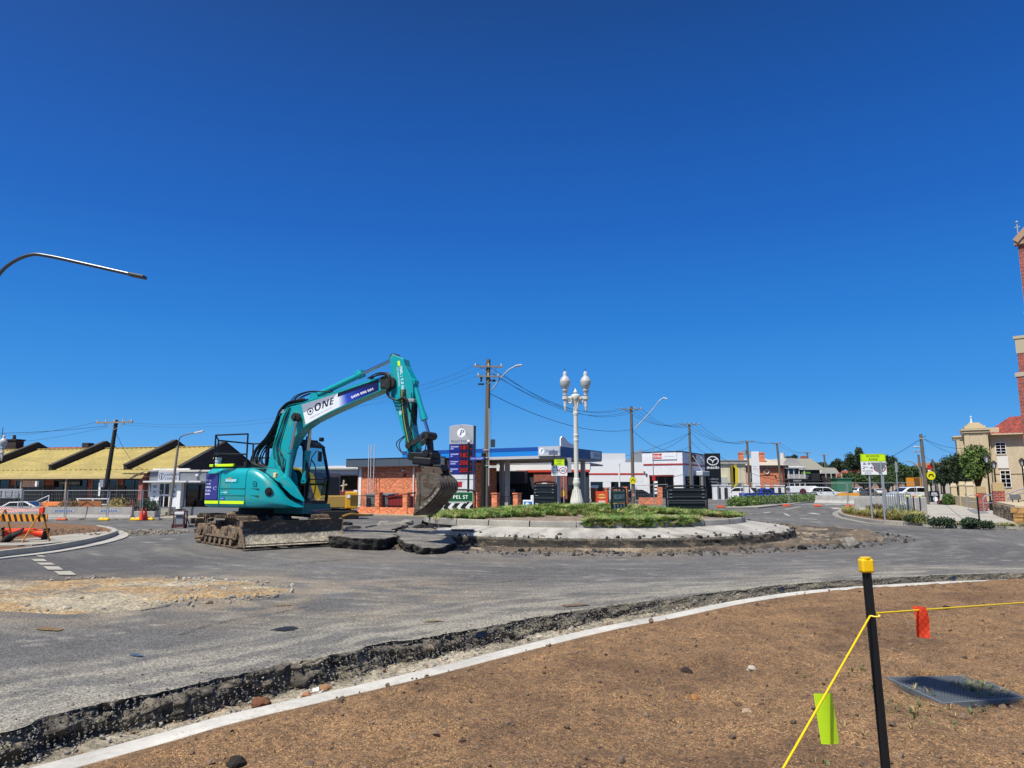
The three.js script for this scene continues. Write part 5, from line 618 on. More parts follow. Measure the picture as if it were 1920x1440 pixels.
// ---------- left: shop row with the yellow roof ----------
{
  const O = V3(-40.1, -.45, -60), B = thing('shop_row', 'long brick shop row with mustard ribbed roof and dark brick gables', 'building', O, -14 * Math.PI / 180);
  const mustard = mat('#ffffff', .6, { map: tex(256, 256, (i, j, u, v) => { const a = fbm(u * 5, v * 5, 4, 201, 5), b = fbm(u * 2, v * 40, 3, 202, 0); const k = .92 + .2 * (a - .5) + .14 * (b - .5); return [178 * k, 160 * k, 92 * k]; }, .25, .25), side: THREE.DoubleSide });
  const LB = -14, RB = 18; part('roof', ribRoof(LB, RB, 0, 5.2, 4.7, 3.32, .45, .05), mustard, B); part('roof_back', ribRoof(LB, RB, -4.7, 3.4, 0, 5.2), mustard, B); part('ridge_cap', [beam(V3(LB, 5.24, 0), V3(RB, 5.24, 0), .3, .06)], mat('#a8935a', .6), B);
  part('awning', (() => { const n = Math.round(30.4 / .3) * 6; return sheet(n, 8, (u, v) => { const x = mix(LB, 16.4, u), a = v * 1.35; return { p: [x, 3.3 - .62 * (1 - Math.cos(a)) / (1 - Math.cos(1.35)) + .02 * Math.pow(.5 + .5 * Math.cos(x / .6 * 6.283), 4), 4.7 + 1.7 * Math.sin(a) / Math.sin(1.35)] }; }); })(), mustard, B); part('awning_gutter', [box(30.4, .09, .1, 1.2, 2.68, 6.42), box(30.4, .04, 1.7, 1.2, 2.78, 5.5)], mat('#b9a678', .7), B);
  for (const x of [-6.8, 0, 6.9, 13.6]) { const g = part('gable_parapet', muv(prism([[-4.9, 3.2], [-4.9, 3.6], [0, 5.75], [4.95, 3.62], [4.95, 3.2], [0, 5.1]], .3, 0)).rotateY(-Math.PI / 2).translate(x, 0, 0), brickDark, B); part('capping', [beam(V3(x, 3.66, 5.02), V3(x, 5.8, 0), .36, .05), beam(V3(x, 3.64, -4.95), V3(x, 5.8, 0), .36, .05)], mat('#3a3633', .8), g); }
  part('end_gable', muv(prism([[-4.7, 0], [-4.7, 3.45], [0, 5.5], [4.75, 3.45], [4.75, 0]], .3, 0)).rotateY(-Math.PI / 2).translate(18.1, 0, 0), brickDark, B); part('end_capping', [beam(V3(18.1, 3.5, 4.85), V3(18.1, 5.56, 0), .4, .06), beam(V3(18.1, 3.5, -4.85), V3(18.1, 5.56, 0), .4, .06)], mat('#2d2a28', .8), B);
  const tanW = mat('#6b5646', .85); part('wall', muv(merge([box(30.4, 3.3, .25, 1.2, 1.65, 4.3), box(.25, 3.3, 8, LB, 1.65, 0), box(32, 3.3, .25, 2, 1.65, -4.5)])), brickRed, B);
  const al = mat('#8d8378', .5, { metalness: .3 }), dkf = mat('#3a342f', .6); let k = 0;
  for (const [x, w, c] of [[-12, 3.2, 2], [-8.6, 2.6, 2], [-4.6, 3.2, 3], [-1.6, 1.2, 1], [1.3, 2.8, 3], [4.6, 2.6, 2], [8.4, 3.0, 2], [11.5, 2.2, 3], [14.1, 1.9, 2]]) { windowUnit(B, x, 1.5, 4.46, w, 2.2, c, 2, k % 2 ? al : dkf, glassDark, 'shop_window'); k++; }
  for (const x of [-10.3, -2.9, 3.05, 6.2, 12.85]) part('shop_door', [box(.9, 2.1, .06, x, 1.1, 4.46), box(.06, 2.1, .1, x + .46, 1.1, 4.47)], mat('#2a2522', .6), B);
  for (const x of [-13, -6.5, -1.2, 5.9, 9.9, 13.2]) part('verandah_post', box(.1, 2.7, .1, x, 1.35, 6.3), mat('#9a8a72', .7), B); part('end_pier', muv(box(.35, 3.0, .5, 16.2, 1.5, 6.0)), brickRed, B);
  const tat = sign(320, 112, g => { g.fillStyle = '#e9c9b4'; g.fillRect(0, 0, 320, 112); g.strokeStyle = '#7a2a22'; g.lineWidth = 5; g.strokeRect(4, 4, 312, 104); g.fillStyle = '#5e1612'; g.textAlign = 'center'; g.font = 'bold 40px serif'; g.fillText('RED BURLEY', 160, 50); g.font = 'bold 52px serif'; g.fillText('TATTOO', 160, 98); });
  part('tattoo_sign', box(1.5, .48, .06, 5.6, 2.3, 5.4), printMat(tat, .6), B); const ops = sign(256, 64, g => { g.fillStyle = '#17181b'; g.fillRect(0, 0, 256, 64); g.strokeStyle = '#8d9094'; g.strokeRect(3, 3, 250, 58); g.fillStyle = '#9ea2a6'; g.font = 'bold 40px sans-serif'; g.textAlign = 'center'; g.fillText('OPEN 6 DAYS', 128, 46); }); part('window_sign', box(1.9, .42, .05, 8.4, 2.35, 4.56), printMat(ops), B);
  part('notice_panel', box(.8, .9, .05, 15.2, 2.0, 4.6), printMat(sign(64, 64, g => { g.fillStyle = '#cfd0d0'; g.fillRect(0, 0, 64, 64); g.fillStyle = '#5b5e62'; for (let i = 0; i < 5; i++) g.fillRect(8, 10 + i * 10, 48, 4); })), B);
  part('down_light', [box(.16, .4, .16, 7.3, 2.3, 6.3)], white, B);
  structure('footpath', slab([V3(-60, 0, -52), V3(-24, 0, -44.2), V3(-13, 0, -46), V3(-10, 0, -52), V3(-20, 0, -60), V3(-60, 0, -66)], -.6, .29), conc([.5, .47, .42]));
}
{ // grey laundry annex
  const g = mat('#ffffff', .8, { map: feltT([132, 136, 142], [112, 116, 123], 211) }), B = thing('laundry_shop', 'grey painted laundry shop with wash and dry panels beside white door', 'building', V3(-40.1, -.45, -60), -14 * Math.PI / 180);
  part('wall', [box(10.4, 3.1, .3, 21.9, 1.55, 5.9), box(.3, 3.1, 5, 16.85, 1.55, 3.4), box(.3, 3.1, 8, 27, 1.55, 2)], g, B); part('parapet_cap', [box(10.5, .12, .42, 21.9, 3.16, 5.9)], mat('#c9c4ba', .7), B); part('flat_roof', box(10.2, .1, 7.6, 21.9, 2.95, 2.0), mat('#8b8984', .8), B); part('plinth', box(10.2, .7, .12, 22, .35, 6.12), mat('#6d7178', .8), B);
  part('canopy_lip', box(4.6, .1, .7, 19, 2.42, 6.3), mat('#d9dadb', .6), B);
  const panelT = s => sign(64, 256, c => { c.fillStyle = '#dde6ea'; c.fillRect(0, 0, 64, 256); c.fillStyle = '#2b3540'; c.font = 'bold 40px sans-serif'; c.textAlign = 'center'; [...s].forEach((q, i) => c.fillText(q, 32, 52 + i * 54)); });
  part('wash_panel', box(.62, 1.75, .04, 17.25, 1.48, 6.1), printMat(panelT('WASH')), B); part('dry_panel', box(.52, 1.75, .04, 18.85, 1.48, 6.1), printMat(panelT('DRY')), B);
  part('fascia_sign', box(1.7, .62, .05, 18.3, 2.78, 6.1), printMat(sign(256, 96, c => { c.fillStyle = '#a7abb3'; c.fillRect(0, 0, 256, 96); c.strokeStyle = '#1d2b4a'; c.lineWidth = 7; c.beginPath(); c.arc(46, 48, 32, 0, 7); c.stroke(); c.fillStyle = '#1d2b4a'; c.fillRect(40, 26, 12, 46); c.font = 'bold 36px sans-serif'; c.fillText('LAUNDRY', 88, 42); c.fillText('LOUNGE', 88, 84); })), B);
  const d = part('door', [box(.08, 1.75, .1, 17.62, 1.48, 6.1), box(.08, 1.75, .1, 18.5, 1.48, 6.1), box(.96, .08, .1, 18.06, 2.32, 6.1), box(.88, .12, .09, 18.06, 1.5, 6.1), box(.06, 1.7, .09, 18.06, 1.46, 6.1)], white, B); for (const [x, y] of [[17.84, 1.92], [18.28, 1.92], [17.84, 1.02], [18.28, 1.02]]) part('pane', box(.34, .7, .03, x, y, 6.09), glassDark, d);
  part('white_column', box(.3, 1.85, .3, 19.4, 1.5, 6.2), white, B); for (let k = 0; k < 3; k++) part('step', box(2.2, .2, .4, 18, .1 + k * .2, 7.3 - k * .36), conc([.5, .5, .48]), B); windowUnit(B, 21.4, 1.45, 6.06, 3.2, 1.5, 2, 1, mat('#26282b', .5), glassDark, 'shop_window');
  part('flood_lamp', [rbox(.22, .14, .2, .03, 20.6, 2.86, 6.15)], white, B); part('gutter_pipe', [box(3, .1, .1, 18.4, 3.28, 6.0)], white, B);
}
{ // hipped red roof behind the row
  const p = foot(60, 78), B = thing('red_roof_house', 'house with red tiled hip roof and dark chimney behind the shop row', 'building', V3(p.x, -.45, p.z), -.2); const y = at(60, 872, 78).y + .45, yt = at(60, 839, 78).y + .45;
  const rt = mat('#ffffff', .9, { map: tex(256, 256, (i, j) => { const r = Math.floor(j / 16), x = (i + (r % 2) * 8) % 16, y2 = j % 16, k = .75 + .4 * hsh(Math.floor((i + (r % 2) * 8) / 16), r, 221) - (y2 < 3 ? .25 : 0) - (x < 2 ? .15 : 0); return [150 * k, 62 * k, 52 * k]; }, .28, .28) });
  const g = new THREE.BufferGeometry(); const q = [[-8, y, 5], [11, y, 5], [11, y, -5], [-8, y, -5], [-3, yt, 0], [6, yt, 0]], I = [0, 1, 5, 0, 5, 4, 1, 2, 5, 2, 3, 4, 2, 4, 5, 3, 0, 4], P = []; I.forEach(i => P.push(...q[i])); g.setAttribute('position', new THREE.Float32BufferAttribute(P, 3)); g.computeVertexNormals(); part('roof', muv(g), rt, B); part('wall', muv(box(18.4, y, 9.4, 1.5, y / 2, 0)), brickRed, B); part('chimney', [box(1.4, 2.0, 1, -1.6, yt - .2, 1.2), box(1.6, .15, 1.2, -1.6, yt + .75, 1.2), cyl(.14, .18, .5, -1.7, yt + 1.05, 1.2, 8)], brickDark, B); part('chimney', [box(.8, 1.2, .8, 6.6, yt - .2, 0)], brickDark, B); part('aerial', [cyl(.03, .03, 3.4, -4.6, yt + .6, 0, 6)], steelDark, B);
}
// poles and lights on the left
const poleL = utilityPole('leaning dark timber power pole in front of the mustard roof', 194, 788, 49, .17, [[6.45, 3.0]], -.25, .62, mat('#ffffff', .95, { map: tex(64, 256, (i, j, u, v) => { const k = 46 + 34 * (fbm(u * 12, v * 3, 4, 231) - .5) * 1.6; return [k * 1.05, k, k * .92]; }, 3, .4) }));
part('meter_box', box(.3, .5, .24, .1, 2.3, .2), galv, poleL.t); part('pole_plate', box(.16, .9, .03, -.12, 1.9, .2), white, poleL.t);
{ const a = at(183, 791, 49), b = at(-40, 818, 60), c = at(-40, 832, 60); wire('thin wire from the left pole arm towards the left edge', a, b, .3, .014); wire('lower wire from the left pole towards the left edge', at(203, 798, 49), at(-60, 813, 44), .15, .02); wire('lowest thin wire from the left pole towards the left edge', at(203, 800, 49), c, .3, .013); wire('black service cable from the left pole down to the laundry corner', at(212, 798, 48.8), at(281, 885, 50.2), .7, .02); wire('thin wire from the left pole arm running right across the sky', at(238, 793, 48.5), at(880, 693, 49), 1.3, .009); wire('second thin wire running right across the sky from the left pole', at(230, 796, 48.5), at(880, 700, 49), 1.4, .009); }
{ const b = foot(320, 48), t = thing('street_light', 'slim grey street light with flat head standing by the laundry door', 'street light', b); const h = at(333, 835, 48).y - b.y; const tp = at(334, 836, 48).sub(b), e = at(345, 816, 48).sub(b), f = at(367, 811, 48).sub(b); part('pole_shaft', rod(V3(0, 0, 0), tp, .1, 10, .07), mat('#8a7f72', .6, { metalness: .3 }), t); part('arm', tube([tp, tp.clone().lerp(e, .6).add(V3(-.12, .12, 0)), e, f], .04, 8, 20), mat('#6d6a66', .5, { metalness: .4 }), t); part('lamp_head', [rbox(.62, .1, .24, .04, f.x + .24, f.y + .03, 0, 0, 0, .22)], mat('#cfcac4', .5), t); part('base_plate', box(.4, .06, .4, 0, .03, 0), galv, t); }
{ const b = foot(-34, 17), t = thing('street_light', 'tall curved arm street light reaching in from the left edge', 'street light', V3(b.x, 0, b.z)); const q = (x, y) => at(x, y, 17).sub(V3(b.x, 0, b.z)); part('pole_shaft', tube([V3(0, 0, 0), V3(0, 3, 0), q(-30, 620), q(-18, 552), q(0, 512), q(30, 488), q(62, 477), q(90, 480), q(160, 495), q(246, 514.5)], .045, 10, 90), mat('#5f6468', .35, { metalness: .8 }), t); const e = q(258, 517.5); part('lamp_head', [rbox(.4, .085, .2, .03, e.x, e.y, e.z, 0, 0, -.2), rbox(.12, .08, .12, .02, e.x - .17, e.y + .035, e.z, 0, 0, -.2)], mat('#3c3f42', .5), t); part('lens', rbox(.2, .02, .12, .008, e.x + .03, e.y - .035, e.z, 0, 0, -.2), mat('#b8b4a4', .2), t); }
// concrete barriers and temporary fence
const railProf = [[-.3, 0], [.3, 0], [.3, .08], [.14, .33], [.09, .8], [-.09, .8], [-.14, .33], [-.3, .08]];
function barrier(label, px0, px1, D0, D1, m, grp, mark) { const a = foot(px0, D0), b = foot(px1, D1), L = a.distanceTo(b) - .03, c = a.clone().lerp(b, .5), t = thing('concrete_barrier', label, 'barrier', c, Math.atan2(-(b.z - a.z), b.x - a.x), grp); part('barrier_body', muv(prism(railProf, L, .012)).rotateY(Math.PI / 2), m, t); if (mark) part('stencil', tf(panel(1.3, .2), 0, .55, .128, -.1), mark, t); return t; }
const railC = conc([.55, .54, .53]), stencil = mat('#ffffff', .8, { map: sign(256, 40, g => { g.fillStyle = '#aaacae'; g.fillRect(0, 0, 256, 40); g.fillStyle = '#2c4f8c'; g.fillRect(14, 8, 34, 24); g.fillStyle = '#aaacae'; g.fillRect(24, 14, 14, 8); g.fillStyle = '#2c4f8c'; for (let i = 0; i < 8; i++) g.fillRect(58 + i * 23, 8 + (i % 2) * 3, 16, 22); }) });
barrier('concrete road barrier with blue stencil, left of the paired ones', 84, 168.5, 45.4, 45.2, railC, 'concrete barriers on the left street', stencil); barrier('concrete road barrier with blue stencil, nearest the upright cones', 169.5, 253, 45.2, 44.8, railC, 'concrete barriers on the left street', stencil); barrier('concrete road barrier behind the striped board at the left edge', -4, 83, 45.8, 45.4, railC, 'concrete barriers on the left street'); barrier('concrete road barrier out at the left frame edge', -95, -5, 46.4, 45.8, railC, 'concrete barriers on the left street');
function fencePanel(label, a, b, h, grp, wires = 22) { const L = a.distanceTo(b), t = thing('mesh_fence', label, 'fence', a, Math.atan2(-(b.z - a.z), b.x - a.x), grp), dy = b.y - a.y; part('frame', [rod(V3(.04, 0, 0), V3(.04, h, 0), .024, 8), rod(V3(L - .04, dy, 0), V3(L - .04, h + dy, 0), .024, 8), rod(V3(.04, h - .05, 0), V3(L - .04, h - .05 + dy, 0), .02, 8), rod(V3(.04, .18, 0), V3(L - .04, .18 + dy, 0), .02, 8)], galv, t); const w = []; const n = Math.round(L / 2.4 * wires); for (let k = 1; k < n; k++) w.push(beam(V3(L * k / n, .18, 0), V3(L * k / n, h - .05, 0), .005, .005)); for (let k = 1; k < 7; k++) w.push(beam(V3(.04, .18 + (h - .23) * k / 7, 0), V3(L - .04, .18 + (h - .23) * k / 7, 0), .005, .005)); part('mesh_wire', w, galv, t).userData.kind = 'stuff'; return t; }
function fenceFoot(label, p, m, turn = 0) { return solo('ballast_block', label, 'fence block', [rbox(.62, .14, .24, .05, 0, .07, 0), rbox(.16, .06, .16, .02, -.15, .16, 0), rbox(.16, .06, .16, .02, .15, .16, 0)], m, p, turn); }
{ const xs = [-70, 44, 127, 205.5, 268, 305], ds = [44.6, 44.2, 44, 43.8, 43.6, 44.6], gl = 'temporary fence along the left street'; const nm = ['at the left frame edge', 'behind the striped board', 'in front of the tattoo shop', 'in front of the right barrier', 'beside the upright cones']; for (let k = 0; k < 5; k++) fencePanel('galvanised wire mesh fence panel ' + nm[k], foot(xs[k], ds[k]), foot(xs[k + 1] - 1, ds[k + 1]), 1.85, gl); fenceFoot('orange fence foot below the left concrete barrier', foot(121, 43.6), mat('#d0704a', .8)); fenceFoot('yellow fence foot below the right concrete barrier', foot(200, 43.4), yellowPlastic); fenceFoot('yellow fence foot left of the upright cones', foot(259, 43.6), yellowPlastic); fenceFoot('orange fence foot behind the striped board', foot(38, 43.4), mat('#d0704a', .8)); fenceFoot('yellow fence foot right of the upright cones', foot(283, 44), yellowPlastic); }
function coneThing(label, p, h, tilt, turn, group) { const t = thing('traffic_cone', label, 'cone', p, turn, group), s = h / .7; const G = g => tf(g, 0, tilt ? .13 * s : 0, 0, 0, 0, tilt); part('cone_body', G(lathe([[.15 * s, .03 * s], [.145 * s, .05 * s], [.03 * s, h], [.0, h + .01]], 18)), orangePlastic, t); part('white_band', G(lathe([[.106 * s, .27 * s], [.066 * s, .48 * s]], 18)), white, t); part('base', G(rbox(.36 * s, .04 * s, .36 * s, .015, 0, .02 * s, 0)), rubber, t); return t; }
coneThing('upright orange cone left of the pair on the footpath edge', foot(269.5, 43.6), .72, 0, 0, 'upright cones by the footpath'); coneThing('upright orange cone right of the pair on the footpath edge', foot(276.5, 43.9), .74, 0, 0, 'upright cones by the footpath');
{ const p = gr(80, 1013, .12); coneThing('toppled orange cone under the right leg of the striped barrier', V3(p.x + .08, .16, p.z), .62, 1.4, .15); const q = gr(4, 1016, .12); coneThing('toppled dark red cone at the left frame edge', V3(q.x, .16, q.z), .75, -1.4, .5); const s = gr(22, 1018, .12); solo('cone_base', 'loose black cone base beside the toppled red cone', 'cone base', [rbox(.5, .05, .34, .02, 0, .2, 0, .3, .4, .5), rbox(.3, .06, .3, .02, -.06, .1, .05, 0, 0, .7)], rubber, V3(s.x, .12, s.z)); }
{ // striped barrier board on trestles
  const D = 18.7, R0 = at(89, 971, D), L0 = at(-85, 971, D), t = thing('barrier_board', 'black and yellow striped barrier board on orange A frame legs', 'barrier', V3(R0.x, .12, R0.z)), len = R0.x - L0.x; const st = tex(256, 32, (i, j) => ((i + j * .9 + 512) % 64 < 34) ? [232, 150, 40] : [28, 24, 24], 1, 1);
  part('board', box(len, .19, .03, -len / 2, R0.y - .12, 0), mat('#ffffff', .6, { map: Object.assign(st.clone(), { needsUpdate: true }) }), t).material.map.repeat.set(4, 1);
  const ap = R0.y - .12 + .22, or = mat('#c9862e', .7); for (const x of [-.16, -1.12, -2.1]) part('trestle', [rod(V3(x, ap, 0), V3(x - .3, 0, .22), .02, 6), rod(V3(x, ap, 0), V3(x + .12, 0, -.25), .02, 6), rod(V3(x - .2, .3, .1), V3(x + .08, .3, -.12), .012, 6)], or, t); part('marker_lamp', [rbox(.12, .16, .08, .02, -.14, ap - .02, .03)], orangePlastic, t);
  const tp = tex(256, 16, (i, j) => ((i + j * 2) % 32 < 16) ? [214, 60, 50] : [240, 236, 232]); const tape = (l, a, b, sag) => solo('warning_tape', l, 'tape', sheet(30, 1, (u, v) => { const p = a.clone().lerp(b, u); return { p: [p.x, p.y - sag * 4 * u * (1 - u) + (v - .5) * .05 + .01 * Math.sin(u * 30), p.z + .01 * Math.sin(u * 17)], uv: [u * 3, v] }; }), mat('#ffffff', .6, { map: tp, side: THREE.DoubleSide })); tape('red and white warning tape strung above the striped board', at(-40, 947, 19.4), at(78, 957, 18.9), .03); tape('second red and white tape sagging behind the striped board', at(-40, 957, 20), at(70, 955, 19.4), .04);
}
// street furniture and planting on the left
car('parked_car', 'white hatchback behind the concrete barriers on the left', 'car', foot(56, 47).add(V3(0, -.06, 0)), .12, '#e8e8e6', 'sedan').scale.setScalar(.84);
bush('golden flowering bush between the white rail and the red bush', foot(223, 46.6), 1.7, 1.42, .9, [[.6, .4, .06], [.5, .36, .07], [.2, .18, .04]], 301); bush('orange flowering bush left of the timber board', foot(132, 46.6), 1.2, 1.38, .8, [[.42, .22, .08], [.3, .16, .07], [.16, .13, .04]], 302); bush('small reddish bush beside the golden one', foot(248, 46.6), .6, 1.15, .6, [[.3, .08, .06], [.22, .09, .05]], 303); bush('dark green bush in a white planter left of the laundry', foot(280, 46.6).add(V3(0, .35, 0)), 1.5, 1.0, 1, DARKG.concat([[.05, .1, .03]]), 304);
{ const p = foot(279, 46.6); solo('planter', 'white concrete planter under the dark green bush', 'planter', [rbox(1.4, .5, .8, .04, 0, .25, 0)], conc([.6, .6, .58]), p); const b = foot(166, 47.2), t = thing('timber_board', 'orange brown timber board with cross brace behind the barriers', 'board', b); part('board', box(1.85, .4, .06, 0, .95, 0), mat('#a5642a', .8), t); part('brace', [beam(V3(-.5, .8, .04), V3(0, 1.1, .04), .03, .05), beam(V3(0, 1.1, .04), V3(.5, .8, .04), .03, .05)], mat('#7a4a20', .8), t); for (const x of [-.8, .8]) part('leg', box(.08, .8, .08, x, .4, 0), mat('#7a4a20', .8), t); const r = foot(176, 47.8), q = thing('white_rail', 'white two bar rail behind the timber board', 'rail', r); part('rail_bar', box(2.2, .07, .05, 0, 1.28, 0), white, q); part('rail_bar', box(2.2, .07, .05, 0, .9, 0), white, q); for (const x of [-1, 0, 1]) part('post', box(.08, 1.3, .08, x, .65, 0), white, q);
  const o = foot(112, 47.4); solo('orange_barrier', 'low orange plastic barrier behind the left barriers', 'barrier', [rbox(2.0, .28, .3, .06, 0, .95, 0), rbox(.3, .9, .3, .04, -.7, .45, 0), rbox(.3, .9, .3, .04, .7, .45, 0)], mat('#e08038', .6), o); const h = foot(10, 49), hb = thing('notice_hoarding', 'pale grey board with printed notices at the left edge', 'board', h); part('board', box(2.4, .62, .06, 0, 1.62, 0), mat('#9da1a6', .7), hb); for (const [x, w] of [[-.55, .9], [.3, .6], [.85, .34]]) part('notice', box(w * .8, .42, .02, x, 1.6, .04), printMat(sign(96, 48, g => { g.fillStyle = '#2c2f36'; g.fillRect(0, 0, 96, 48); g.fillStyle = '#c3c6ca'; for (let i = 0; i < 4; i++) g.fillRect(8, 6 + i * 11, 80, 6); })), hb); for (const x of [-1, 1]) part('post', box(.08, 1.6, .08, x, .8, 0), steelDark, hb); const hr = foot(78, 48.2); solo('hand_rail', 'slanting white hand rail behind the white hatchback', 'rail', [rod(V3(-.7, .9, 0), V3(.55, 1.5, 0), .025), rod(V3(.55, 1.5, 0), V3(.55, .3, 0), .025), rod(V3(-.2, .85, 0), V3(.55, 1.2, 0), .02)], white, hr); }
{ // pump trolley and compactor by the left of the machine
  const p = gr(337, 990), t = thing('pump_trolley', 'red framed trolley with grey engine box left of the excavator', 'trolley', p, .2); part('frame', [rod(V3(-.2, 0, .2), V3(-.2, .66, .2), .025), rod(V3(.2, 0, .2), V3(.2, .66, .2), .025), rod(V3(-.2, 0, -.2), V3(-.2, .66, -.2), .025), rod(V3(.2, 0, -.2), V3(.2, .66, -.2), .025), box(.46, .05, .46, 0, .08, 0), box(.46, .04, .46, 0, .66, 0)], mat('#5a1c18', .6), t); part('engine_box', [rbox(.34, .34, .36, .04, 0, .3, 0), rbox(.24, .14, .3, .03, 0, .55, 0)], mat('#8b8e90', .5), t); part('control_panel', rbox(.36, .12, .05, .02, 0, .6, .22), white, t); part('handle', tube([V3(-.18, .66, 0), V3(-.16, .74, .1), V3(.16, .74, .1), V3(.18, .66, 0)], .018, 6), black, t); for (const s of [-1, 1]) part('wheel', cyl(.09, .09, .06, s * .24, .09, .1, 14, 0, 0, Math.PI / 2), rubber, t);
  const c = gr(364, 988), k = thing('plate_compactor', 'black plate compactor between the trolley and the excavator track', 'compactor', c, .5); part('plate', [rbox(.5, .06, .36, .02, 0, .05, 0)], steelDark, k); part('engine', [rbox(.3, .24, .28, .05, 0, .26, 0), cyl(.08, .08, .2, .16, .32, .1, 12, Math.PI / 2)], black, k); part('handle', [tube([V3(-.2, .12, .1), V3(-.3, .4, .1), V3(-.26, .5, 0), V3(-.3, .4, -.1), V3(-.2, .12, -.1)], .018, 6, 24)], black, k); part('wheel', [cyl(.16, .16, .08, .22, .16, .18, 16, Math.PI / 2)], rubber, k); }
// ---------- centre: ornate lamp, signs on the roundabout ----------
function ornateLamp(label, p, turn = 0) {
  const t = thing('ornate_lamp', label, 'lamp post', p, turn), M = mat('#ffffff', .55, { map: feltT([226, 224, 214], [196, 192, 180], 401) });
  part('base', lathe([[0, -.3], [.24, -.3], [.24, .02], [.225, .04], [.2, .09], [.215, .14], [.225, .2], [.2, .3], [.165, .42], [.12, .6], [.095, .74], [.105, .78], [.125, .84], [.13, .92], [.1, .99], [.115, 1.02], [.085, 1.05]], 24), M, t);
  const rib = []; for (let k = 0; k < 14; k++) { const a = k / 14 * 6.283; rib.push(tube([V3(Math.cos(a) * .222, .2, Math.sin(a) * .222), V3(Math.cos(a + .1) * .19, .36, Math.sin(a + .1) * .19), V3(Math.cos(a + .2) * .12, .66, Math.sin(a + .2) * .12)], .012, 5, 10)); } part('fluting', rib, M, t);
  part('shaft', lathe([[.082, 1.04], [.08, 2.3], [.1, 2.34], [.1, 2.38], [.085, 2.4], [.085, 2.5], [.1, 2.53], [.1, 2.56], [.078, 2.6], [.074, 3.25], [.095, 3.28], [.095, 3.34], [.08, 3.37], [.085, 3.42]], 18), M, t);
  const cap = [lathe([[.08, 3.4], [.085, 3.6], [.12, 3.8], [.2, 3.93], [.1, 4.0], [0, 4.02]], 16)]; for (let k = 0; k < 4; k++) { const a = k * 1.571 + .78; cap.push(tube([V3(Math.cos(a) * .07, 3.45, Math.sin(a) * .07), V3(Math.cos(a) * .12, 3.72, Math.sin(a) * .12), V3(Math.cos(a) * .22, 3.88, Math.sin(a) * .22), V3(Math.cos(a) * .24, 3.8, Math.sin(a) * .24)], .028, 6, 14)); } for (const s of [-1, 1]) cap.push(tf(new THREE.TorusGeometry(.062, .03, 8, 16), s * .2, 3.74, 0)); cap.push(sph(.07, 0, 4.08, 0, 10), cyl(.01, .07, .16, 0, 4.14, 0, 8)); part('capital', cap, M, t);
  part('arm', [rbox(.84, .09, .09, .03, 0, 3.87, 0), ...[-1, 1].map(s => cyl(.105, .105, .1, s * .365, 3.87, 0, 16))], M, t);
  const gl = mat('#d3d4d4', .4, { map: feltT([232, 232, 230], [206, 207, 208], 402) });
  for (const s of [-1, 1]) { const L = part('lantern', lathe([[0, 4.83], [.035, 4.82], [.07, 4.77], [.072, 4.67], [.09, 4.63], [.145, 4.58], [.18, 4.5], [.187, 4.44], [.172, 4.34], [.135, 4.25], [.085, 4.18], [.11, 4.15], [.11, 4.11], [.08, 4.09], [.075, 3.95]], 22).translate(s * .365, 0, 0), gl, t); part('lantern_band', tf(new THREE.TorusGeometry(.178, .012, 6, 24), s * .365, 4.47, 0, Math.PI / 2), M, L); part('spike', cyl(.004, .014, .12, s * .365, 4.9, 0, 6), steelDark, L); part('pendant', lathe([[.06, 3.84], [.065, 3.72], [.045, 3.66], [.06, 3.6], [.05, 3.53], [.03, 3.48], [.045, 3.43], [0, 3.36]], 12).translate(s * .365, 0, 0), M, L); }
  return t;
}
ornateLamp('white ornate twin globe lamp post in the middle of the roundabout', V3(at(1081, 900, 25).x, RY + .83, -25)); { const p = foot(-15, 40); ornateLamp('white ornate twin globe lamp post cut by the left frame edge', V3(p.x, p.y, p.z), .0); }
function roundaboutSign(label, p, turn, front) { const t = thing('roundabout_sign', label, 'sign', p, turn), W = 1.48; part('frame', [tube([V3(-W / 2, -.25, 0), V3(-W / 2, .7, 0), V3(-W / 2 + .03, .78, 0), V3(-W / 2 + .1, .81, 0), V3(W / 2 - .1, .81, 0), V3(W / 2 - .03, .78, 0), V3(W / 2, .7, 0), V3(W / 2, -.25, 0)], .035, 8, 60)], black, t);
  if (front) { const b = part('name_board', box(W - .1, .4, .03, 0, .56, 0), mat('#0c0d0e', .5), t); part('name_print', tf(panel(W - .12, .38), 0, .56, .017), printMat(front[0], .4), b); const c = part('chevron_board', box(W - .1, .32, .03, 0, .17, 0), mat('#0c0d0e', .5), t); part('chevron_print', tf(panel(W - .12, .31), 0, .17, .017), printMat(front[1], .5), c); }
  else { part('name_board', box(W - .1, .4, .03, 0, .56, 0), mat('#16181a', .5), t); part('chevron_board', box(W - .1, .3, .03, 0, .16, 0), mat('#16181a', .5), t); for (const y of [.44, .68, .22]) part('stiffener', box(W - .08, .03, .05, 0, y, .03), mat('#3f4346', .5), t); for (const x of [-.6, .6]) for (const y of [.42, .54, .68]) part('clamp', box(.1, .03, .05, x, y, .035), mat('#7a7f82', .5), t); part('rail', box(W - .02, .05, .04, 0, .345, 0), black, t); }
  for (const x of [-W / 2, W / 2]) part('post', cyl(.035, .035, .7, x, -.2, 0, 8), black, t); return t; }
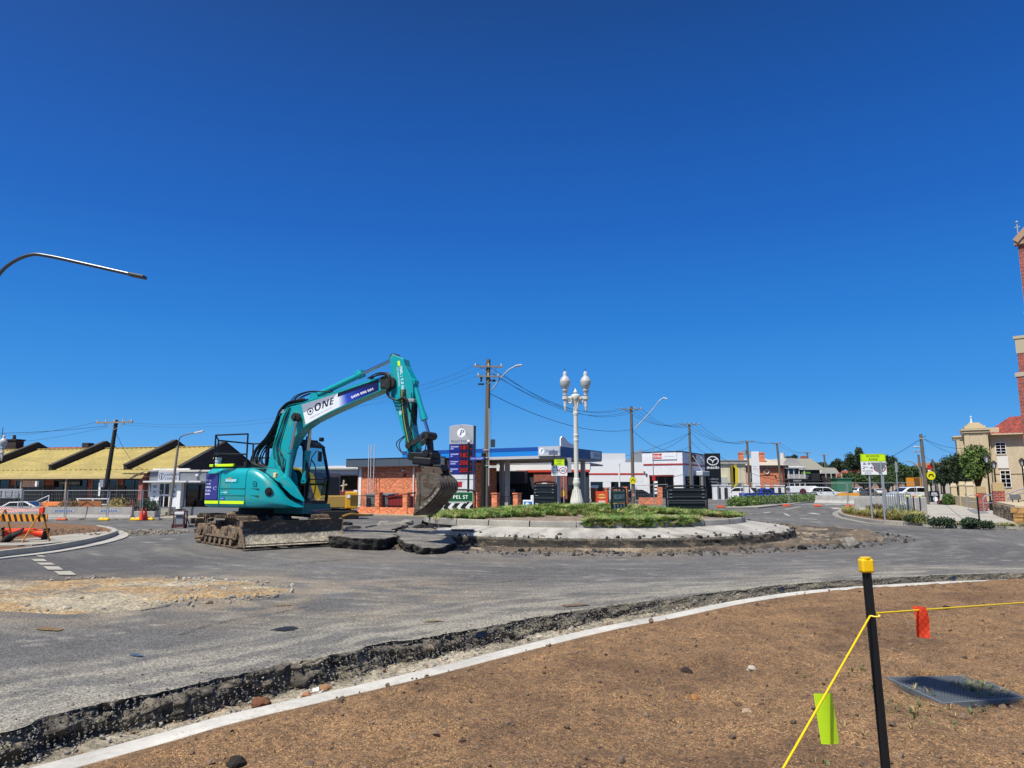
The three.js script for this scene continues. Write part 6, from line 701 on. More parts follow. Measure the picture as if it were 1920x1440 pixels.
const chev = (w, h, n, fg, bg, slash) => sign(w, h, g => { g.fillStyle = bg; g.fillRect(0, 0, w, h); g.fillStyle = fg; const s = w / n; for (let i = 0; i < n; i++) { const x = i * s + s * .1; g.beginPath(); if (slash) { g.moveTo(x + s * .2, h * .05); g.lineTo(x + s * .62, h * .05); g.lineTo(x + s * .42, h * .95); g.lineTo(x, h * .95); } else { g.moveTo(x + s * .42, 0); g.lineTo(x + s * .85, 0); g.lineTo(x + s * .43, h / 2); g.lineTo(x + s * .85, h); g.lineTo(x + s * .42, h); g.lineTo(x, h / 2); } g.fill(); } });
const nameT = (s, bg, fg) => sign(512, 144, g => { g.fillStyle = bg; g.fillRect(0, 0, 512, 144); g.strokeStyle = '#dfe6e0'; g.lineWidth = 5; g.strokeRect(8, 8, 496, 128); g.fillStyle = fg; g.font = 'bold 74px sans-serif'; g.textAlign = 'center'; g.fillText(s, 256, 98); });
roundaboutSign('green street name sign over white chevrons left of the timber pole', V3(at(855, 916, 27.6).x, .62, -27.6), -.12, [nameT('KEPPEL ST', '#0d5a34', '#f4f6f2'), chev(512, 112, 4, '#e8eaea', '#101214')]);
roundaboutSign('shaded green street name sign seen at a slant right of the lamp', V3(at(1160, 916, 23.3).x, .68, -23.3), 1.12, [nameT('WILLIAM ST', '#0d5a34', '#f4f6f2'), chev(512, 112, 4, '#e8eaea', '#101214', true)]);
roundaboutSign('black back of a street name sign at the right of the roundabout', V3(at(1287, 916, 26.3).x, .76, -26.3), .05, null); roundaboutSign('black back of a street name sign left of the lamp base', V3(at(1022, 916, 27.6).x, .92, -27.6), -1.02, null);
// ---------- main timber pole and its wires ----------
const poleA = utilityPole('tall timber power pole with street light arm beside the fuel price sign', 911, 674, 46, .2, [[9.85, 1.9], [9.2, 1.5]], .1, .12);
{ const b = poleA.b, q = (x, y, D = 46) => at(x, y, D).sub(b).applyAxisAngle(V3(0, 1, 0), -.1); part('light_arm', tube([q(921, 733), q(938, 710), q(955, 693), q(966, 687)], .045, 8, 24), galv, poleA.t); const e = q(972, 685.5); part('light_head', [rbox(.5, .12, .22, .05, e.x, e.y, e.z, 0, 0, .18)], mat('#b9bdc0', .5), poleA.t); const bx = q(924, 831, 45.8); part('transformer_box', rbox(.28, .5, .3, .03, bx.x, bx.y, bx.z), mat('#3a4148', .5), poleA.t); part('stub_post', [cyl(.15, .17, 4.2, -.16, 2.1, .1, 12)], mat('#16130f', .9), poleA.t); part('switch_gear', [box(.5, .12, .12, .35, 8.95, 0), cyl(.06, .06, .3, -.35, 9.0, .1, 8), box(.4, .1, .1, -.35, 8.7, 0)], mat('#22262a', .6), poleA.t); part('cable_guard', [box(.06, 5, .06, .17, 4.6, .12)], mat('#b7b3ab', .6), poleA.t); for (let k = 0; k < 3; k++) part('strap', tf(new THREE.TorusGeometry(.2, .015, 6, 16), .0, 3.4 + k * .5, .02, Math.PI / 2), white, poleA.t); }
const poleB = utilityPole('timber power pole with long angled street light and yellow crossing disc', 1187, 762, 78, .2, [[10.25, 2.3]], 0, 0), poleC = utilityPole('timber power pole in front of the white showroom entrance', 1296, 796, 97, .2, [[10.2, 2.6]], 0, .05), poleD = utilityPole('timber power pole with transformer left of the white pylon', 1406, 827, 133, .25, [[10.2, 2.6]], 0, -.1), poleE = utilityPole('leaning timber power pole in front of the brick building', 1466, 831, 138, .25, [[10.1, 2.2]], 0, -.5), poleF = utilityPole('far timber power pole above the dark awning', 1519, 848, 172, .26, [[10.1, 2.1]], 0, -.2), poleG = utilityPole('farthest timber power pole before the wooded hill', 1552, 852, 180, .26, [[9.9, 2.0]], 0, -.4);
{ const b = poleB.b; const q = (x, y) => at(x, y, 78).sub(b); part('light_arm', tube([q(1190, 804), q(1222, 770), q(1238, 750), q(1244, 746.5)], .06, 8, 24), galv, poleB.t); const e = q(1247, 747); part('light_head', rbox(.5, .14, .24, .05, e.x, e.y, e.z, 0, 0, -.3), mat('#d7dadc', .5), poleB.t); const dT = sign(96, 96, g => { g.fillStyle = '#e6e21a'; g.fillRect(0, 0, 96, 96); g.strokeStyle = '#14150f'; g.lineWidth = 12; g.beginPath(); g.moveTo(24, 66); g.lineTo(42, 34); g.lineTo(54, 34); g.lineTo(72, 66); g.stroke(); }); const c = q(1186, 901); part('crossing_disc', tf(new THREE.CircleGeometry(.36, 28), c.x, c.y, .24), printMat(dT, .5), poleB.t); part('disc_rim', tf(new THREE.TorusGeometry(.36, .03, 6, 28), c.x, c.y, .23), mat('#d8d418', .5), poleB.t); part('pole_sticker', box(.2, .3, .02, 0, .9, .21), mat('#c98a90', .6), poleB.t);
  const d = poleD.b; part('transformer', [cyl(.35, .35, .9, -.7, 8.2, .1, 14), cyl(.28, .28, .7, .2, 8.0, .5, 14)], mat('#8d959a', .5), poleD.t);
  const W = (l, a, b2, s, r) => wire(l, a, b2, s, r), n = ['nearest', 'second', 'third', 'fourth']; for (let k = 0; k < 4; k++) { const o = k / 3 - .5; W(n[k] + ' of the wires from the tall pole to the pole with the yellow disc', asW(poleA, o * 1.6 + .2, 10.0 - (k > 1 ? .62 : 0), .16), asW(poleB, o * 2.0, 10.4, .16), 1.5 + .1 * k, .022); W(n[k] + ' of the wires between the disc pole and the showroom pole', asW(poleB, o * 2.0, 10.4, .16), asW(poleC, o * 2.3, 10.4, .16), 1.0 + .1 * k, .025); W(n[k] + ' of the wires from the showroom pole to the pole by the white pylon', asW(poleC, o * 2.3, 10.4, .16), asW(poleD, o * 2.2, 10.4, .16), 1.3 + .1 * k, .03); }
  for (let k = 0; k < 2; k++) { W((k ? 'right' : 'left') + ' wire between the two poles by the brick building', asW(poleD, k - .5, 10.4, .16), asW(poleE, k - .9, 10.3, .16), .3, .03); W((k ? 'right' : 'left') + ' wire beyond the leaning pole to the far pole', asW(poleE, k - .9, 10.3, .16), asW(poleF, k - .6, 10.2, .16), .9, .03); }
  W('thick low cable from the tall pole to the disc pole', asW(poleA, .2, 8.1, 0), asW(poleB, 0, 8.0, .2), 1.0, .03); W('low cable from the disc pole to the showroom pole', asW(poleB, 0, 8.0, .2), asW(poleC, 0, 7.2, .2), 1.4, .03); W('service cable from the showroom pole down to the white workshop', asW(poleC, 0, 9.0, .2), at(1080, 866, 92), .9, .03); W('service cable from the showroom pole down to the showroom roof', asW(poleC, 0, 9.0, .2), at(1226, 848, 100), .4, .03); W('long black cable from the showroom pole across to the right pole', asW(poleC, 0, 9.3, .2), at(1736, 817, 62), 5.4, .03); W('short cable from the showroom pole down to the right', asW(poleC, 0, 8.2, 0), at(1325, 851, 104), .3, .03);
  for (let k = 0; k < 3; k++) W(n[k] + ' of the thin wires from the tall pole away to the left behind the arm', asW(poleA, -.6 + .3 * k, 10.0 - .25 * k, .16), at(640, 742 + 9 * k, 70), .7, .007); W('guy wire on the right of the tall pole shaft', asW(poleA, .3, 9, .1), asW(poleA, .34, 1.5, .1), 0, .008); }
// library finger sign
{ const b = foot(878, 40), t = thing('finger_sign', 'black post with blue library finger board and white ball cap', 'sign', b); const h = at(880, 829, 40).y - b.y; part('post', cyl(.06, .06, h, 0, h / 2, 0, 12), black, t); part('ball_cap', sph(.09, 0, h + .03, 0, 12), white, t); const bt = (s, bg, fg) => printMat(sign(256, 48, g => { g.fillStyle = bg; g.fillRect(0, 0, 256, 48); g.fillStyle = fg; g.font = 'bold 34px sans-serif'; g.textAlign = 'center'; g.fillText(s, 128, 36); }), .5); const y = at(880, 859.5, 40).y - b.y; part('finger_board', box(.82, .17, .03, .48, y, .02, 0, 0, .05), bt('CITY LIBRARY', '#2645a8', '#cfd8f6'), t); const y2 = at(928, 875, 40).y - b.y; part('street_blade', box(.62, .12, .03, 1.44, y2, .02), bt('KEPPEL ST', '#dfe5d8', '#2b5a36'), t); part('blade_bracket', box(1.1, .03, .02, .6, y2, -.01), steelDark, t); }
// ---------- fuel price sign ----------
{ const b = foot(866, 52), t = thing('price_sign', 'tall grey and blue fuel price pylon with red lit digits', 'sign', b, -.3); const Y = py => at(866, py, 52).y - b.y; const w = 1.9, grey = mat('#a9adb2', .5), navy = mat('#1d2b86', .4);
  part('pylon_top', prism([[-w / 2, Y(833)], [w / 2, Y(833)], [w / 2, Y(799.5)], [w / 4, Y(797)], [0, Y(796.3)], [-w / 4, Y(797)], [-w / 2, Y(799.5)]], .42, .02), grey, t); part('pylon_body', [rbox(w, Y(833) - Y(889), .4, .02, 0, (Y(833) + Y(889)) / 2, 0)], navy, t); part('pylon_base', [rbox(w * .98, Y(889), .36, .02, 0, Y(889) / 2, 0)], mat('#d4d7d9', .5), t); part('side_trim', box(.03, Y(799) - Y(889), .44, w / 2 + .01, (Y(799) + Y(889)) / 2, 0), mat('#2a2f3c', .4), t);
  part('logo_disc', [tf(new THREE.CircleGeometry(.33, 28), 0, Y(812), .215)], printMat(sign(128, 128, g => { g.fillStyle = '#f6f7f8'; g.fillRect(0, 0, 128, 128); g.fillStyle = '#17316e'; g.font = 'italic bold 104px serif'; g.textAlign = 'center'; g.fillText('P', 60, 100); }), .4), t);
  part('name_print', tf(panel(1.6, .34), 0, Y(828), .214), printMat(sign(384, 80, g => { g.fillStyle = '#a9adb2'; g.fillRect(0, 0, 384, 80); g.fillStyle = '#17316e'; g.font = 'italic bold 62px serif'; g.textAlign = 'center'; g.fillText('Pearl Energy', 192, 58); }), .5), t);
  const rows = [['Unleaded E10', '181.9', 839.5], ['Unleaded 91', '183.9', 853.5], ['Premium Diesel', '208.9', 867.5], ['Premium 95', '205.9', 881.5]]; for (const [n, v, y] of rows) { part('fuel_name', tf(panel(.75, .4), -.48, Y(y), .206), printMat(sign(160, 84, g => { g.fillStyle = '#1d2b86'; g.fillRect(0, 0, 160, 84); g.fillStyle = '#e8ebf8'; g.font = 'bold 28px sans-serif'; const q = n.split(' '); g.fillText(q[0], 6, 36); g.fillText(q[1], 6, 68); }), .4), t); const dg = sign(192, 96, g => { g.fillStyle = '#15161f'; g.fillRect(0, 0, 192, 96); g.fillStyle = '#ff4a52'; g.font = 'bold 84px monospace'; g.textAlign = 'center'; g.fillText(v.slice(0, 4), 96, 78); }); part('price_digits', tf(panel(.98, .46), .36, Y(y), .207), mat('#1a1a22', .4, { map: dg, emissive: new THREE.Color(1, .14, .16), emissiveMap: dg, emissiveIntensity: .55 }), t); part('row_line', box(w, .03, .02, 0, Y(y) - .27, .2), mat('#0f1650', .4), t); }
  part('red_notice', box(.55, .38, .02, -.2, Y(908), .19), mat('#b3262b', .5), t); part('base_line', box(w * .98, .03, .02, 0, Y(899), .185), mat('#5d6268', .5), t); }
// ---------- service station: brick store, fence, canopy, shop ----------
const GRID = -29.4 * Math.PI / 180;
{ const a = at(662, 876, 63), B = thing('brick_store', 'orange brick store building with dark blue grey fascia', 'building', V3(a.x, -.45, a.z), GRID); const L = 9.5, y0 = a.y + .45; part('wall', muv(merge([box(L, y0 + .4, .3, L / 2 + .4, (y0 + .4) / 2, -.35), box(.3, y0 + .4, 8, .55, (y0 + .4) / 2, -4.2), box(.3, y0 + .4, 8, L + .2, (y0 + .4) / 2, -4.2)])), brickOrange, B); part('fascia', [box(L + 1, .68, .12, L / 2, y0 + .34, .3), box(.12, .68, 8.6, .02, y0 + .34, -4), box(L + 1, .06, 8.6, L / 2, y0 + .6, -4), box(L + .8, .05, .5, L / 2, y0 + .04, .0)], mat('#4a5661', .6), B); for (const x of [2.6, 5.4, 8]) part('fascia_joint', box(.02, .68, .01, x, y0 + .34, .366), mat('#333d46', .6), B); part('fascia_cap', box(L + 1.04, .04, .2, L / 2, y0 + .7, .3), mat('#2f3840', .6), B);
  for (const x of [2.15, 2.4, 2.75]) part('vent_pipe', rod(V3(x, 1, .44), V3(x, y0 + 1.9, .44), .035, 8), mat('#c4c8cc', .5), B); part('vent_bracket', [box(.9, .04, .04, 2.45, y0 + 1.5, .44)], galv, B); part('downpipe', cyl(.07, .07, y0, 6.6, y0 / 2, -.1, 10), white, B); part('corner_trim', box(.3, y0, .05, .7, y0 / 2, -.17), white, B); part('wall_lamp', rbox(.24, .12, .22, .03, 5.5, y0 - .35, -.1), white, B); part('wall_vent', box(.26, .3, .06, 5.6, y0 - .75, -.18), mat('#7b3b28', .8), B); }
{ const a = at(600, 880, 74), B = thing('metal_shed', 'pale metal shed with open roller door left of the brick store', 'building', V3(a.x, -.45, a.z), -.2); const y = at(640, 868, 74).y + .45; part('wall', [box(1.4, y - .5, .2, -1.5, (y - .5) / 2, 0), box(.6, y - .5, .2, 4.8, (y - .5) / 2, 0), box(7.6, .7, .2, 1.5, y - .8, 0), box(.2, y - .5, 8, 5, (y - .5) / 2, -4)], mat('#c9ccce', .7), B); for (let k = 0; k < 8; k++) part('cladding_rib', box(5.6, .05, .05, 1.8, y - 1.25 + k * .1, .12), mat('#d8dadb', .6), B); part('roof', [box(8.4, .14, 9, 1.5, y - .35, -4, .06)], mat('#b9b6ae', .6), B); part('back_wall', [box(7.6, y - .5, .2, 1.5, (y - .5) / 2, -7.9), box(.2, y - .5, 8, -2, (y - .5) / 2, -4)], mat('#8f8a84', .8), B); part('low_sign', box(4.4, .6, .06, 1.9, 1.5, .14), mat('#6d2a35', .6), B); part('white_panel', box(1.0, 1.2, .06, 4.4, 1.2, .2), mat('#dfe3e6', .6), B); }
{ const q0 = foot(-20, 70); const p = foot(560, 90); solo('far_shed', 'low pale shed roof seen behind the excavator cab', 'building', [box(22, 3.6, 10, 0, 1.8, 0), box(23, .3, 11, 0, 3.75, 0, .03)], mat('#b5b2aa', .7), p, -.1); }
{ const A = foot(663, 56), dir = V3(.87, 0, .49), at2 = s => { const p = A.clone().addScaledVector(dir, s); p.y = gY(p.x, p.z); return p; }, S = [0, 2.55, 5.2, 8.2, 11.3, 12.9, 14.6], T = thing('brick_fence', 'low brick fence with piers and iron railing before the brick store', 'fence', A, GRID), yy = s => at2(s).y - A.y; S.forEach((s, i) => { const p = part('pier', muv(merge([box(.42, 1.6, .42, s, .8 + yy(s), 0), box(.5, .08, .5, s, 1.62 + yy(s), 0)])), brickOrange, T); }); S.slice(0, -1).forEach((s, i) => { const e = S[i + 1], L = e - s - .42; if (i === 3) return; part('low_wall', muv(box(L, .55, .3, (s + e) / 2, .27 + yy(s), 0)), brickOrange, T); const bars = [box(L, .03, .03, (s + e) / 2, 1.4 + yy(s), 0), box(L, .03, .03, (s + e) / 2, .7 + yy(s), 0)]; for (let x = s + .33; x < e - .25; x += .14) bars.push(box(.02, .85, .02, x, 1.0 + yy(s), 0)); part('iron_railing', bars, black, T).userData.kind = 'stuff'; });
  const c = at2(2.0), d = at2(5.3); solo('skip_bin', 'grey waste bins with red lid behind the brick fence', 'bin', [rbox(2.2, 1.3, 1.2, .05, 0, .8, -1), box(2.3, .1, 1.3, 0, 1.5, -1, .08), rbox(.06, .9, 1, .02, -.6, .8, -.38)], mat('#6d7276', .6), c, GRID); solo('waste_bin', 'grey waste bin with sloping dark red lid beside the skip', 'bin', [rbox(1.6, 1.2, 1.1, .05, 0, .75, -1), box(1.9, .1, 1.3, 0, 1.46, -1, .1, 0, .12)], mat('#8a2a2c', .6), at2(3.9), GRID); }
// grass verge and soil before the fence
structure('verge', slab([foot(655, 54), foot(800, 50), foot(960, 47), foot(1010, 46), foot(1000, 49), foot(960, 51), foot(655, 58)].map(p => p), -.62, .24), mat([.9, .75, .55], 1, { map: rubbleT, color: new THREE.Color(.5, .38, .24) }));
{ const C = at(1048, 837, 58), B = thing('fuel_canopy', 'fuel station canopy with blue fascia bands on grey columns', 'canopy', V3(C.x, -.35, C.z), GRID), top = C.y + .35, h = .95, LX = 16, LZ = 9;
  const band = (y0, y1, m, n, z = .01) => { part(n, box(LX - 1.75, y1 - y0, .06, -LX / 2 - .88, (y0 + y1) / 2, z), m, B); };
  part('canopy_deck', box(LX, .5, LZ, -LX / 2, top - h + .25, -LZ / 2 - .04), mat('#a9a49b', .7), B); band(top - .32, top, mat('#1b4f9e', .4), 'dark_blue_band', .02); band(top - .72, top - .32, mat('#1e86d8', .4), 'light_blue_band'); band(top - h, top - .72, mat('#b9bcbe', .5), 'grey_band'); part('side_band', box(.06, h - .12, LZ - .2, .03, top - (h - .12) / 2, -LZ / 2 - .1), mat('#173a74', .4), B);
  const pt = sign(384, 128, g => { g.fillStyle = '#b9bdc1'; g.fillRect(0, 0, 384, 128); g.fillStyle = '#f3f5f6'; g.beginPath(); g.arc(60, 62, 44, 0, 7); g.fill(); g.fillStyle = '#1d5ea8'; g.font = 'italic bold 72px serif'; g.textAlign = 'center'; g.fillText('P', 58, 88); g.font = 'italic bold 56px serif'; g.textAlign = 'left'; g.fillText('Pearl', 122, 82); g.font = 'italic 40px serif'; g.fillText('Partner', 250, 82); }); part('canopy_sign', box(2.0, .78, .12, -.85, top - .36, .06), printMat(pt, .5), B); const lg = part('side_sign', tf(panel(2.4, .7), .07, top - .42, -LZ + 1.5, 0, Math.PI / 2), printMat(pt, .5), B);
  for (const [x, z] of [[-1.2, -2.2], [-6.1, -2.2], [-8.0, -4.5], [-13, -2.2], [-1.2, -7.5]]) part('column', box(.34, top - h, .34, x, (top - h) / 2, z), mat('#b4b0a8', .6), B); for (const x of [-3.5, -6.6, -10]) { const p = part('fuel_pump', rbox(.8, 1.7, .5, .05, x, .95, -3.6), mat('#3b4048', .5), B); part('pump_screen', box(.5, .3, .02, x, 1.4, -3.34), glassDark, p); } part('pump_island', rbox(12, .15, 1.2, .05, -7, .08, -3.6), conc([.5, .49, .46]), B);
  part('roof_sign', prism([[-.9, 0], [-.9, .75], [-.6, .95], [-.1, .9], [.5, .55], [1.3, .42], [1.9, .3], [1.9, 0]], .12, .01).rotateY(Math.PI / 2).translate(-.5, top, -2.2), white, B); }
{ const p = foot(885, 73), B = thing('station_shop', 'dark fronted station shop with white fascia and red stripe under the canopy', 'building', V3(p.x, -.35, p.z), GRID * .6); const y = at(950, 866, 71).y + .35, L = 12; part('wall', [box(L, y - .9, .3, L / 2, (y - .9) / 2, -.4), box(.3, y - .9, 6, .1, (y - .9) / 2, -3.4)], mat('#33363a', .7), B); part('fascia', box(L + .4, .7, .4, L / 2, y - .5, -.2), white, B); part('red_stripe', box(L * .62, .22, .42, L * .7, y - .92, -.19), mat('#c23a22', .5), B); part('brick_panel', muv(box(3.4, y - 1.1, .2, 8.2, (y - 1.1) / 2, -.2)), brickRed, B); part('roof', box(L + .4, .15, 7, L / 2, y - .2, -3.5), mat('#9a9892', .7), B); windowUnit(B, 2.4, 1.5, -.22, 3.8, 2.2, 3, 1, steelDark, glassDark, 'shop_window'); part('shop_sign', tf(panel(2.6, .4), 3, 3.0, -.2), printMat(sign(192, 32, g => { g.fillStyle = '#33363a'; g.fillRect(0, 0, 192, 32); g.fillStyle = '#d9dbdd'; g.font = '24px sans-serif'; g.fillText('Energy Store', 16, 24); })), B); part('notice', [box(.5, .7, .05, 7.6, 2.2, -.06)], white, B); part('door', box(1.4, 2.2, .1, 10.4, 1.1, -.2), glassDark, B); part('grey_awning', box(5, 1.2, 1.2, 3.4, y - 1.5, .4, .1), mat('#5b6066', .7), B); }
{ const p = foot(1066, 92), B = thing('white_workshop', 'long low white workshop with red stripe and dark openings', 'building', V3(p.x, -.25, p.z), -.06); const s = 92 / 1345, y = at(1130, 867, 92).y + .25, ys = at(1130, 889, 92).y + .25, X = px => (px - 1066) * s * 1.0; part('wall', [box(X(1107), y, .3, X(1107) / 2, y / 2, 0), box(X(1145) - X(1130), y, .3, (X(1145) + X(1130)) / 2, y / 2, 0), box(X(1206) - X(1181), y, .3, (X(1206) + X(1181)) / 2, y / 2, 0), box(X(1206), y - 2.6, .32, X(1206) / 2, 2.6 + (y - 2.6) / 2, 0), box(X(1206), .5, .3, X(1206) / 2, .2, 0)], white, B); part('red_stripe', box(X(1206), .22, .36, X(1206) / 2, ys, 0), mat('#b8321f', .5), B); part('back_wall', [box(X(1206), y, .3, X(1206) / 2, y / 2, -11.8), box(.3, y, 11.6, .15, y / 2, -6), box(.3, y, 11.6, X(1206) - .15, y / 2, -6)], mat('#a3a19c', .8), B); for (const [a, b] of [[1107, 1130], [1145, 1181]]) part('tinted_glass', box(X(b) - X(a), 2.1, .03, X((a + b) / 2), 1.5, -.05), glassDark, B); part('roof', box(X(1206), .2, 12, X(1206) / 2, y - .2, -6), mat('#aaa9a4', .7), B); part('upper_box', box(X(1175) - X(1126), at(1150, 851, 92).y + .25 - y + .4, 6, X(1150), (at(1150, 851, 92).y + .25 + y) / 2 - .1, -4), mat('#cfd1d2', .7), B); part('curved_parapet', prism([[0, 0], [0, .5], [.8, .6], [1.5, 1.1], [2.1, 1.75], [2.8, 1.95], [2.8, 0]], .3, .01).translate(X(1170), y - .1, -4), mat('#8d9296', .6), B); part('lamp_mast', [cyl(.1, .1, 4.6, X(1159), 2.3, 1.5, 10), cyl(.14, .1, .3, X(1159), 4.7, 1.5, 10)], white, B); windowUnit(B, X(1050), 1.5, .2, .8, 1.2, 1, 1, steelDark); windowUnit(B, X(1064) + .4, 1.5, .2, .8, 1.2, 1, 1, steelDark); }
{ for (const [px, k] of [[1091, 0], [1114, 1], [1136, 2], [1155, 3], [1173, 4]]) solo('brick_pier', 'orange brick fence pier behind the roundabout, ' + ['first', 'second', 'third', 'fourth', 'fifth'][k] + ' from the lamp', 'pier', muv(merge([box(.46, 1.75, .46, 0, .87, 0), box(.56, .1, .56, 0, 1.78, 0)])), brickOrange, foot(px, 71 + k * 1.2), GRID, 'brick piers of the side fence'); const a = foot(1020, 68), b = foot(1195, 79), L = a.distanceTo(b), t = thing('iron_fence', 'black iron picket fence behind the brick piers', 'fence', a, Math.atan2(-(b.z - a.z), b.x - a.x)), r = [box(L, .04, .04, L / 2, 1.85, 0), box(L, .04, .04, L / 2, .5, 0)]; for (let x = .1; x < L; x += .16) r.push(box(.022, 2.0, .022, x, 1.1, 0)); part('pickets', r, black, t).userData.kind = 'stuff'; part('base_wall', muv(box(L, .4, .3, L / 2, .2, .1)), brickOrange, t); }
// school zone sign by the lamp
function schoolSign(label, p, turn, s, lights, posts) { const t = thing('school_zone_sign', label, 'sign', p.p, turn); const [yt, ym, yb, w] = [p.yt, p.ym, p.yb, p.w]; const zt = sign(256, 96, g => { g.fillStyle = '#c8f000'; g.fillRect(0, 0, 256, 96); g.strokeStyle = '#333a10'; g.lineWidth = 4; g.strokeRect(5, 5, 246, 86); g.fillStyle = '#2a3014'; g.font = 'bold 36px sans-serif'; g.textAlign = 'center'; g.fillText('SCHOOL', 128, 42); g.fillText('ZONE', 128, 82); }); const bt = sign(256, 192, g => { g.fillStyle = '#eef0ef'; g.fillRect(0, 0, 256, 192); g.fillStyle = '#1b1d1f'; g.textAlign = 'center'; g.font = 'bold 52px sans-serif'; g.fillText('8-9', 58, 52); g.font = 'bold 24px sans-serif'; g.fillText('30', 112, 34); g.font = 'bold 52px sans-serif'; g.fillText('2', 26, 110); g.font = 'bold 24px sans-serif'; g.fillText('30', 54, 92); g.font = 'bold 52px sans-serif'; g.fillText('-4', 96, 110); g.font = 'bold 28px sans-serif'; g.fillText('SCHOOL', 66, 148); g.fillText('DAYS', 66, 180); g.lineWidth = 14; g.strokeStyle = '#a3242c'; g.beginPath(); g.arc(188, 96, 56, 0, 7); g.stroke(); g.font = 'bold 64px sans-serif'; g.fillText('40', 188, 120); });
  part('zone_board', box(lights ? w * .66 : w, yt - ym, .03, 0, (yt + ym) / 2, .05), printMat(zt, .5), t); part('limit_board', box(w, ym - yb, .03, 0, (ym + yb) / 2, .05), printMat(bt, .5), t); if (lights) for (const q of [-1, 1]) part('flasher', [rbox(w * .16, yt - ym, .1, .02, q * w * .42, (yt + ym) / 2, .06), cyl(.05, .05, .06, q * w * .42, (yt + ym) / 2 + .1, .12, 12, Math.PI / 2)], black, t); for (const x of posts) part('post', cyl(.04, .04, yt, x, yt / 2, 0, 10), galv, t); return t; }
{ const D = 49, b = foot(1049, D), Y = py => at(1049, py, D).y - b.y; const t = schoolSign('flashing school zone sign with solar panel left of the lamp post', { p: b, yt: Y(861), ym: Y(873), yb: Y(892), w: 1.08 }, -.1, 1, true, [-.2, .3]); part('solar_mast', cyl(.03, .03, 1.0, -.35, Y(857), 0, 8), steelDark, t); part('solar_panel', [box(.62, .3, .03, -.4, Y(849), .05, -.5)], mat('#2c3b5c', .2), t); part('yellow_band', cyl(.05, .05, .4, .3, Y(925), 0, 10), mat('#d8dc20', .5), t); part('sign_back', box(.3, 1.0, .03, .68, Y(872), -.02), mat('#9aa0a4', .5), t); }
// clutter behind the bed
{ const p = foot(990, 46); const t = thing('advert_board', 'white A frame advertising board with blue picture by the fence opening', 'sign', p, -.1); part('board', box(.66, 1.0, .04, 0, .72, 0, -.12), printMat(sign(96, 144, g => { g.fillStyle = '#eef1f2'; g.fillRect(0, 0, 96, 144); g.fillStyle = '#2f6fae'; g.fillRect(8, 14, 80, 40); g.fillStyle = '#d8e6f0'; g.beginPath(); g.arc(40, 40, 18, 0, 7); g.fill(); g.fillStyle = '#b0353a'; g.fillRect(10, 84, 76, 14); g.fillStyle = '#3d4a58'; g.fillRect(10, 106, 76, 6); g.fillRect(10, 118, 60, 6); })), t); part('leg', [box(.05, 1.2, .05, -.3, .6, -.12, .12), box(.05, 1.2, .05, .3, .6, -.12, .12)], white, t); const q = foot(1002, 47.5); solo('white_box', 'white cabinet beside the advertising board', 'cabinet', [rbox(.5, 1.5, .45, .03, 0, .75, 0), box(.4, .5, .02, 0, 1.1, .24)], white, q); const r = foot(922, 44.5); coneThing('small orange cone at the foot of the tall timber pole', r, .6, 0, 0); const s = foot(1101, 40); const w = thing('wheelbarrow', 'dark tipped wheelbarrow beside the lamp base', 'wheelbarrow', s, .4); part('tray', prism([[-.45, .3], [.4, .35], [.55, .85], [-.55, .8]], .6, .03), black, w); part('wheel', tf(new THREE.TorusGeometry(.18, .05, 8, 18), .55, .2, 0), rubber, w); for (const z of [-.28, .28]) part('handle', rod(V3(-.5, .45, z), V3(-1.0, .7, z), .02), mat('#8a8f92', .4), w); const u = foot(1128, 44); const v = thing('boat_trailer', 'blue and white small boat hull behind the green street sign', 'boat', u, .15); part('hull', [prism([[-1.1, .35], [.9, .3], [1.5, .85], [-1.15, .85]], .9, .05)], mat('#1f3f72', .4), v); part('gunwale', [box(2.6, .06, 1.0, .15, .88, 0, 0, 0, .01)], mat('#d3d8dc', .5), v); part('bench', box(.5, .1, .8, -.3, .95, 0), white, v); const o = foot(1128, 60); solo('safety_banner', 'orange red printed banner on the fence behind the roundabout', 'banner', box(1.0, 1.3, .04, 0, .95, 0), printMat(sign(96, 128, g => { g.fillStyle = '#e0502a'; g.fillRect(0, 0, 96, 128); g.fillStyle = '#f0c86a'; g.beginPath(); g.ellipse(48, 40, 34, 18, 0, 0, 7); g.fill(); g.fillStyle = '#b2261c'; g.fillRect(16, 34, 64, 10); g.fillStyle = '#f3d8c8'; g.fillRect(20, 76, 56, 30); })), o); car('parked_car', 'dark sedan parked beyond the pole with the yellow disc', 'car', foot(1197, 84), .1, '#23262a', 'sedan'); const wb = foot(1115, 66); solo('white_notice', 'small white notice board on the brick pier', 'notice', box(.7, .26, .04, 0, 2.0, 0), white, wb); }
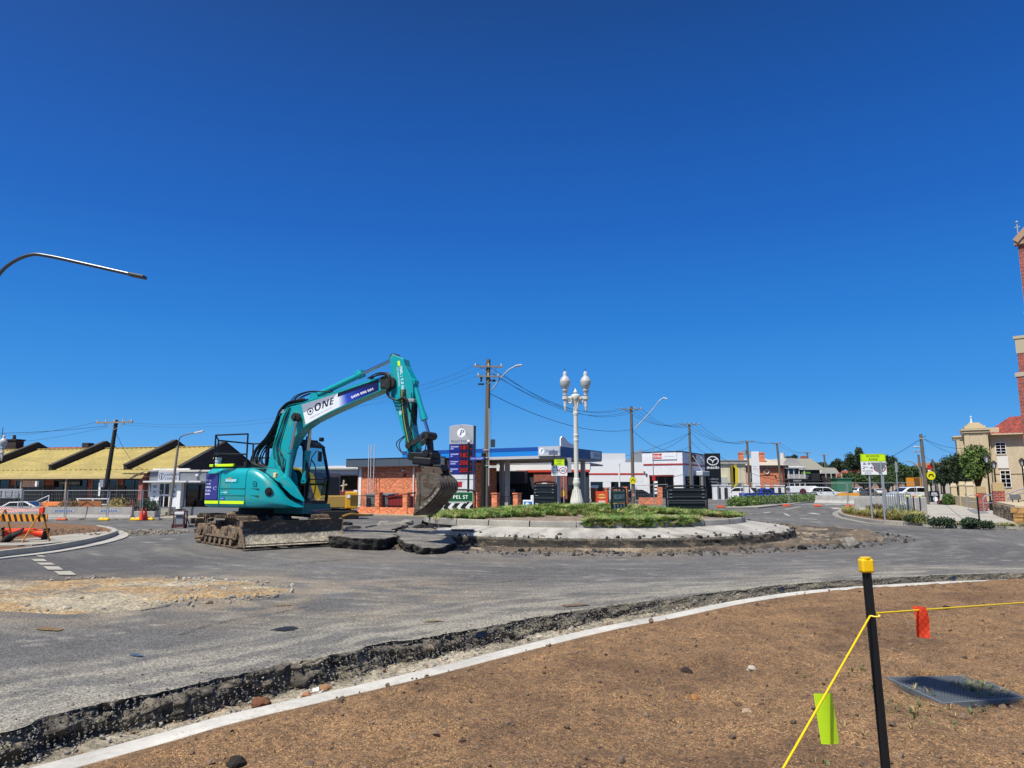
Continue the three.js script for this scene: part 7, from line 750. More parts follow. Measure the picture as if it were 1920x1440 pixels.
// small yellow excavator behind the big one
{ const p = foot(640, 47), X = thing('mini_excavator', 'smaller yellow excavator with black tracks behind the teal one', 'excavator', p, .25), yel = mat('#d8a01e', .5), tan = mat('#a8873f', .6), tr = []; for (const s of [1, -1]) part('track', [prism([[-1.15, .12], [-1.05, 0], [1.0, 0], [1.15, .15], [1.15, .42], [1.0, .55], [-1.05, .55], [-1.15, .42]], .42, .05, s * .72), ...[-.8, -.3, .3, .8].map(x => cyl(.16, .16, .44, x, .2, s * .72, 12, Math.PI / 2))], black, X); part('car_body', box(1.2, .3, 1.1, 0, .5, 0), black, X); part('body', [prism([[-1.5, .72], [.3, .72], [.3, 1.5], [-1.2, 1.5], [-1.5, 1.2]], 1.7, .06)], tan, X); part('counterweight', [prism([[.25, .66], [1.0, .66], [1.08, .9], [1.08, 1.6], [.95, 1.75], [.25, 1.75]], 1.8, .08)], yel, X); for (let k = 0; k < 6; k++) part('grille_slat', box(.44, .06, .03, .78, .95 + k * .11, .92), mat('#5d4a24', .7), X); part('badge', tf(new THREE.CircleGeometry(.12, 18), .45, 1.45, .93), white, X); part('cab', [prism([[-1.3, 1.5], [-.1, 1.5], [-.15, 2.7], [-1.15, 2.7]], 1.0, .04, -.2)], mat('#16181a', .3), X); part('boom', [prism([[-1.6, 1.2], [-1.2, 1.3], [-1.8, 2.9], [-3.2, 3.4], [-3.3, 3.2], [-2.1, 2.7]], .28, .02, .3)], yel, X); part('work_tool', [rod(V3(.1, 1.75, .3), V3(.15, 2.5, .3), .06), rod(V3(-.05, 2.1, .3), V3(.35, 2.2, .3), .05)], mat('#b9ad92', .7), X); part('step', [box(.3, .1, .3, .95, .62, .8)], galv, X); }
// ---------- right of centre: showroom, pylons, street buildings ----------
{ const C = at(1279, 846, 100), B = thing('white_showroom', 'white two face showroom with red stripe and red badge sign', 'building', V3(C.x, 0, C.z), GRID), H = C.y, W = mat('#ffffff', .6, { map: feltT([232, 233, 235], [216, 218, 221], 501) });
  part('wall', [box(7, H - .1, .4, -3.5, (H - .1) / 2, -.2), box(.4, H - .1, 15.5, -.21, (H - .1) / 2, -7.9), box(.3, H - .2, 15.5, -6.8, (H - .2) / 2, -7.9), box(7, .2, 15.5, -3.5, H - .5, -7.9)], W, B); part('parapet_cap', [box(7.1, .14, .5, -3.5, H - .03, -.2), box(.5, .14, 15.6, -.2, H - .034, -7.9)], mat('#2a2c30', .5), B); part('red_stripe', [box(7.05, .2, .06, -3.5, 4.9, .03), box(.06, .2, 15.6, .03, 4.9, -7.9)], mat('#a8322c', .5), B);
  part('badge_sign', box(3.6, .95, .08, -2.6, 6.05, .06), printMat(sign(384, 104, g => { g.fillStyle = '#e4e6e8'; g.fillRect(0, 0, 384, 104); g.fillStyle = '#c02a30'; g.fillRect(10, 12, 150, 80); g.fillStyle = '#f6f2f0'; g.font = 'italic bold 58px sans-serif'; g.fillText('Eziko', 16, 72); g.fillStyle = '#5a5e64'; g.font = '26px sans-serif'; g.fillText('Como Motors', 186, 66); }), .5), B);
  windowUnit(B, -3.1, 1.7, .06, 3.4, 3.0, 3, 1, mat('#4a2f2a', .6), glassDark, 'show_window'); part('window_head', box(3.6, .2, .1, -3.1, 3.3, .08), mat('#7a2c26', .6), B); part('floodlight', [rbox(.3, .2, .2, .04, -5.6, 3.9, .15), rbox(.3, .2, .2, .04, -5.3, 3.6, .15)], galv, B);
  const R = (a, b, y0, y1, m, n, x = .05) => part(n, box(.1, y1 - y0, b - a, x, (y0 + y1) / 2, -(a + b) / 2), m, B); R(1.1, 3.6, .4, 3.2, glassDark, 'show_window'); R(5.4, 10.6, 0, 3.4, glassDark, 'glass_entrance'); for (const z of [-5.4, -7.1, -8.9, -10.6]) part('door_frame', box(.14, 3.4, .14, .06, 1.7, z), steelDark, B); R(11.6, 15, .4, 3.2, glassDark, 'show_window'); part('entrance_canopy', [rbox(1.3, .7, 9.6, .1, .65, 3.7, -10.5)], mat('#c4c7ca', .4), B); for (const z of [-6.5, -11]) part('tie_rod', rod(V3(1.1, 4, z), V3(.15, 6.2, z + 1.6), .08), white, B); R(4.8, 6.8, 5.4, 6.5, mat('#5d1f24', .5), 'red_badge', .06); for (let k = 0; k < 4; k++) part('price_board', box(.5, .3, .04, -3.9, .9 + k * .5, .12), white, B); }
{ const b = foot(1338, 108), t = thing('brand_pylon', 'tall black pylon with silver winged ring emblem beside the showroom', 'sign', b, GRID * .5), h = at(1338, 850, 108).y; part('pylon', rbox(2.3, h, .5, .05, 0, h / 2, 0), mat('#0c0d10', .35), t); part('emblem_print', tf(panel(2.2, h - .1), 0, h / 2, .262), printMat(sign(128, 384, g => { g.fillStyle = '#0c0d10'; g.fillRect(0, 0, 128, 384); g.strokeStyle = '#dfe2e5'; g.lineWidth = 8; g.beginPath(); g.ellipse(66, 62, 46, 36, 0, 0, 7); g.stroke(); g.beginPath(); g.moveTo(24, 48); g.quadraticCurveTo(58, 46, 66, 74); g.quadraticCurveTo(74, 46, 108, 48); g.stroke(); g.fillStyle = '#dfe2e5'; g.font = 'bold 34px sans-serif'; g.textAlign = 'center'; g.fillText('mazda', 66, 132); g.font = '22px sans-serif'; g.fillStyle = '#b9bec4'; g.fillText('Bathurst', 66, 226); g.fillText('Mazda', 66, 252); }), .4), t); }
function simpleBuilding(name, label, px0, px1, D, pyTop, turn, m, roof) { const a = foot(px0, D), L = (px1 - px0) * D / 1345, H = at(px0, pyTop, D).y - a.y, B = thing(name, label, 'building', a, turn); part('wall', muv(merge([box(L, H, .4, L / 2, H / 2, 0), box(.4, H, 12, .2, H / 2, -6.3), box(.4, H, 12, L - .2, H / 2, -6.3)])), m, B); return { B, L, H, s: D / 1345, Y: py => at(px0, py, D).y - a.y }; }
{ const q = simpleBuilding('cream_warehouse', 'cream warehouse with flat grey roof edge beside the black pylon', 1346, 1399, 128, 870, 0, mat('#d6cdae', .8)); part('roof', [box(q.L + .8, .6, 13, q.L / 2, q.H + .3, -6), box(q.L + 1, .12, 13.2, q.L / 2, q.H + .64, -6)], mat('#a8a49c', .7), q.B); for (let k = 1; k < 5; k++) part('panel_joint', box(.05, q.H, .02, q.L * k / 5, q.H / 2, .21), mat('#b4ab8e', .8), q.B); part('side_annexe', box(1.2, 2.2, 1, .9, 2.4, .6), mat('#b9bbb6', .7), q.B); part('roller_door', box(3.4, 2.4, .1, 2.4, 1.2, .22), mat('#6c6f70', .6), q.B); }
{ const q = simpleBuilding('brick_hall', 'red brick hall with pale hip roof, tall chimneys and round wall emblem', 1392, 1472, 140, 874, 0, brickOrange), { B, L, H } = q, top = q.Y(857); const g = new THREE.BufferGeometry(), v = [[-.6, H, .6], [L + .6, H, .6], [L + .6, H, -13], [-.6, H, -13], [2.5, top, -6], [L - 1.5, top, -6]], I = [0, 1, 5, 0, 5, 4, 1, 2, 5, 2, 3, 4, 2, 4, 5, 3, 0, 4], P = []; I.forEach(i => P.push(...v[i])); g.setAttribute('position', new THREE.Float32BufferAttribute(P, 3)); g.computeVertexNormals(); part('roof', g, mat('#b7ae9c', .7), B); part('eave', box(L + 1.3, .5, .3, L / 2, H - .1, .5), mat('#3a3029', .7), B); for (const x of [1.0, 5.1]) part('chimney', muv(merge([box(.9, 2.4, .9, x, top - .2, -3), box(1.1, .25, 1.1, x, top + .95, -3)])), brickOrange, B); part('small_chimney', muv(box(.6, 1, .6, 6.4, top + .1, -6)), brickOrange, B); part('wall_emblem', [tf(new THREE.TorusGeometry(.5, .16, 6, 18), 4.8, q.Y(884), .24)], mat('#b9aea2', .7), B); part('wall_lamp', rbox(.2, .4, .2, .04, 6.5, q.Y(893), .3), black, B); part('string_course', box(3.4, .08, .06, 4.6, q.Y(891), .22), mat('#8b4a34', .8), B); windowUnit(B, 1.6, q.Y(895), .24, 1.2, 2, 2, 2, white); }
{ const b = foot(1418.5, 122), t = thing('white_pylon', 'tall plain white pylon sign before the brick hall', 'sign', b), h = at(1418, 847, 122).y; part('pylon', rbox(1.25, h, .4, .04, 0, h / 2, 0), white, t); part('pylon_text', tf(panel(1.1, 1.0), 0, at(1418, 877, 122).y, .206), printMat(sign(96, 84, g => { g.fillStyle = '#e9e9e6'; g.fillRect(0, 0, 96, 84); g.fillStyle = '#8d9399'; g.font = 'bold 20px sans-serif'; g.fillText('USED', 8, 34); g.fillStyle = '#c0453c'; g.font = 'bold 18px sans-serif'; g.fillText('VEHICLES', 2, 66); })), t); }
{ const q = simpleBuilding('verandah_hotel', 'two storey hotel with white balcony rail and dark verandah', 1469, 1502, 150, 878, .15, mat('#3b3634', .8)), { B, L } = q; part('balcony_roof', box(L + 1, .25, 3, L / 2, q.H + .2, 1, .12), mat('#c4c3be', .6), B); part('roof', prism([[-.6, 0], [L + 1, 0], [L - 1, 1.9], [.8, 1.9]], 9, .02).translate(0, q.H + .2, -4), mat('#aaa7a0', .7), B); part('balcony_rail', box(L + .4, 1.0, .12, L / 2, q.Y(894), 2.2), mat('#b9b7b2', .7), B); part('balcony_floor', box(L + .4, .3, 2.4, L / 2, q.Y(899), 1.1), mat('#4a4744', .8), B); for (let k = 0; k < 4; k++) part('verandah_post', box(.16, q.H, .16, .1 + (L - .2) * k / 3, q.H / 2, 2.2), mat('#d8d6d0', .7), B); windowUnit(B, L * .5, q.Y(885), .26, L * .7, 1.2, 3, 1, steelDark); part('fascia_sign', box(L, .6, .1, L / 2, q.Y(901.5), 2.32), printMat(sign(192, 36, g => { g.fillStyle = '#181a1c'; g.fillRect(0, 0, 192, 36); g.fillStyle = '#d4d6d8'; g.font = 'bold 26px sans-serif'; g.textAlign = 'center'; g.fillText('FAMILY', 96, 27); })), B); part('roof_vent', [cyl(.5, .5, 1.6, L * .65, q.H + 2.6, -4, 12)], mat('#c9c9c6', .5), B); }
{ const q = simpleBuilding('dark_shop', 'dark shopfront with green lit name board and cream hipped roof', 1502, 1540, 156, 881, .1, mat('#2a2a2b', .8)), { B, L } = q; part('roof', prism([[-1, 0], [L + 1.5, 0], [L - 2, 2.4], [-1, 2.4]], 9, .02).translate(0, q.H, -4), mat('#c9c2ac', .7), B); part('chimney', muv(box(1, 3, 1, 2.0, q.H + 1.6, -2)), brickRed, B); part('name_board', box(2.1, 2.6, .12, 1.1, q.Y(890), .4), printMat(sign(128, 144, g => { g.fillStyle = '#0f1512'; g.fillRect(0, 0, 128, 144); g.fillStyle = '#8fce3a'; g.font = 'bold 30px sans-serif'; g.textAlign = 'center'; g.fillText('FOXTON', 64, 62); g.fillStyle = '#c9d0cc'; g.font = '18px sans-serif'; g.fillText('PROPERTY', 64, 96); g.fillText('SALES', 64, 122); })), B); part('awning', box(L + .4, .2, 2.6, L / 2, q.Y(901), 1.3), mat('#2c2e30', .7), B); for (let k = 0; k < 3; k++) windowUnit(B, 1.2 + k * 1.5, 1.5, .26, 1.1, 1.8, 1, 1, steelDark); }
{ const q = simpleBuilding('verandah_house', 'pale roofed shop house with dark lower verandah near the orange roof', 1541, 1572, 160, 888, .1, mat('#3a2f2c', .8)), { B, L } = q; part('roof', prism([[-.4, 0], [L + .6, 0], [L - .6, 1.3], [.3, 1.3]], 8, .02).translate(0, q.H, -3.6), mat('#c4beb2', .7), B); part('orange_roof', prism([[L - 1, 0], [L + 2.6, 0], [L + 1.8, 1.9], [L - .4, 1.9]], 6, .02).translate(0, q.H - .6, -6), mat('#c2643a', .8), B); for (let k = 0; k < 4; k++) part('post', box(.14, q.H, .14, L * k / 3, q.H / 2, 2), mat('#c9c6bf', .7), B); part('balcony', box(L, .9, .1, L / 2, q.Y(900), 2), mat('#4a3a34', .8), B); }
{ const b = foot(1578, 150); solo('green_kiosk', 'small green shed below the orange roof', 'shed', [box(3, 2.6, 3, 0, 2.2, 0), box(3.3, .2, 3.3, 0, 3.55, 0), box(.2, 1.2, .2, -1.2, .5, 1), box(.2, 1.2, .2, 1.2, .5, 1)], mat('#3f7a5c', .7), b); }
// dealer yard fence with white piers
{ const piers = [1340, 1353, 1366, 1399, 1421, 1438, 1454, 1466]; piers.forEach((px, k) => { const D = 97 + k * 1.6; solo('white_pier', 'white pier of the dealer yard fence, ' + ['first', 'second', 'third', 'fourth', 'fifth', 'sixth', 'seventh', 'eighth'][k] + ' from the showroom', 'pier', [box(.55, 1.9, .55, 0, .95, 0), box(.7, .12, .7, 0, 1.95, 0)], white, foot(px, D), 0, 'white piers of the dealer yard fence'); if (k && k !== 3) { const a = foot(piers[k - 1], 97 + (k - 1) * 1.6), b = foot(px, D), L = a.distanceTo(b); solo('fence_infill', 'dark slatted infill left of the ' + ['', 'second', 'third', '', 'fifth', 'sixth', 'seventh', 'eighth'][k] + ' white pier of the dealer yard', 'fence', [box(L - .6, 1.5, .08, L / 2, .85, 0)], steelDark, a, Math.atan2(-(b.z - a.z), b.x - a.x), 'infill of the dealer yard fence'); } });
  car('parked_car', 'white sport utility parked in the dealer yard behind the piers', 'car', foot(1384, 104), 2.6, '#e6e8ea', 'suv'); for (const [px, c, l] of [[1370.5, '#8a7a2a', 'brown yellow'], [1376, '#d8c22a', 'bright yellow']]) { const t = thing('feather_flag', l + ' feather flag in the dealer yard', 'flag', foot(px, 112)); part('flag', prism([[0, 1.6], [.7, 2.2], [.8, 4.6], [.4, 5.2], [0, 5]], .03), mat(c, .7), t); part('mast', cyl(.03, .03, 5.3, 0, 2.6, 0, 6), steelDark, t); }
  for (const [px, k] of [[1379.5, 0], [1383, 1]]) solo('flag_mast', (k ? 'right' : 'left') + ' bare flag mast in the dealer yard', 'mast', cyl(.05, .05, 5.4, 0, 2.7, 0, 6), galv, foot(px, 114)); }
car('utility_truck', 'bright blue utility truck behind the hedge', 'truck', foot(1431, 84), -.08, '#1443b8', 'ute'); const vn1 = car('delivery_van', 'white van with dark red round emblem on its side', 'van', foot(1511, 92), -.05, '#e6e8e9', 'van'); part('side_emblem', tf(new THREE.CircleGeometry(.42, 22), .2 - .9, 1.1, .9), mat('#5a1820', .5), vn1); car('parked_car', 'white sport utility right of the white van', 'car', foot(1543, 92), .1, '#eceeef', 'suv');
car('parked_car', 'white sport utility across the road before the orange board', 'car', foot(1700, 82), Math.PI + .1, '#eceeef', 'suv'); car('parked_car', 'far silver car left of the middle of the street', 'car', foot(1612, 150), .6, '#c9ccce', 'suv'); car('parked_car', 'far dark car on the street behind the school sign', 'car', foot(1627, 132), 1.4, '#2c3138', 'sedan'); car('parked_car', 'far white car right of the dark one', 'car', foot(1646, 150), 1.2, '#d8dadb', 'hatch');
// hedge, guard fence, barriers
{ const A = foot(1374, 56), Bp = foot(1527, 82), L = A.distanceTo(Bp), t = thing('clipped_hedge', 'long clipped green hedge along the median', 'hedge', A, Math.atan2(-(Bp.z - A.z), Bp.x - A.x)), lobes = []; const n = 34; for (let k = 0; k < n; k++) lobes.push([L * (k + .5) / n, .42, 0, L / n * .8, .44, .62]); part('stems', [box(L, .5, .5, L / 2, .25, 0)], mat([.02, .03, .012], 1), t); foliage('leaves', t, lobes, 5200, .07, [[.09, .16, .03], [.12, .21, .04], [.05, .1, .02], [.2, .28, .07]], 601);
  const g = foot(1399, 66), h = foot(1529, 88), M = g.distanceTo(h), f = thing('black_guard_fence', 'low black rail fence between the hedge and the blue truck', 'fence', g, Math.atan2(-(h.z - g.z), h.x - g.x)), r = [box(M, .12, .06, M / 2, 1.0, 0), box(M, .12, .06, M / 2, .72, 0), box(M, .12, .06, M / 2, .44, 0)]; part('rails', r, black, f); for (let k = 0; k <= 10; k++) part('post', box(.1, 1.05, .1, M * k / 10, .52, .04), black, f);
  const md = [foot(1360, 53), foot(1420, 54.5), foot(1500, 72), foot(1530, 80), foot(1532, 90), foot(1400, 66), foot(1365, 57)]; structure('median_kerb', slab(md, -.2, .32, .02), conc([.52, .5, .46])); }
const railW = conc([.68, .68, .67]); barrier('white concrete barrier behind the median end, left one of the row', 1529, 1590, 74, 70, railW, 'white barriers across the right street'); barrier('white concrete barrier in the middle of the row across the street', 1590.6, 1648, 70, 67, railW, 'white barriers across the right street'); barrier('white concrete barrier at the right end of the row', 1648.6, 1730, 67, 63, railW, 'white barriers across the right street');
{ const p = foot(1590, 86); solo('yellow_barrier', 'yellow water filled barrier behind the white barriers', 'barrier', [prism(railProf, 2.6, .02).rotateY(Math.PI / 2).scale(1, 1.2, 1)], mat('#e09a16', .6), p); }
{ const D = 100, b = foot(1716, D), t = thing('sign_trailer', 'orange back of a roadwork sign trailer behind the white sport utility', 'sign', b); const y0 = at(1716, 912, D).y, y1 = at(1716, 895.5, D).y; part('board', box(2.3, y1 - y0, .2, 0, (y0 + y1) / 2, 0), mat('#d88a14', .6), t); part('hatch', box(.8, y1 - y0 - .1, .06, .25, (y0 + y1) / 2, .11), mat('#6b4a14', .7), t); part('mast', cyl(.08, .08, y0, 0, y0 / 2, 0, 8), steelDark, t); part('trailer_base', [box(2, .3, 1.2, 0, .5, 0), cyl(.3, .3, .2, -.6, .3, .6, 14, Math.PI / 2), cyl(.3, .3, .2, .6, .3, .6, 14, Math.PI / 2)], steelDark, t); }
// temporary fence across the right street and by the disc pole
{ const seg = [[1190, 62, 1252, 60], [1346, 58, 1392, 60], [1393, 60, 1478, 62], [1479, 62, 1588, 60], [1589, 60, 1640, 58], [1641, 58, 1716, 55]], nm = ['beside the pole with the yellow disc', 'at the left end of the hedge', 'in front of the hedge', 'before the median end', 'left of the right school sign', 'behind the right school sign']; seg.forEach(([a, d, b, e], k) => fencePanel('galvanised wire mesh fence panel ' + nm[k], foot(a, d), foot(b, e), 2.0, 'temporary fence across the right street', 14)); fenceFoot('orange fence block at the left end of the hedge', foot(1350, 57), mat('#d8562e', .8)); fenceFoot('orange fence block in front of the hedge', foot(1473, 61), mat('#d8562e', .8)); fenceFoot('orange fence block at the end of the median', foot(1531, 60), mat('#d8562e', .8)); fenceFoot('orange fence block below the disc pole', foot(1215, 58), mat('#d8702e', .8)); fenceFoot('orange fence block left of the right school sign', foot(1590, 59), mat('#d8562e', .8)); }
{ const p = foot(1226, 66), t = thing('red_sign_post', 'thin post with small red sign left of the showroom window', 'sign', p); part('post', cyl(.04, .04, 5.4, 0, 2.7, 0, 8), galv, t); part('red_board', box(.3, .42, .03, 0, at(1226, 897, 66).y - p.y, .05), mat('#c02a26', .5), t); const q = foot(1237, 70); solo('brick_pier', 'orange brick pier with low wall left of the showroom window', 'pier', muv(merge([box(.46, 1.7, .46, 0, .85, 0), box(1.9, .7, .3, -1.1, .35, 0)])), brickOrange, q, -.1); }
// road markings on the right
{ const paint = mat([.62, .61, .58], .8, { map: concT }); const dash = (l, pts) => { const P = pts.map(p => gr(...p)); const g = new THREE.BufferGeometry(); g.setAttribute('position', new THREE.Float32BufferAttribute(P.flatMap(p => [p.x, p.y + .014, p.z]), 3)); g.setAttribute('uv', new THREE.Float32BufferAttribute(P.flatMap(p => [p.x, p.z]), 2)); g.setIndex([0, 3, 1, 1, 3, 2]); g.computeVertexNormals(); solo('road_marking', l, 'marking', g, paint); }; dash('white dash nearest the roundabout on the right street', [[1468, 963], [1473, 963], [1483, 968], [1477, 968]]); dash('broad white bar below the white barriers, left one', [[1512, 962], [1527, 962], [1540, 964.5], [1524, 964.5]]); dash('broad white bar below the white barriers, right one', [[1556, 952], [1572, 952], [1582, 955], [1564, 955]]); dash('thin white line beside the median kerb', [[1430, 962], [1500, 950], [1502, 950.6], [1433, 962.8]]); dash('white bar left of the right kerb island', [[1545, 946], [1575, 946], [1578, 947.5], [1548, 947.5]]); dash('white bar before the right kerb', [[1500, 972], [1530, 974], [1532, 974.9], [1500, 973]]); }
// ---------- right kerb island, footpath ----------
{ const front = smoothPts([[1605, 953], [1582, 957], [1572, 962], [1580, 970], [1610, 977], [1649, 983], [1729, 986.7], [1800, 989], [1920, 993], [2100, 999]].map(p => gr(...p)), 70), backR = [foot(2200, 34), foot(2200, 60), foot(1770, 90), foot(1755, 110), foot(1745, 110), foot(1742, 66), foot(1735, 46), foot(1700, 44), foot(1640, 44)];
  const inn = front.map((p, i) => { const a = front[Math.max(0, i - 1)], b = front[Math.min(69, i + 1)] || p, t = b.clone().sub(a).setY(0).normalize(); return V3(p.x + t.z * .18, 0, p.z - t.x * .18); }); const cen = backR.reduce((s, p) => s.add(p), V3(0, 0, 0)).divideScalar(backR.length); const inner = inn[35].distanceTo(cen) < front[35].distanceTo(cen) ? inn : front.map((p, i) => V3(2 * p.x - inn[i].x, 0, 2 * p.z - inn[i].z));
  const kr = new THREE.Group(); kr.name = numbered('kerb'); kr.userData = { kind: 'structure' }; scene.add(kr); for (let k = 0; k < 14; k++) part('kerb_length', slab([...front.slice(k * 5, k * 5 + 6), ...inner.slice(k * 5, k * 5 + 6).reverse()], -.1, .27, .02), mcache['kr' + k % 3] ??= conc([[.5, .48, .43], [.44, .42, .38], [.54, .51, .46]][k % 3]), kr);
  const gut = front.map((p, i) => V3(2 * p.x - inner[i].x + (p.x - inner[i].x) * .8, 0, 2 * p.z - inner[i].z + (p.z - inner[i].z) * .8)); structure('gutter', slab([...gut, ...front.slice().reverse()], -.1, .113), conc([.4, .39, .36]));
  structure('island_soil', slab([...inner, ...backR], -.1, .235), mat([.8, .7, .55], 1, { map: soilT, bumpMap: soilB, bumpScale: .02 }));
  const walk = [[1731, 981], [1728, 960], [1734, 944], [1745, 932], [1752, 926], [1764, 926], [1800, 936], [1834, 946], [1880, 966], [1908, 984], [1840, 985.5]].map(p => gr(p[0], p[1], .14)); const wr = new THREE.Group(); wr.name = numbered('footpath'); wr.userData = { kind: 'structure' }; scene.add(wr); part('path_slab', slab(walk, .0, .15), conc([.6, .585, .545]), wr);
  const ln = (a, b) => part('path_joint', beam(gr(...a, .155), gr(...b, .155), .03, .008), mat('#6b675e', .9), wr); ln([1772, 945], [1806, 974]); ln([1740, 962], [1890, 971]); for (const [a, b, c, d] of [[1812, 955, 1850, 962.5]]) { const P = [[1812, 955], [1836, 954], [1855, 962], [1828, 963.5]].map(p => gr(p[0], p[1], .156)); part('dark_inlay', slab(P, .14, .016), mat('#77787a', .8), wr); }
  const pl = [[1738, 961], [1760, 961], [1758, 963], [1738, 963]].map(p => gr(p[0], p[1], .155)); part('pale_strip', slab(pl, .14, .016), conc([.7, .68, .62]), wr);
  // rough planting along the kerb
  const R = rng(71), A = [], Bq = [], C1 = new THREE.Color(); for (let k = 0; k < 900; k++) { const u = R(), px = 1585 + 150 * u, y = mix(964, 982, Math.min(1, u * 1.15)) - 1 - 14 * R() * (1 - .4 * u); if (px > 1728) continue; const p = gr(px, y, .13); if (p.z < -46) continue; A.push([p.x, p.y, p.z, (R() - .5) * .4, R() * 6, (R() - .5) * .4, .8 + .8 * R()]); } for (let k = 0; k < 200; k++) { const u = R(), px = 1725 + 260 * u, p = gr(px, mix(983, 989, u) - 2.5 * R() * R(), .13); A.push([p.x, p.y, p.z, (R() - .5) * .4, R() * 6, (R() - .5) * .4, .25 + .45 * R()]); }
  const o = scatter('rough_grass', tuftGeo(16, .3, 72, .012, .9), leafMat('#ffffff'), A, null, () => { const c = [[.22, .22, .05], [.3, .27, .08], [.14, .18, .04], [.36, .3, .12]][Math.floor(R() * 4)], k = .7 + .6 * R(); return C1.setRGB(c[0] * k, c[1] * k, c[2] * k); }); o.userData.label = 'olive yellow rough grass along the right kerb'; o.userData.category = 'grass';
  for (const [px, py, w, h, l, c] of [[1645, 965, 1.0, .55, 'reddish brown shrub between the school sign posts', [[.16, .07, .05], [.12, .08, .04], [.09, .1, .04]]], [1690, 967, 1.5, .6, 'loose green shrub behind the kerb right of the school sign', [[.1, .14, .03], [.14, .17, .05]]], [1718, 980, .9, .3, 'dark low shrub at the start of the footpath', DARKG], [1765, 984.5, .9, .26, 'dark low shrub at the kerb left of the thin post', DARKG], [1820, 986, .6, .26, 'rounded dark shrub right of the kerb bushes', DARKG], [1850, 987.5, .4, .14, 'small dark shrub at the right of the footpath edge', DARKG]]) { const p = gr(px, py, .12); bush(l, p, w, h, w * .8, c, px, 'low_shrub', 260, .04); } }
{ // right school zone sign with its posts
  const D = 33, b = foot(1640, D); b.y = .13; const Y = py => at(1640, py, D).y - b.y; schoolSign('school zone sign on galvanised posts at the right kerb', { p: b, yt: Y(851), ym: Y(865.5), yb: Y(890), w: 1.14 }, -.03, 1, false, [-.2, .42]); const g = foot(1655, 30.5); g.y = .13; const Y2 = py => at(1655, py, 30.5).y - g.y, t = thing('give_way_sign', 'grey back of a triangular give way sign before the school sign', 'sign', g); part('post', cyl(.035, .035, Y2(866), 0, Y2(866) / 2, 0, 10), galv, t); const a = [[-.42, Y2(867)], [.32, Y2(867)], [-.05, Y2(890)]]; part('sign_back', prism(a, .012, 0, -.05), mat('#878c90', .5, { metalness: .3 }), t); const s = foot(1683, 36); s.y = .13; const u = thing('sign_post', 'thin galvanised post with small grey plate right of the school sign', 'sign', s); const h = at(1679, 870, 36).y; part('post', cyl(.03, .03, h, 0, h / 2, 0, 8), galv, u); part('plate', box(.12, .5, .03, 0, h - .3, .03), galv, u); }
{ // safety pickets and footway barrier
  [[1700, '#c8e81a', 'lime'], [1711, '#e8742a', 'orange'], [1723, '#c8e81a', 'pale lime']].forEach(([px, c, l], k) => { const p = foot(px, 35); p.y = .13; const t = thing('capped_picket', 'dark picket with ' + l + ' cap by the footway barrier', 'post', p); part('picket', cyl(.03, .03, .98, 0, .49, 0, 6), steelDark, t); part('cap', rbox(.11, .09, .1, .03, 0, 1.0, 0), mat(c, .5), t); });
  const a = foot(1656, 37), b = foot(1706, 35.5); a.y = b.y = .13; const L = a.distanceTo(b), t = thing('footway_barrier', 'grey barred footway barrier behind the right shrubs', 'barrier', a, Math.atan2(-(b.z - a.z), b.x - a.x)); part('top_rail', box(L, .06, .06, L / 2, 1.1, 0), galv, t); part('bottom_rail', box(L, .05, .05, L / 2, .15, 0), galv, t); for (let k = 0; k <= 12; k++) part('bar', box(.035, .95, .035, L * k / 12, .62, 0), galv, t);
  const c = foot(1641, 39), d = foot(1718, 37); c.y = .1; solo('white_block', 'large white concrete block behind the right school sign', 'block', [prism(railProf.map(p => [p[0], p[1] * 1.15]), 2.4, .02).rotateY(Math.PI / 2)], railW, c, .1); solo('white_block', 'short white concrete block behind the capped pickets', 'block', [rbox(.7, .95, .5, .04, 0, .48, 0)], railW, V3(d.x, .1, d.z), .2); const e = gr(1800 + 35, 973, .14), p = thing('capped_picket', 'dark picket with orange cap on the footpath edge', 'post', V3(gr(1837, 983, .14).x, .14, gr(1837, 983, .14).z)); part('picket', cyl(.03, .03, 1.08, 0, .54, 0, 6), black, p); part('cap', rbox(.09, .1, .09, .03, 0, 1.1, 0), mat('#e05a2a', .5), p); }
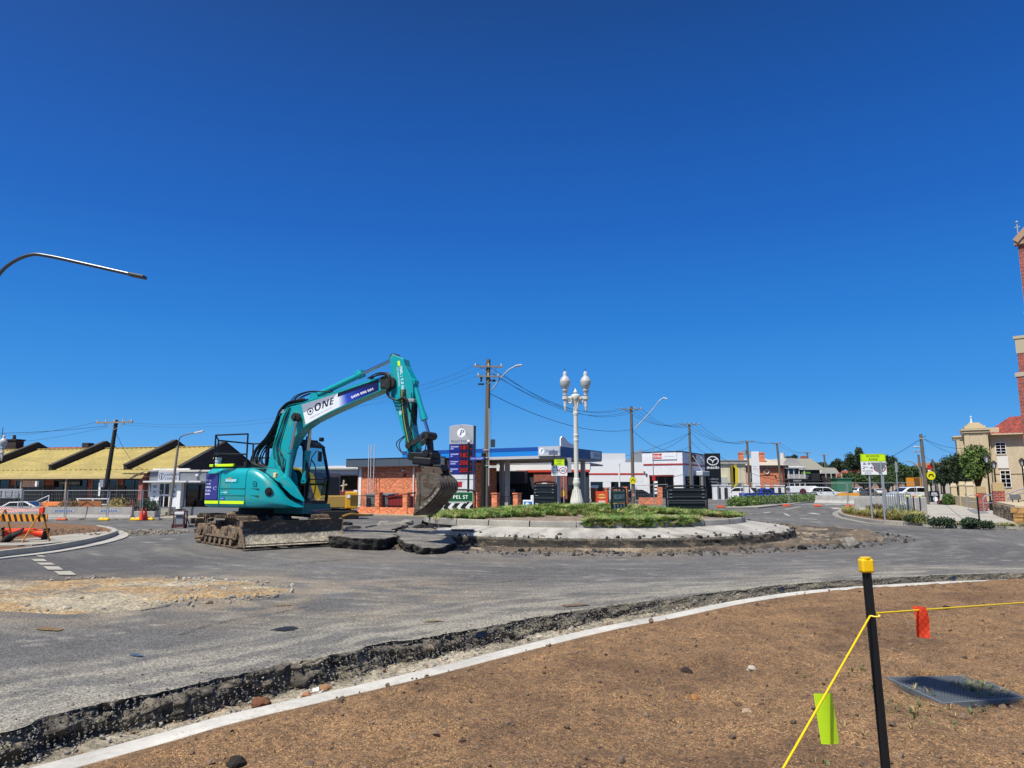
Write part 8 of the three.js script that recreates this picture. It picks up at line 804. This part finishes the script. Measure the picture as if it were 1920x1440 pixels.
// right timber pole with crossing disc
{ const o = utilityPole('timber pole with crossing disc and red plate at the right footpath', 1737, 814, 62, .17, [], 0, -.1); const q = (x, y) => at(x, y, 62).sub(o.b); part('light_arm', rod(q(1734, 841), q(1722, 838.5), .03), galv, o.t); const e = q(1719, 838); part('light_head', rbox(.5, .1, .2, .04, e.x, e.y, e.z, 0, 0, -.1), mat('#c3c7ca', .5), o.t); const c = q(1742, 891.5); const dT = sign(96, 96, g => { g.fillStyle = '#e6e21a'; g.fillRect(0, 0, 96, 96); g.strokeStyle = '#14150f'; g.lineWidth = 14; g.beginPath(); g.moveTo(20, 64); g.lineTo(36, 38); g.lineTo(60, 38); g.lineTo(76, 64); g.stroke(); }); part('crossing_disc', tf(new THREE.CircleGeometry(.38, 28), c.x, c.y, .3), printMat(dT, .5), o.t); part('red_plate', box(.32, .42, .03, q(1739, 876.5).x, q(1739, 876.5).y, .28), mat('#c62a24', .5), o.t); part('red_plate', box(.26, .2, .03, q(1739, 882.5).x, q(1739, 882.5).y, .28), white, o.t); part('sign_post', cyl(.03, .03, q(1742, 884).y, c.x + .12, q(1742, 884).y / 2, .26, 8), galv, o.t); part('insulator', [box(.4, .08, .08, -.1, o.h - .4, .1)], mat('#b9b4a8', .5), o.t);
  wire('cable from the right pole to the convent wall, upper', asW(o, 0, o.h - .3, 0), at(1805, 841, 62), .25, .022); wire('cable from the right pole to the convent wall, lower', asW(o, 0, o.h - .3, 0), at(1802, 852, 66), .3, .022); const f = utilityPole('far timber pole left of the right crossing pole', 1730, 853, 100, .2, [[6.6, 1.6]], 0, -.2); const g = utilityPole('far leaning pole before the dark trees on the right', 1759, 861, 110, .2, [], 0, -.5); const s = foot(1728, 95), t = thing('street_light', 'far curved street light beside the right pole', 'street light', s); const r = (x, y) => at(x, y, 95).sub(s); part('pole_shaft', tube([V3(0, 0, 0), r(1728, 890), r(1718, 872), r(1708, 866), r(1703, 865)], .06, 6, 30), galv, t); part('lamp_head', rbox(.5, .12, .25, .05, r(1702, 865).x, r(1702, 865).y, 0), galv, t); wire('wire crossing between the far right poles', asW(f, 0, 6.7, 0), asW(g, -.4, 5.6, 0), .2, .03); }
{ const p = foot(1751, 72), t = thing('sandwich_board', 'black sandwich board with white round print by the right pole', 'sign', p, .1); part('board', box(1.0, 1.15, .06, 0, .68, 0, -.1), printMat(sign(96, 112, g => { g.fillStyle = '#101113'; g.fillRect(0, 0, 96, 112); g.fillStyle = '#e8e9ea'; g.fillRect(20, 16, 56, 10); g.fillRect(14, 34, 68, 8); g.beginPath(); g.arc(52, 78, 24, 0, 7); g.fill(); })), t); part('back_leg', box(.9, 1.1, .05, 0, .62, -.3, .2), black, t); solo('red_cone_stub', 'small red cone at the foot of the sandwich board', 'cone', [cyl(.03, .14, .4, 0, .22, 0, 12), box(.3, .04, .3, 0, .02, 0)], mat('#c83a2a', .5), foot(1759, 70)); }
// ---------- convent, gate piers, church on the right ----------
{ const cream = mat('#ffffff', .9, { map: feltT([206, 190, 160], [186, 170, 140], 701) }), trim = mat('#c3b391', .8), D = 75, a = foot(1862, D), B = thing('convent', 'cream rendered convent with stepped entry tower and red tiled roof', 'building', V3(a.x, .1, a.z), -.5), Y = py => at(1862, py, D).y - .1, s = D / 1345;
  part('wall', [box(5.4, Y(815), .4, 2.7, Y(815) / 2, 0), box(.4, Y(815), 12, .2, Y(815) / 2, -6)], cream, B); const rt = mat('#ffffff', .85, { map: tex(256, 256, (i, j) => { const r = Math.floor(j / 16), x = (i + (r % 2) * 8) % 16, y = j % 16, k = .7 + .5 * hsh(Math.floor((i + (r % 2) * 8) / 16), r, 711) - (y < 3 ? .3 : 0) - (x < 2 ? .15 : 0); return [146 * k, 66 * k, 54 * k]; }, .3, .3) });
  const g = new THREE.BufferGeometry(), v = [[-.4, Y(815), .7], [9, Y(815), .7], [9, Y(770), -5], [2.6, Y(776), -5], [-.4, Y(815), -11]], P = []; [0, 1, 2, 0, 2, 3, 0, 3, 4].forEach(i => P.push(...v[i])); g.setAttribute('position', new THREE.Float32BufferAttribute(P, 3)); g.computeVertexNormals(); part('roof', muv(g), rt, B); part('gutter', box(6, .14, .2, 2.6, Y(815.5), .8), trim, B); part('soffit', box(6, .08, .9, 2.6, Y(817), .4), mat('#9c9078', .8), B);
  windowUnit(B, .98, Y(841.5), .24, .88, 1.2, 2, 4, white); windowUnit(B, 1.16, Y(898), .24, .84, 1.7, 2, 4, white); part('spandrel', box(.95, (871 - 853) * s * 1.25, .1, 1.05, Y(867), .24), mat('#d9d8d0', .7), B); part('string_line', box(5.4, .06, .06, 2.7, Y(888.5), .22), mat('#a3957a', .8), B); part('downpipe', cyl(.05, .05, Y(815), .1, Y(815) / 2, .28, 8), trim, B); part('wall_vent', box(.22, .14, .06, 2.8, Y(879), .23), white, B);
  const T = part('entry_tower', [box(2.1, Y(812), 2.4, -1.15, Y(812) / 2, -.2), box(1.0, Y(822), 2.0, -2.4, Y(822) / 2, -.6)], cream, B); part('tower_cornice', [box(2.6, .16, 2.9, -1.15, Y(806), -.2), box(2.4, .2, 2.7, -1.15, Y(810), -.2), box(2.3, .12, 2.5, -1.15, Y(814), -.2), box(1.4, .16, 2.4, -2.5, Y(817.5), -.6), box(1.3, .2, 2.2, -2.5, Y(821), -.6)], trim, T); part('tower_cap', [box(1.9, .3, 2.1, -1.15, Y(801), -.2), box(1.4, .2, 1.6, -1.15, Y(797), -.2), box(1.0, .2, 1.0, -1.15, Y(793.5), -.2)], trim, T); part('pilaster', [box(.3, Y(816), .1, -1.9, Y(816) / 2, 1.04), box(.3, Y(816), .1, -.4, Y(816) / 2, 1.04), box(.3, Y(824), .1, -2.75, Y(824) / 2, .44)], trim, T); part('statue', [cyl(.07, .1, .5, -1.35, Y(787), -.2, 8), sph(.09, -1.35, Y(780), -.2, 8), cyl(.14, .16, .1, -1.35, Y(792), -.2, 8)], mat('#dfe2e4', .6), T); part('tower_window', box(.5, 1.4, .06, -1.15, Y(862), 1.03), glassDark, T); part('link_block', box(1.2, .9, 1.6, .4, Y(810), -.6), cream, B); }
{ const D = 50, a = foot(1957, D), B = thing('brick_church', 'tall red brick church tower with stone buttress cut by the right edge', 'building', V3(a.x, .1, a.z), -.72), Y = py => at(1912, py, D).y - .1, stn = mat('#b4a78e', .85); part('tower', muv(box(6, Y(450), 6, 3, Y(450) / 2, -3.2)), brickRed, B); part('buttress', muv(merge([box(.9, Y(700), .9, -.42, Y(700) / 2, -.5), box(.7, Y(660) - Y(700) + .2, .8, -.36, (Y(660) + Y(700)) / 2, -.5)])), brickRed, B); part('buttress_stone', box(1.05, .3, 1.0, -.44, Y(700), -.5), stn, B); part('buttress_stone', [box(.8, Y(632) - Y(660), .85, -.36, (Y(632) + Y(660)) / 2, -.5), box(.95, .2, .95, -.38, Y(630), -.5)], stn, B); part('gable', muv(prism([[0, Y(450)], [6, Y(450)], [3, Y(450) + 3.2]], .6, 0, -.5)), brickRed, B); part('gable_stone', [beam(V3(-.1, Y(452), -.15), V3(3, Y(452) + 3.3, -.15), .5, .4), box(.6, .5, .6, .1, Y(452), -.3)], mat('#a98c74', .85), B); part('cross', [cyl(.04, .05, 1.3, .08, Y(434), -.3, 8), box(.34, .06, .06, .08, Y(424), -.3), sph(.1, .08, Y(415), -.3, 8)], mat('#9aa6a8', .5), B); part('lancet', [box(.5, 4, .1, 2.2, 8, -.16), cyl(.25, .25, .1, 2.2, 10, -.16, 16, Math.PI / 2)], glassDark, B); for (let k = 0; k < 3; k++) part('string_course', box(6.1, .16, .14, 3, 4 + k * 5, -.14), stn, B); }
{ const stoneM = mat('#b39b6f', .9), pier = (l, px, D, w, h, turn) => { const p = foot(px, D); const t = thing('gate_pier', l, 'pier', V3(p.x, .14, p.z), turn); part('brick_shaft', muv(box(w, h * .72, w, 0, h * .36, 0)), brickRed, t); part('stone_cap', [prism([[-w * .53, 0], [w * .53, 0], [w * .5, h * .2], [w * .42, h * .27], [-w * .42, h * .27], [-w * .5, h * .2]], w * 1.06, .01).translate(0, h * .72, 0)], stoneM, t); return t; }; pier('large red brick gate pier with stone cap beside the footpath', 1871, 38, .5, 1.7, -.45); pier('smaller red brick gate pier behind the hand rails', 1839, 44, .46, 1.5, -.45);
  const sp = (l, px, D, w, h) => { const p = foot(px, D); const t = thing('stone_pillar', l, 'pillar', V3(p.x, .14, p.z), -.45); part('shaft', box(w, h * .85, w, 0, h * .42, 0), mat('#c9b896', .9), t); part('cap', [box(w * 1.2, h * .07, w * 1.2, 0, h * .88, 0), box(w * .9, h * .1, w * .9, 0, h * .95, 0)], mat('#d3c4a4', .9), t); return t; }; sp('cream stone pillar at the left end of the convent wall', 1788, 62, .42, 1.8); sp('cream stone pillar with stepped cap, second in the convent wall', 1804, 56, .42, 1.9); sp('cream stone pillar nearest the small brick pier', 1818, 52, .46, 1.85);
  { const a = foot(1790, 61), b = foot(1836, 47), L = a.distanceTo(b); solo('stone_wall', 'low cream stone wall linking the convent pillars', 'wall', muv(box(L, .8, .35, L / 2, .5, 0)), mat('#bda982', .9), a, Math.atan2(-(b.z - a.z), b.x - a.x)); }
  { const w = thing('rubble_wall', 'low rough stone retaining wall at the right edge', 'wall', V3(0, 0, 0)), A = gr(1871, 966, .13), Bq = gr(1906, 979, .13), Cq = gr(2080, 985, .13), R = rng(81), put = (a, b, h, name, cols) => { const L = a.distanceTo(b), ang = Math.atan2(-(b.z - a.z), b.x - a.x), n = Math.max(3, Math.round(L / .3)); for (let j = 0; j < 3; j++) { let u = -.1 * R(); while (u < 1) { const du = (.7 + .7 * R()) / n, p = a.clone().lerp(b, Math.min(.98, u + du / 2)), g = new THREE.BoxGeometry(L * du * .96, h / 3 * (.86 + .14 * R()), .3, 2, 2, 1), P = g.attributes.position; for (let q = 0; q < P.count; q++) { const x = P.getX(q), y = P.getY(q), z = P.getZ(q), s = hsh(Math.round(x * 90), Math.round(y * 90), Math.round(z * 90) + j) - .5; P.setXYZ(q, x + s * .04, y + s * .03, z + s * .05); } g.computeVertexNormals(); part('stone', g.rotateY(ang).translate(p.x, .13 + h * (j + .5) / 3, p.z), mat(cols[Math.floor(R() * cols.length)], .95), w); u += du; } } }; put(A, Bq, .62, 'side', ['#7d6f5c', '#6a5c4c', '#8d7d66', '#5c5044']); put(Bq, Cq, .55, 'front', ['#b08a54', '#c29a62', '#a37c4a']); part('coping', slab([A, Bq, Cq, Cq.clone().add(V3(2, 0, -3)), A.clone().add(V3(1.5, 0, -1))], .72, .1, .02), mat('#b8a98c', .9), w); }
  const rail = (l, px, D, turn, k) => { const p = foot(px, D), t = thing('hand_rail', l, 'rail', V3(p.x, .14, p.z), turn); part('rail_tube', [tube([V3(0, 0, 0), V3(0, .8, 0), V3(.1, .92, 0), V3(1.3, .92 + k, 0), V3(1.5, 1.0 + k, 0), V3(2.2, 1.2 + k * 1.3, 0)], .03, 8, 40), rod(V3(1.4, 0, 0), V3(1.4, .95 + k, 0), .028, 8), rod(V3(.05, .5, 0), V3(1.4, .5 + k, 0), .02, 8)], galv, t); }; rail('galvanised hand rail left of the small brick pier', 1812, 46, -.3, .1); rail('galvanised hand rail between the two brick piers', 1842, 42, -.2, .15); rail('galvanised hand rail right of the large brick pier', 1888, 42, -.15, .3);
  { const p = foot(1902, 36), t = thing('info_panel', 'dark slanted information panel on two posts at the right edge', 'panel', V3(p.x, .3, p.z), -.5); part('panel', box(.46, .3, .03, 0, .78, 0, -.7), mat('#23272d', .4), t); for (const x of [-.12, .12]) part('leg', box(.04, .74, .04, x, .37, -.05), black, t); }
  const lamp = (l, px, py0, D) => { const p = foot(px, D), h = at(px, py0, D).y - .14, t = thing('lantern_post', l, 'lamp post', V3(p.x, .14, p.z)); part('shaft', [cyl(.045, .06, h - .6, 0, (h - .6) / 2, 0, 10), cyl(.09, .11, .6, 0, .3, 0, 10)], black, t); part('lantern', [cyl(.17, .09, .36, 0, h - .4, 0, 6)], mat('#c9cdc8', .2), t); part('lantern_cage', [cyl(.03, .21, .2, 0, h - .12, 0, 6), cyl(.1, .1, .04, 0, h - .6, 0, 8), ...[0, 1, 2, 3, 4, 5].map(k => rod(V3(Math.sin(k * 1.047) * .1, h - .58, Math.cos(k * 1.047) * .1), V3(Math.sin(k * 1.047) * .18, h - .22, Math.cos(k * 1.047) * .18), .012, 5))], black, t); }; lamp('black lantern post in front of the light green tree', 1855, 850, 45); lamp('smaller black lantern post right of the tree', 1868, 863, 52); lamp('black lantern post at the right frame edge', 1921, 858, 52); }
// ---------- trees ----------
const T = (l, px, pyTop, pyBot, hw, D, cols, seed, o = {}) => { const p = foot(px, D), top = at(px, pyTop, D).y - p.y, bot = Math.max(.3, at(px, pyBot, D).y - p.y), r = hw * D / 1345; return tree(l, p, top, blobs(o.k || 9, r, (top - bot) / 2, r, (top + bot) / 2, seed), cols, seed, { count: o.count || 700, leaf: o.leaf || D * .0011, trunk: o.trunk || .2, name: o.name }); };
T('light green young tree in front of the convent tower', 1834, 829, 912, 25, 54, [[.1, .17, .03], [.16, .25, .05], [.06, .11, .025]], 801, { count: 1500, leaf: .085, k: 12 }); T('dark green tree left of the convent at the footpath', 1795, 846, 916, 24, 76, DARKG.concat([[.04, .07, .02]]), 802, { count: 1400, leaf: .1, k: 12 }); T('dark street tree behind the leaning pole on the right', 1770, 866, 915, 16, 105, DARKG, 803);
{ const p = foot(1776, 60); bush('round clipped green bush before the convent wall', V3(p.x, .1, p.z), .85, .95, .8, [[.06, .12, .025], [.09, .16, .03]], 804, 'round_bush', 520, .05); const q = foot(1765, 61); bush('dark purple low bush beside the round bush', V3(q.x, .1, q.z), .6, .4, .6, [[.05, .03, .035], [.07, .05, .04]], 805, 'low_shrub', 160, .05); }
T('domed dark pine behind the hotel roof', 1486, 854, 880, 15, 200, DARKG, 811); T('small dark tree right of the domed pine', 1508, 864, 885, 11, 210, DARKG, 812); T('dark tree above the cream roof', 1540, 866, 890, 14, 215, DARKG, 813); T('dark pine above the orange roof', 1572, 857, 890, 12, 220, DARKG, 814); T('large layered dark pine left of the school sign', 1602, 848, 892, 19, 215, DARKG, 815, { k: 14, count: 1100 }); T('tall narrow dark poplar behind the school sign', 1617, 833, 880, 5, 205, DARKG, 816, { k: 6 }); T('dark pine right of the school sign', 1674, 850, 885, 13, 190, DARKG, 817); T('broad green street tree right of the school sign', 1684, 864, 915, 22, 130, GREEN, 818, { k: 13, count: 1300 }); T('green street tree behind the sign trailer', 1716, 868, 912, 18, 140, GREEN, 819, { count: 1000 }); T('green tree left of the school sign posts', 1592, 884, 912, 14, 180, GREEN, 820); T('green street tree beyond the yellow barrier', 1620, 886, 916, 16, 140, GREEN, 821); T('low green tree in the street far behind the school sign', 1650, 882, 914, 16, 150, GREEN, 822); T('green tree far behind the right crossing pole', 1746, 874, 912, 12, 150, GREEN, 823); T('dark tree on the far hill left of the pine', 1556, 872, 892, 16, 230, DARKG, 824); T('dark tree on the far hill above the hotel', 1528, 870, 890, 14, 235, DARKG, 825); T('dark tree on the far hill behind the poplar', 1635, 858, 895, 18, 230, DARKG, 826); T('dark tree on the far hill right of the pine', 1655, 864, 900, 16, 225, DARKG, 827); T('dark tree far down the right street', 1700, 876, 910, 18, 200, DARKG, 828); T('pointed dark cypress far behind the right pole', 1754, 867, 895, 3, 180, DARKG, 829, { k: 5 }); T('dark tree beside the far cypress', 1765, 867, 900, 10, 170, DARKG, 830); T('small bushy tree far behind the leaning pole', 1783, 872, 905, 14, 130, DARKG, 831); T('wide green tree beyond the green shed', 1572, 895, 918, 16, 165, GREEN, 832); T('low green tree left of the white sport utility', 1665, 890, 918, 12, 110, GREEN, 833); T('low green tree right of the sign trailer', 1735, 888, 916, 8, 105, GREEN, 834);
{ // wooded hill and houses behind
  structure('hill', sheet(60, 12, (u, v) => { const x = mix(70, 330, u), z = mix(-235, -420, v), h = 12 * Math.sin(Math.min(1, u * 1.4 + .1) * 2.2) * sm(0, .5, v) * (.7 + .5 * fbm(u * 6, v * 3, 3, 901)); return { p: [x, -1.3 + h, z], c: [1, 1, 1] }; }), mat([.03, .045, .02], 1)); const R = rng(91); [[1600, 235], [1625, 228], [1642, 232], [1585, 240], [1660, 240], [1752, 225], [1775, 235]].forEach(([px, D], k) => { const p = at(px, 904 - (k % 3) * 7, D), t = thing('far_house', ['pinkish far house with red roof left of the poplar', 'far house with red roof under the school sign', 'far pale house behind the school sign', 'far house with brown roof beside the pine', 'far pink house right of the school sign', 'far house with red roof behind the leaning pole', 'far pale house beside the convent tree'][k], 'house', V3(p.x, 0, p.z), .3 * R()); part('wall', box(9, p.y + 1.5, 6, 0, (p.y + 1.5) / 2, 0), mat(['#c9a893', '#b98f7a', '#d8cdbb'][k % 3], .9), t); part('roof', prism([[-5, 0], [5, 0], [3, 2.2], [-3, 2.2]], 7, .02).translate(0, p.y + 1.5, 0), mat(['#a5503c', '#9a4a38', '#8d6a52'][k % 3], .9), t); part('window', box(1.4, 1.2, .1, -2, p.y, 3.05), glassDark, t); }); }
// ---------- shadows and picture ----------
scene.traverse(o => { if (o.isMesh) { o.castShadow = true; o.receiveShadow = true; } });
renderer.render(scene, camera);
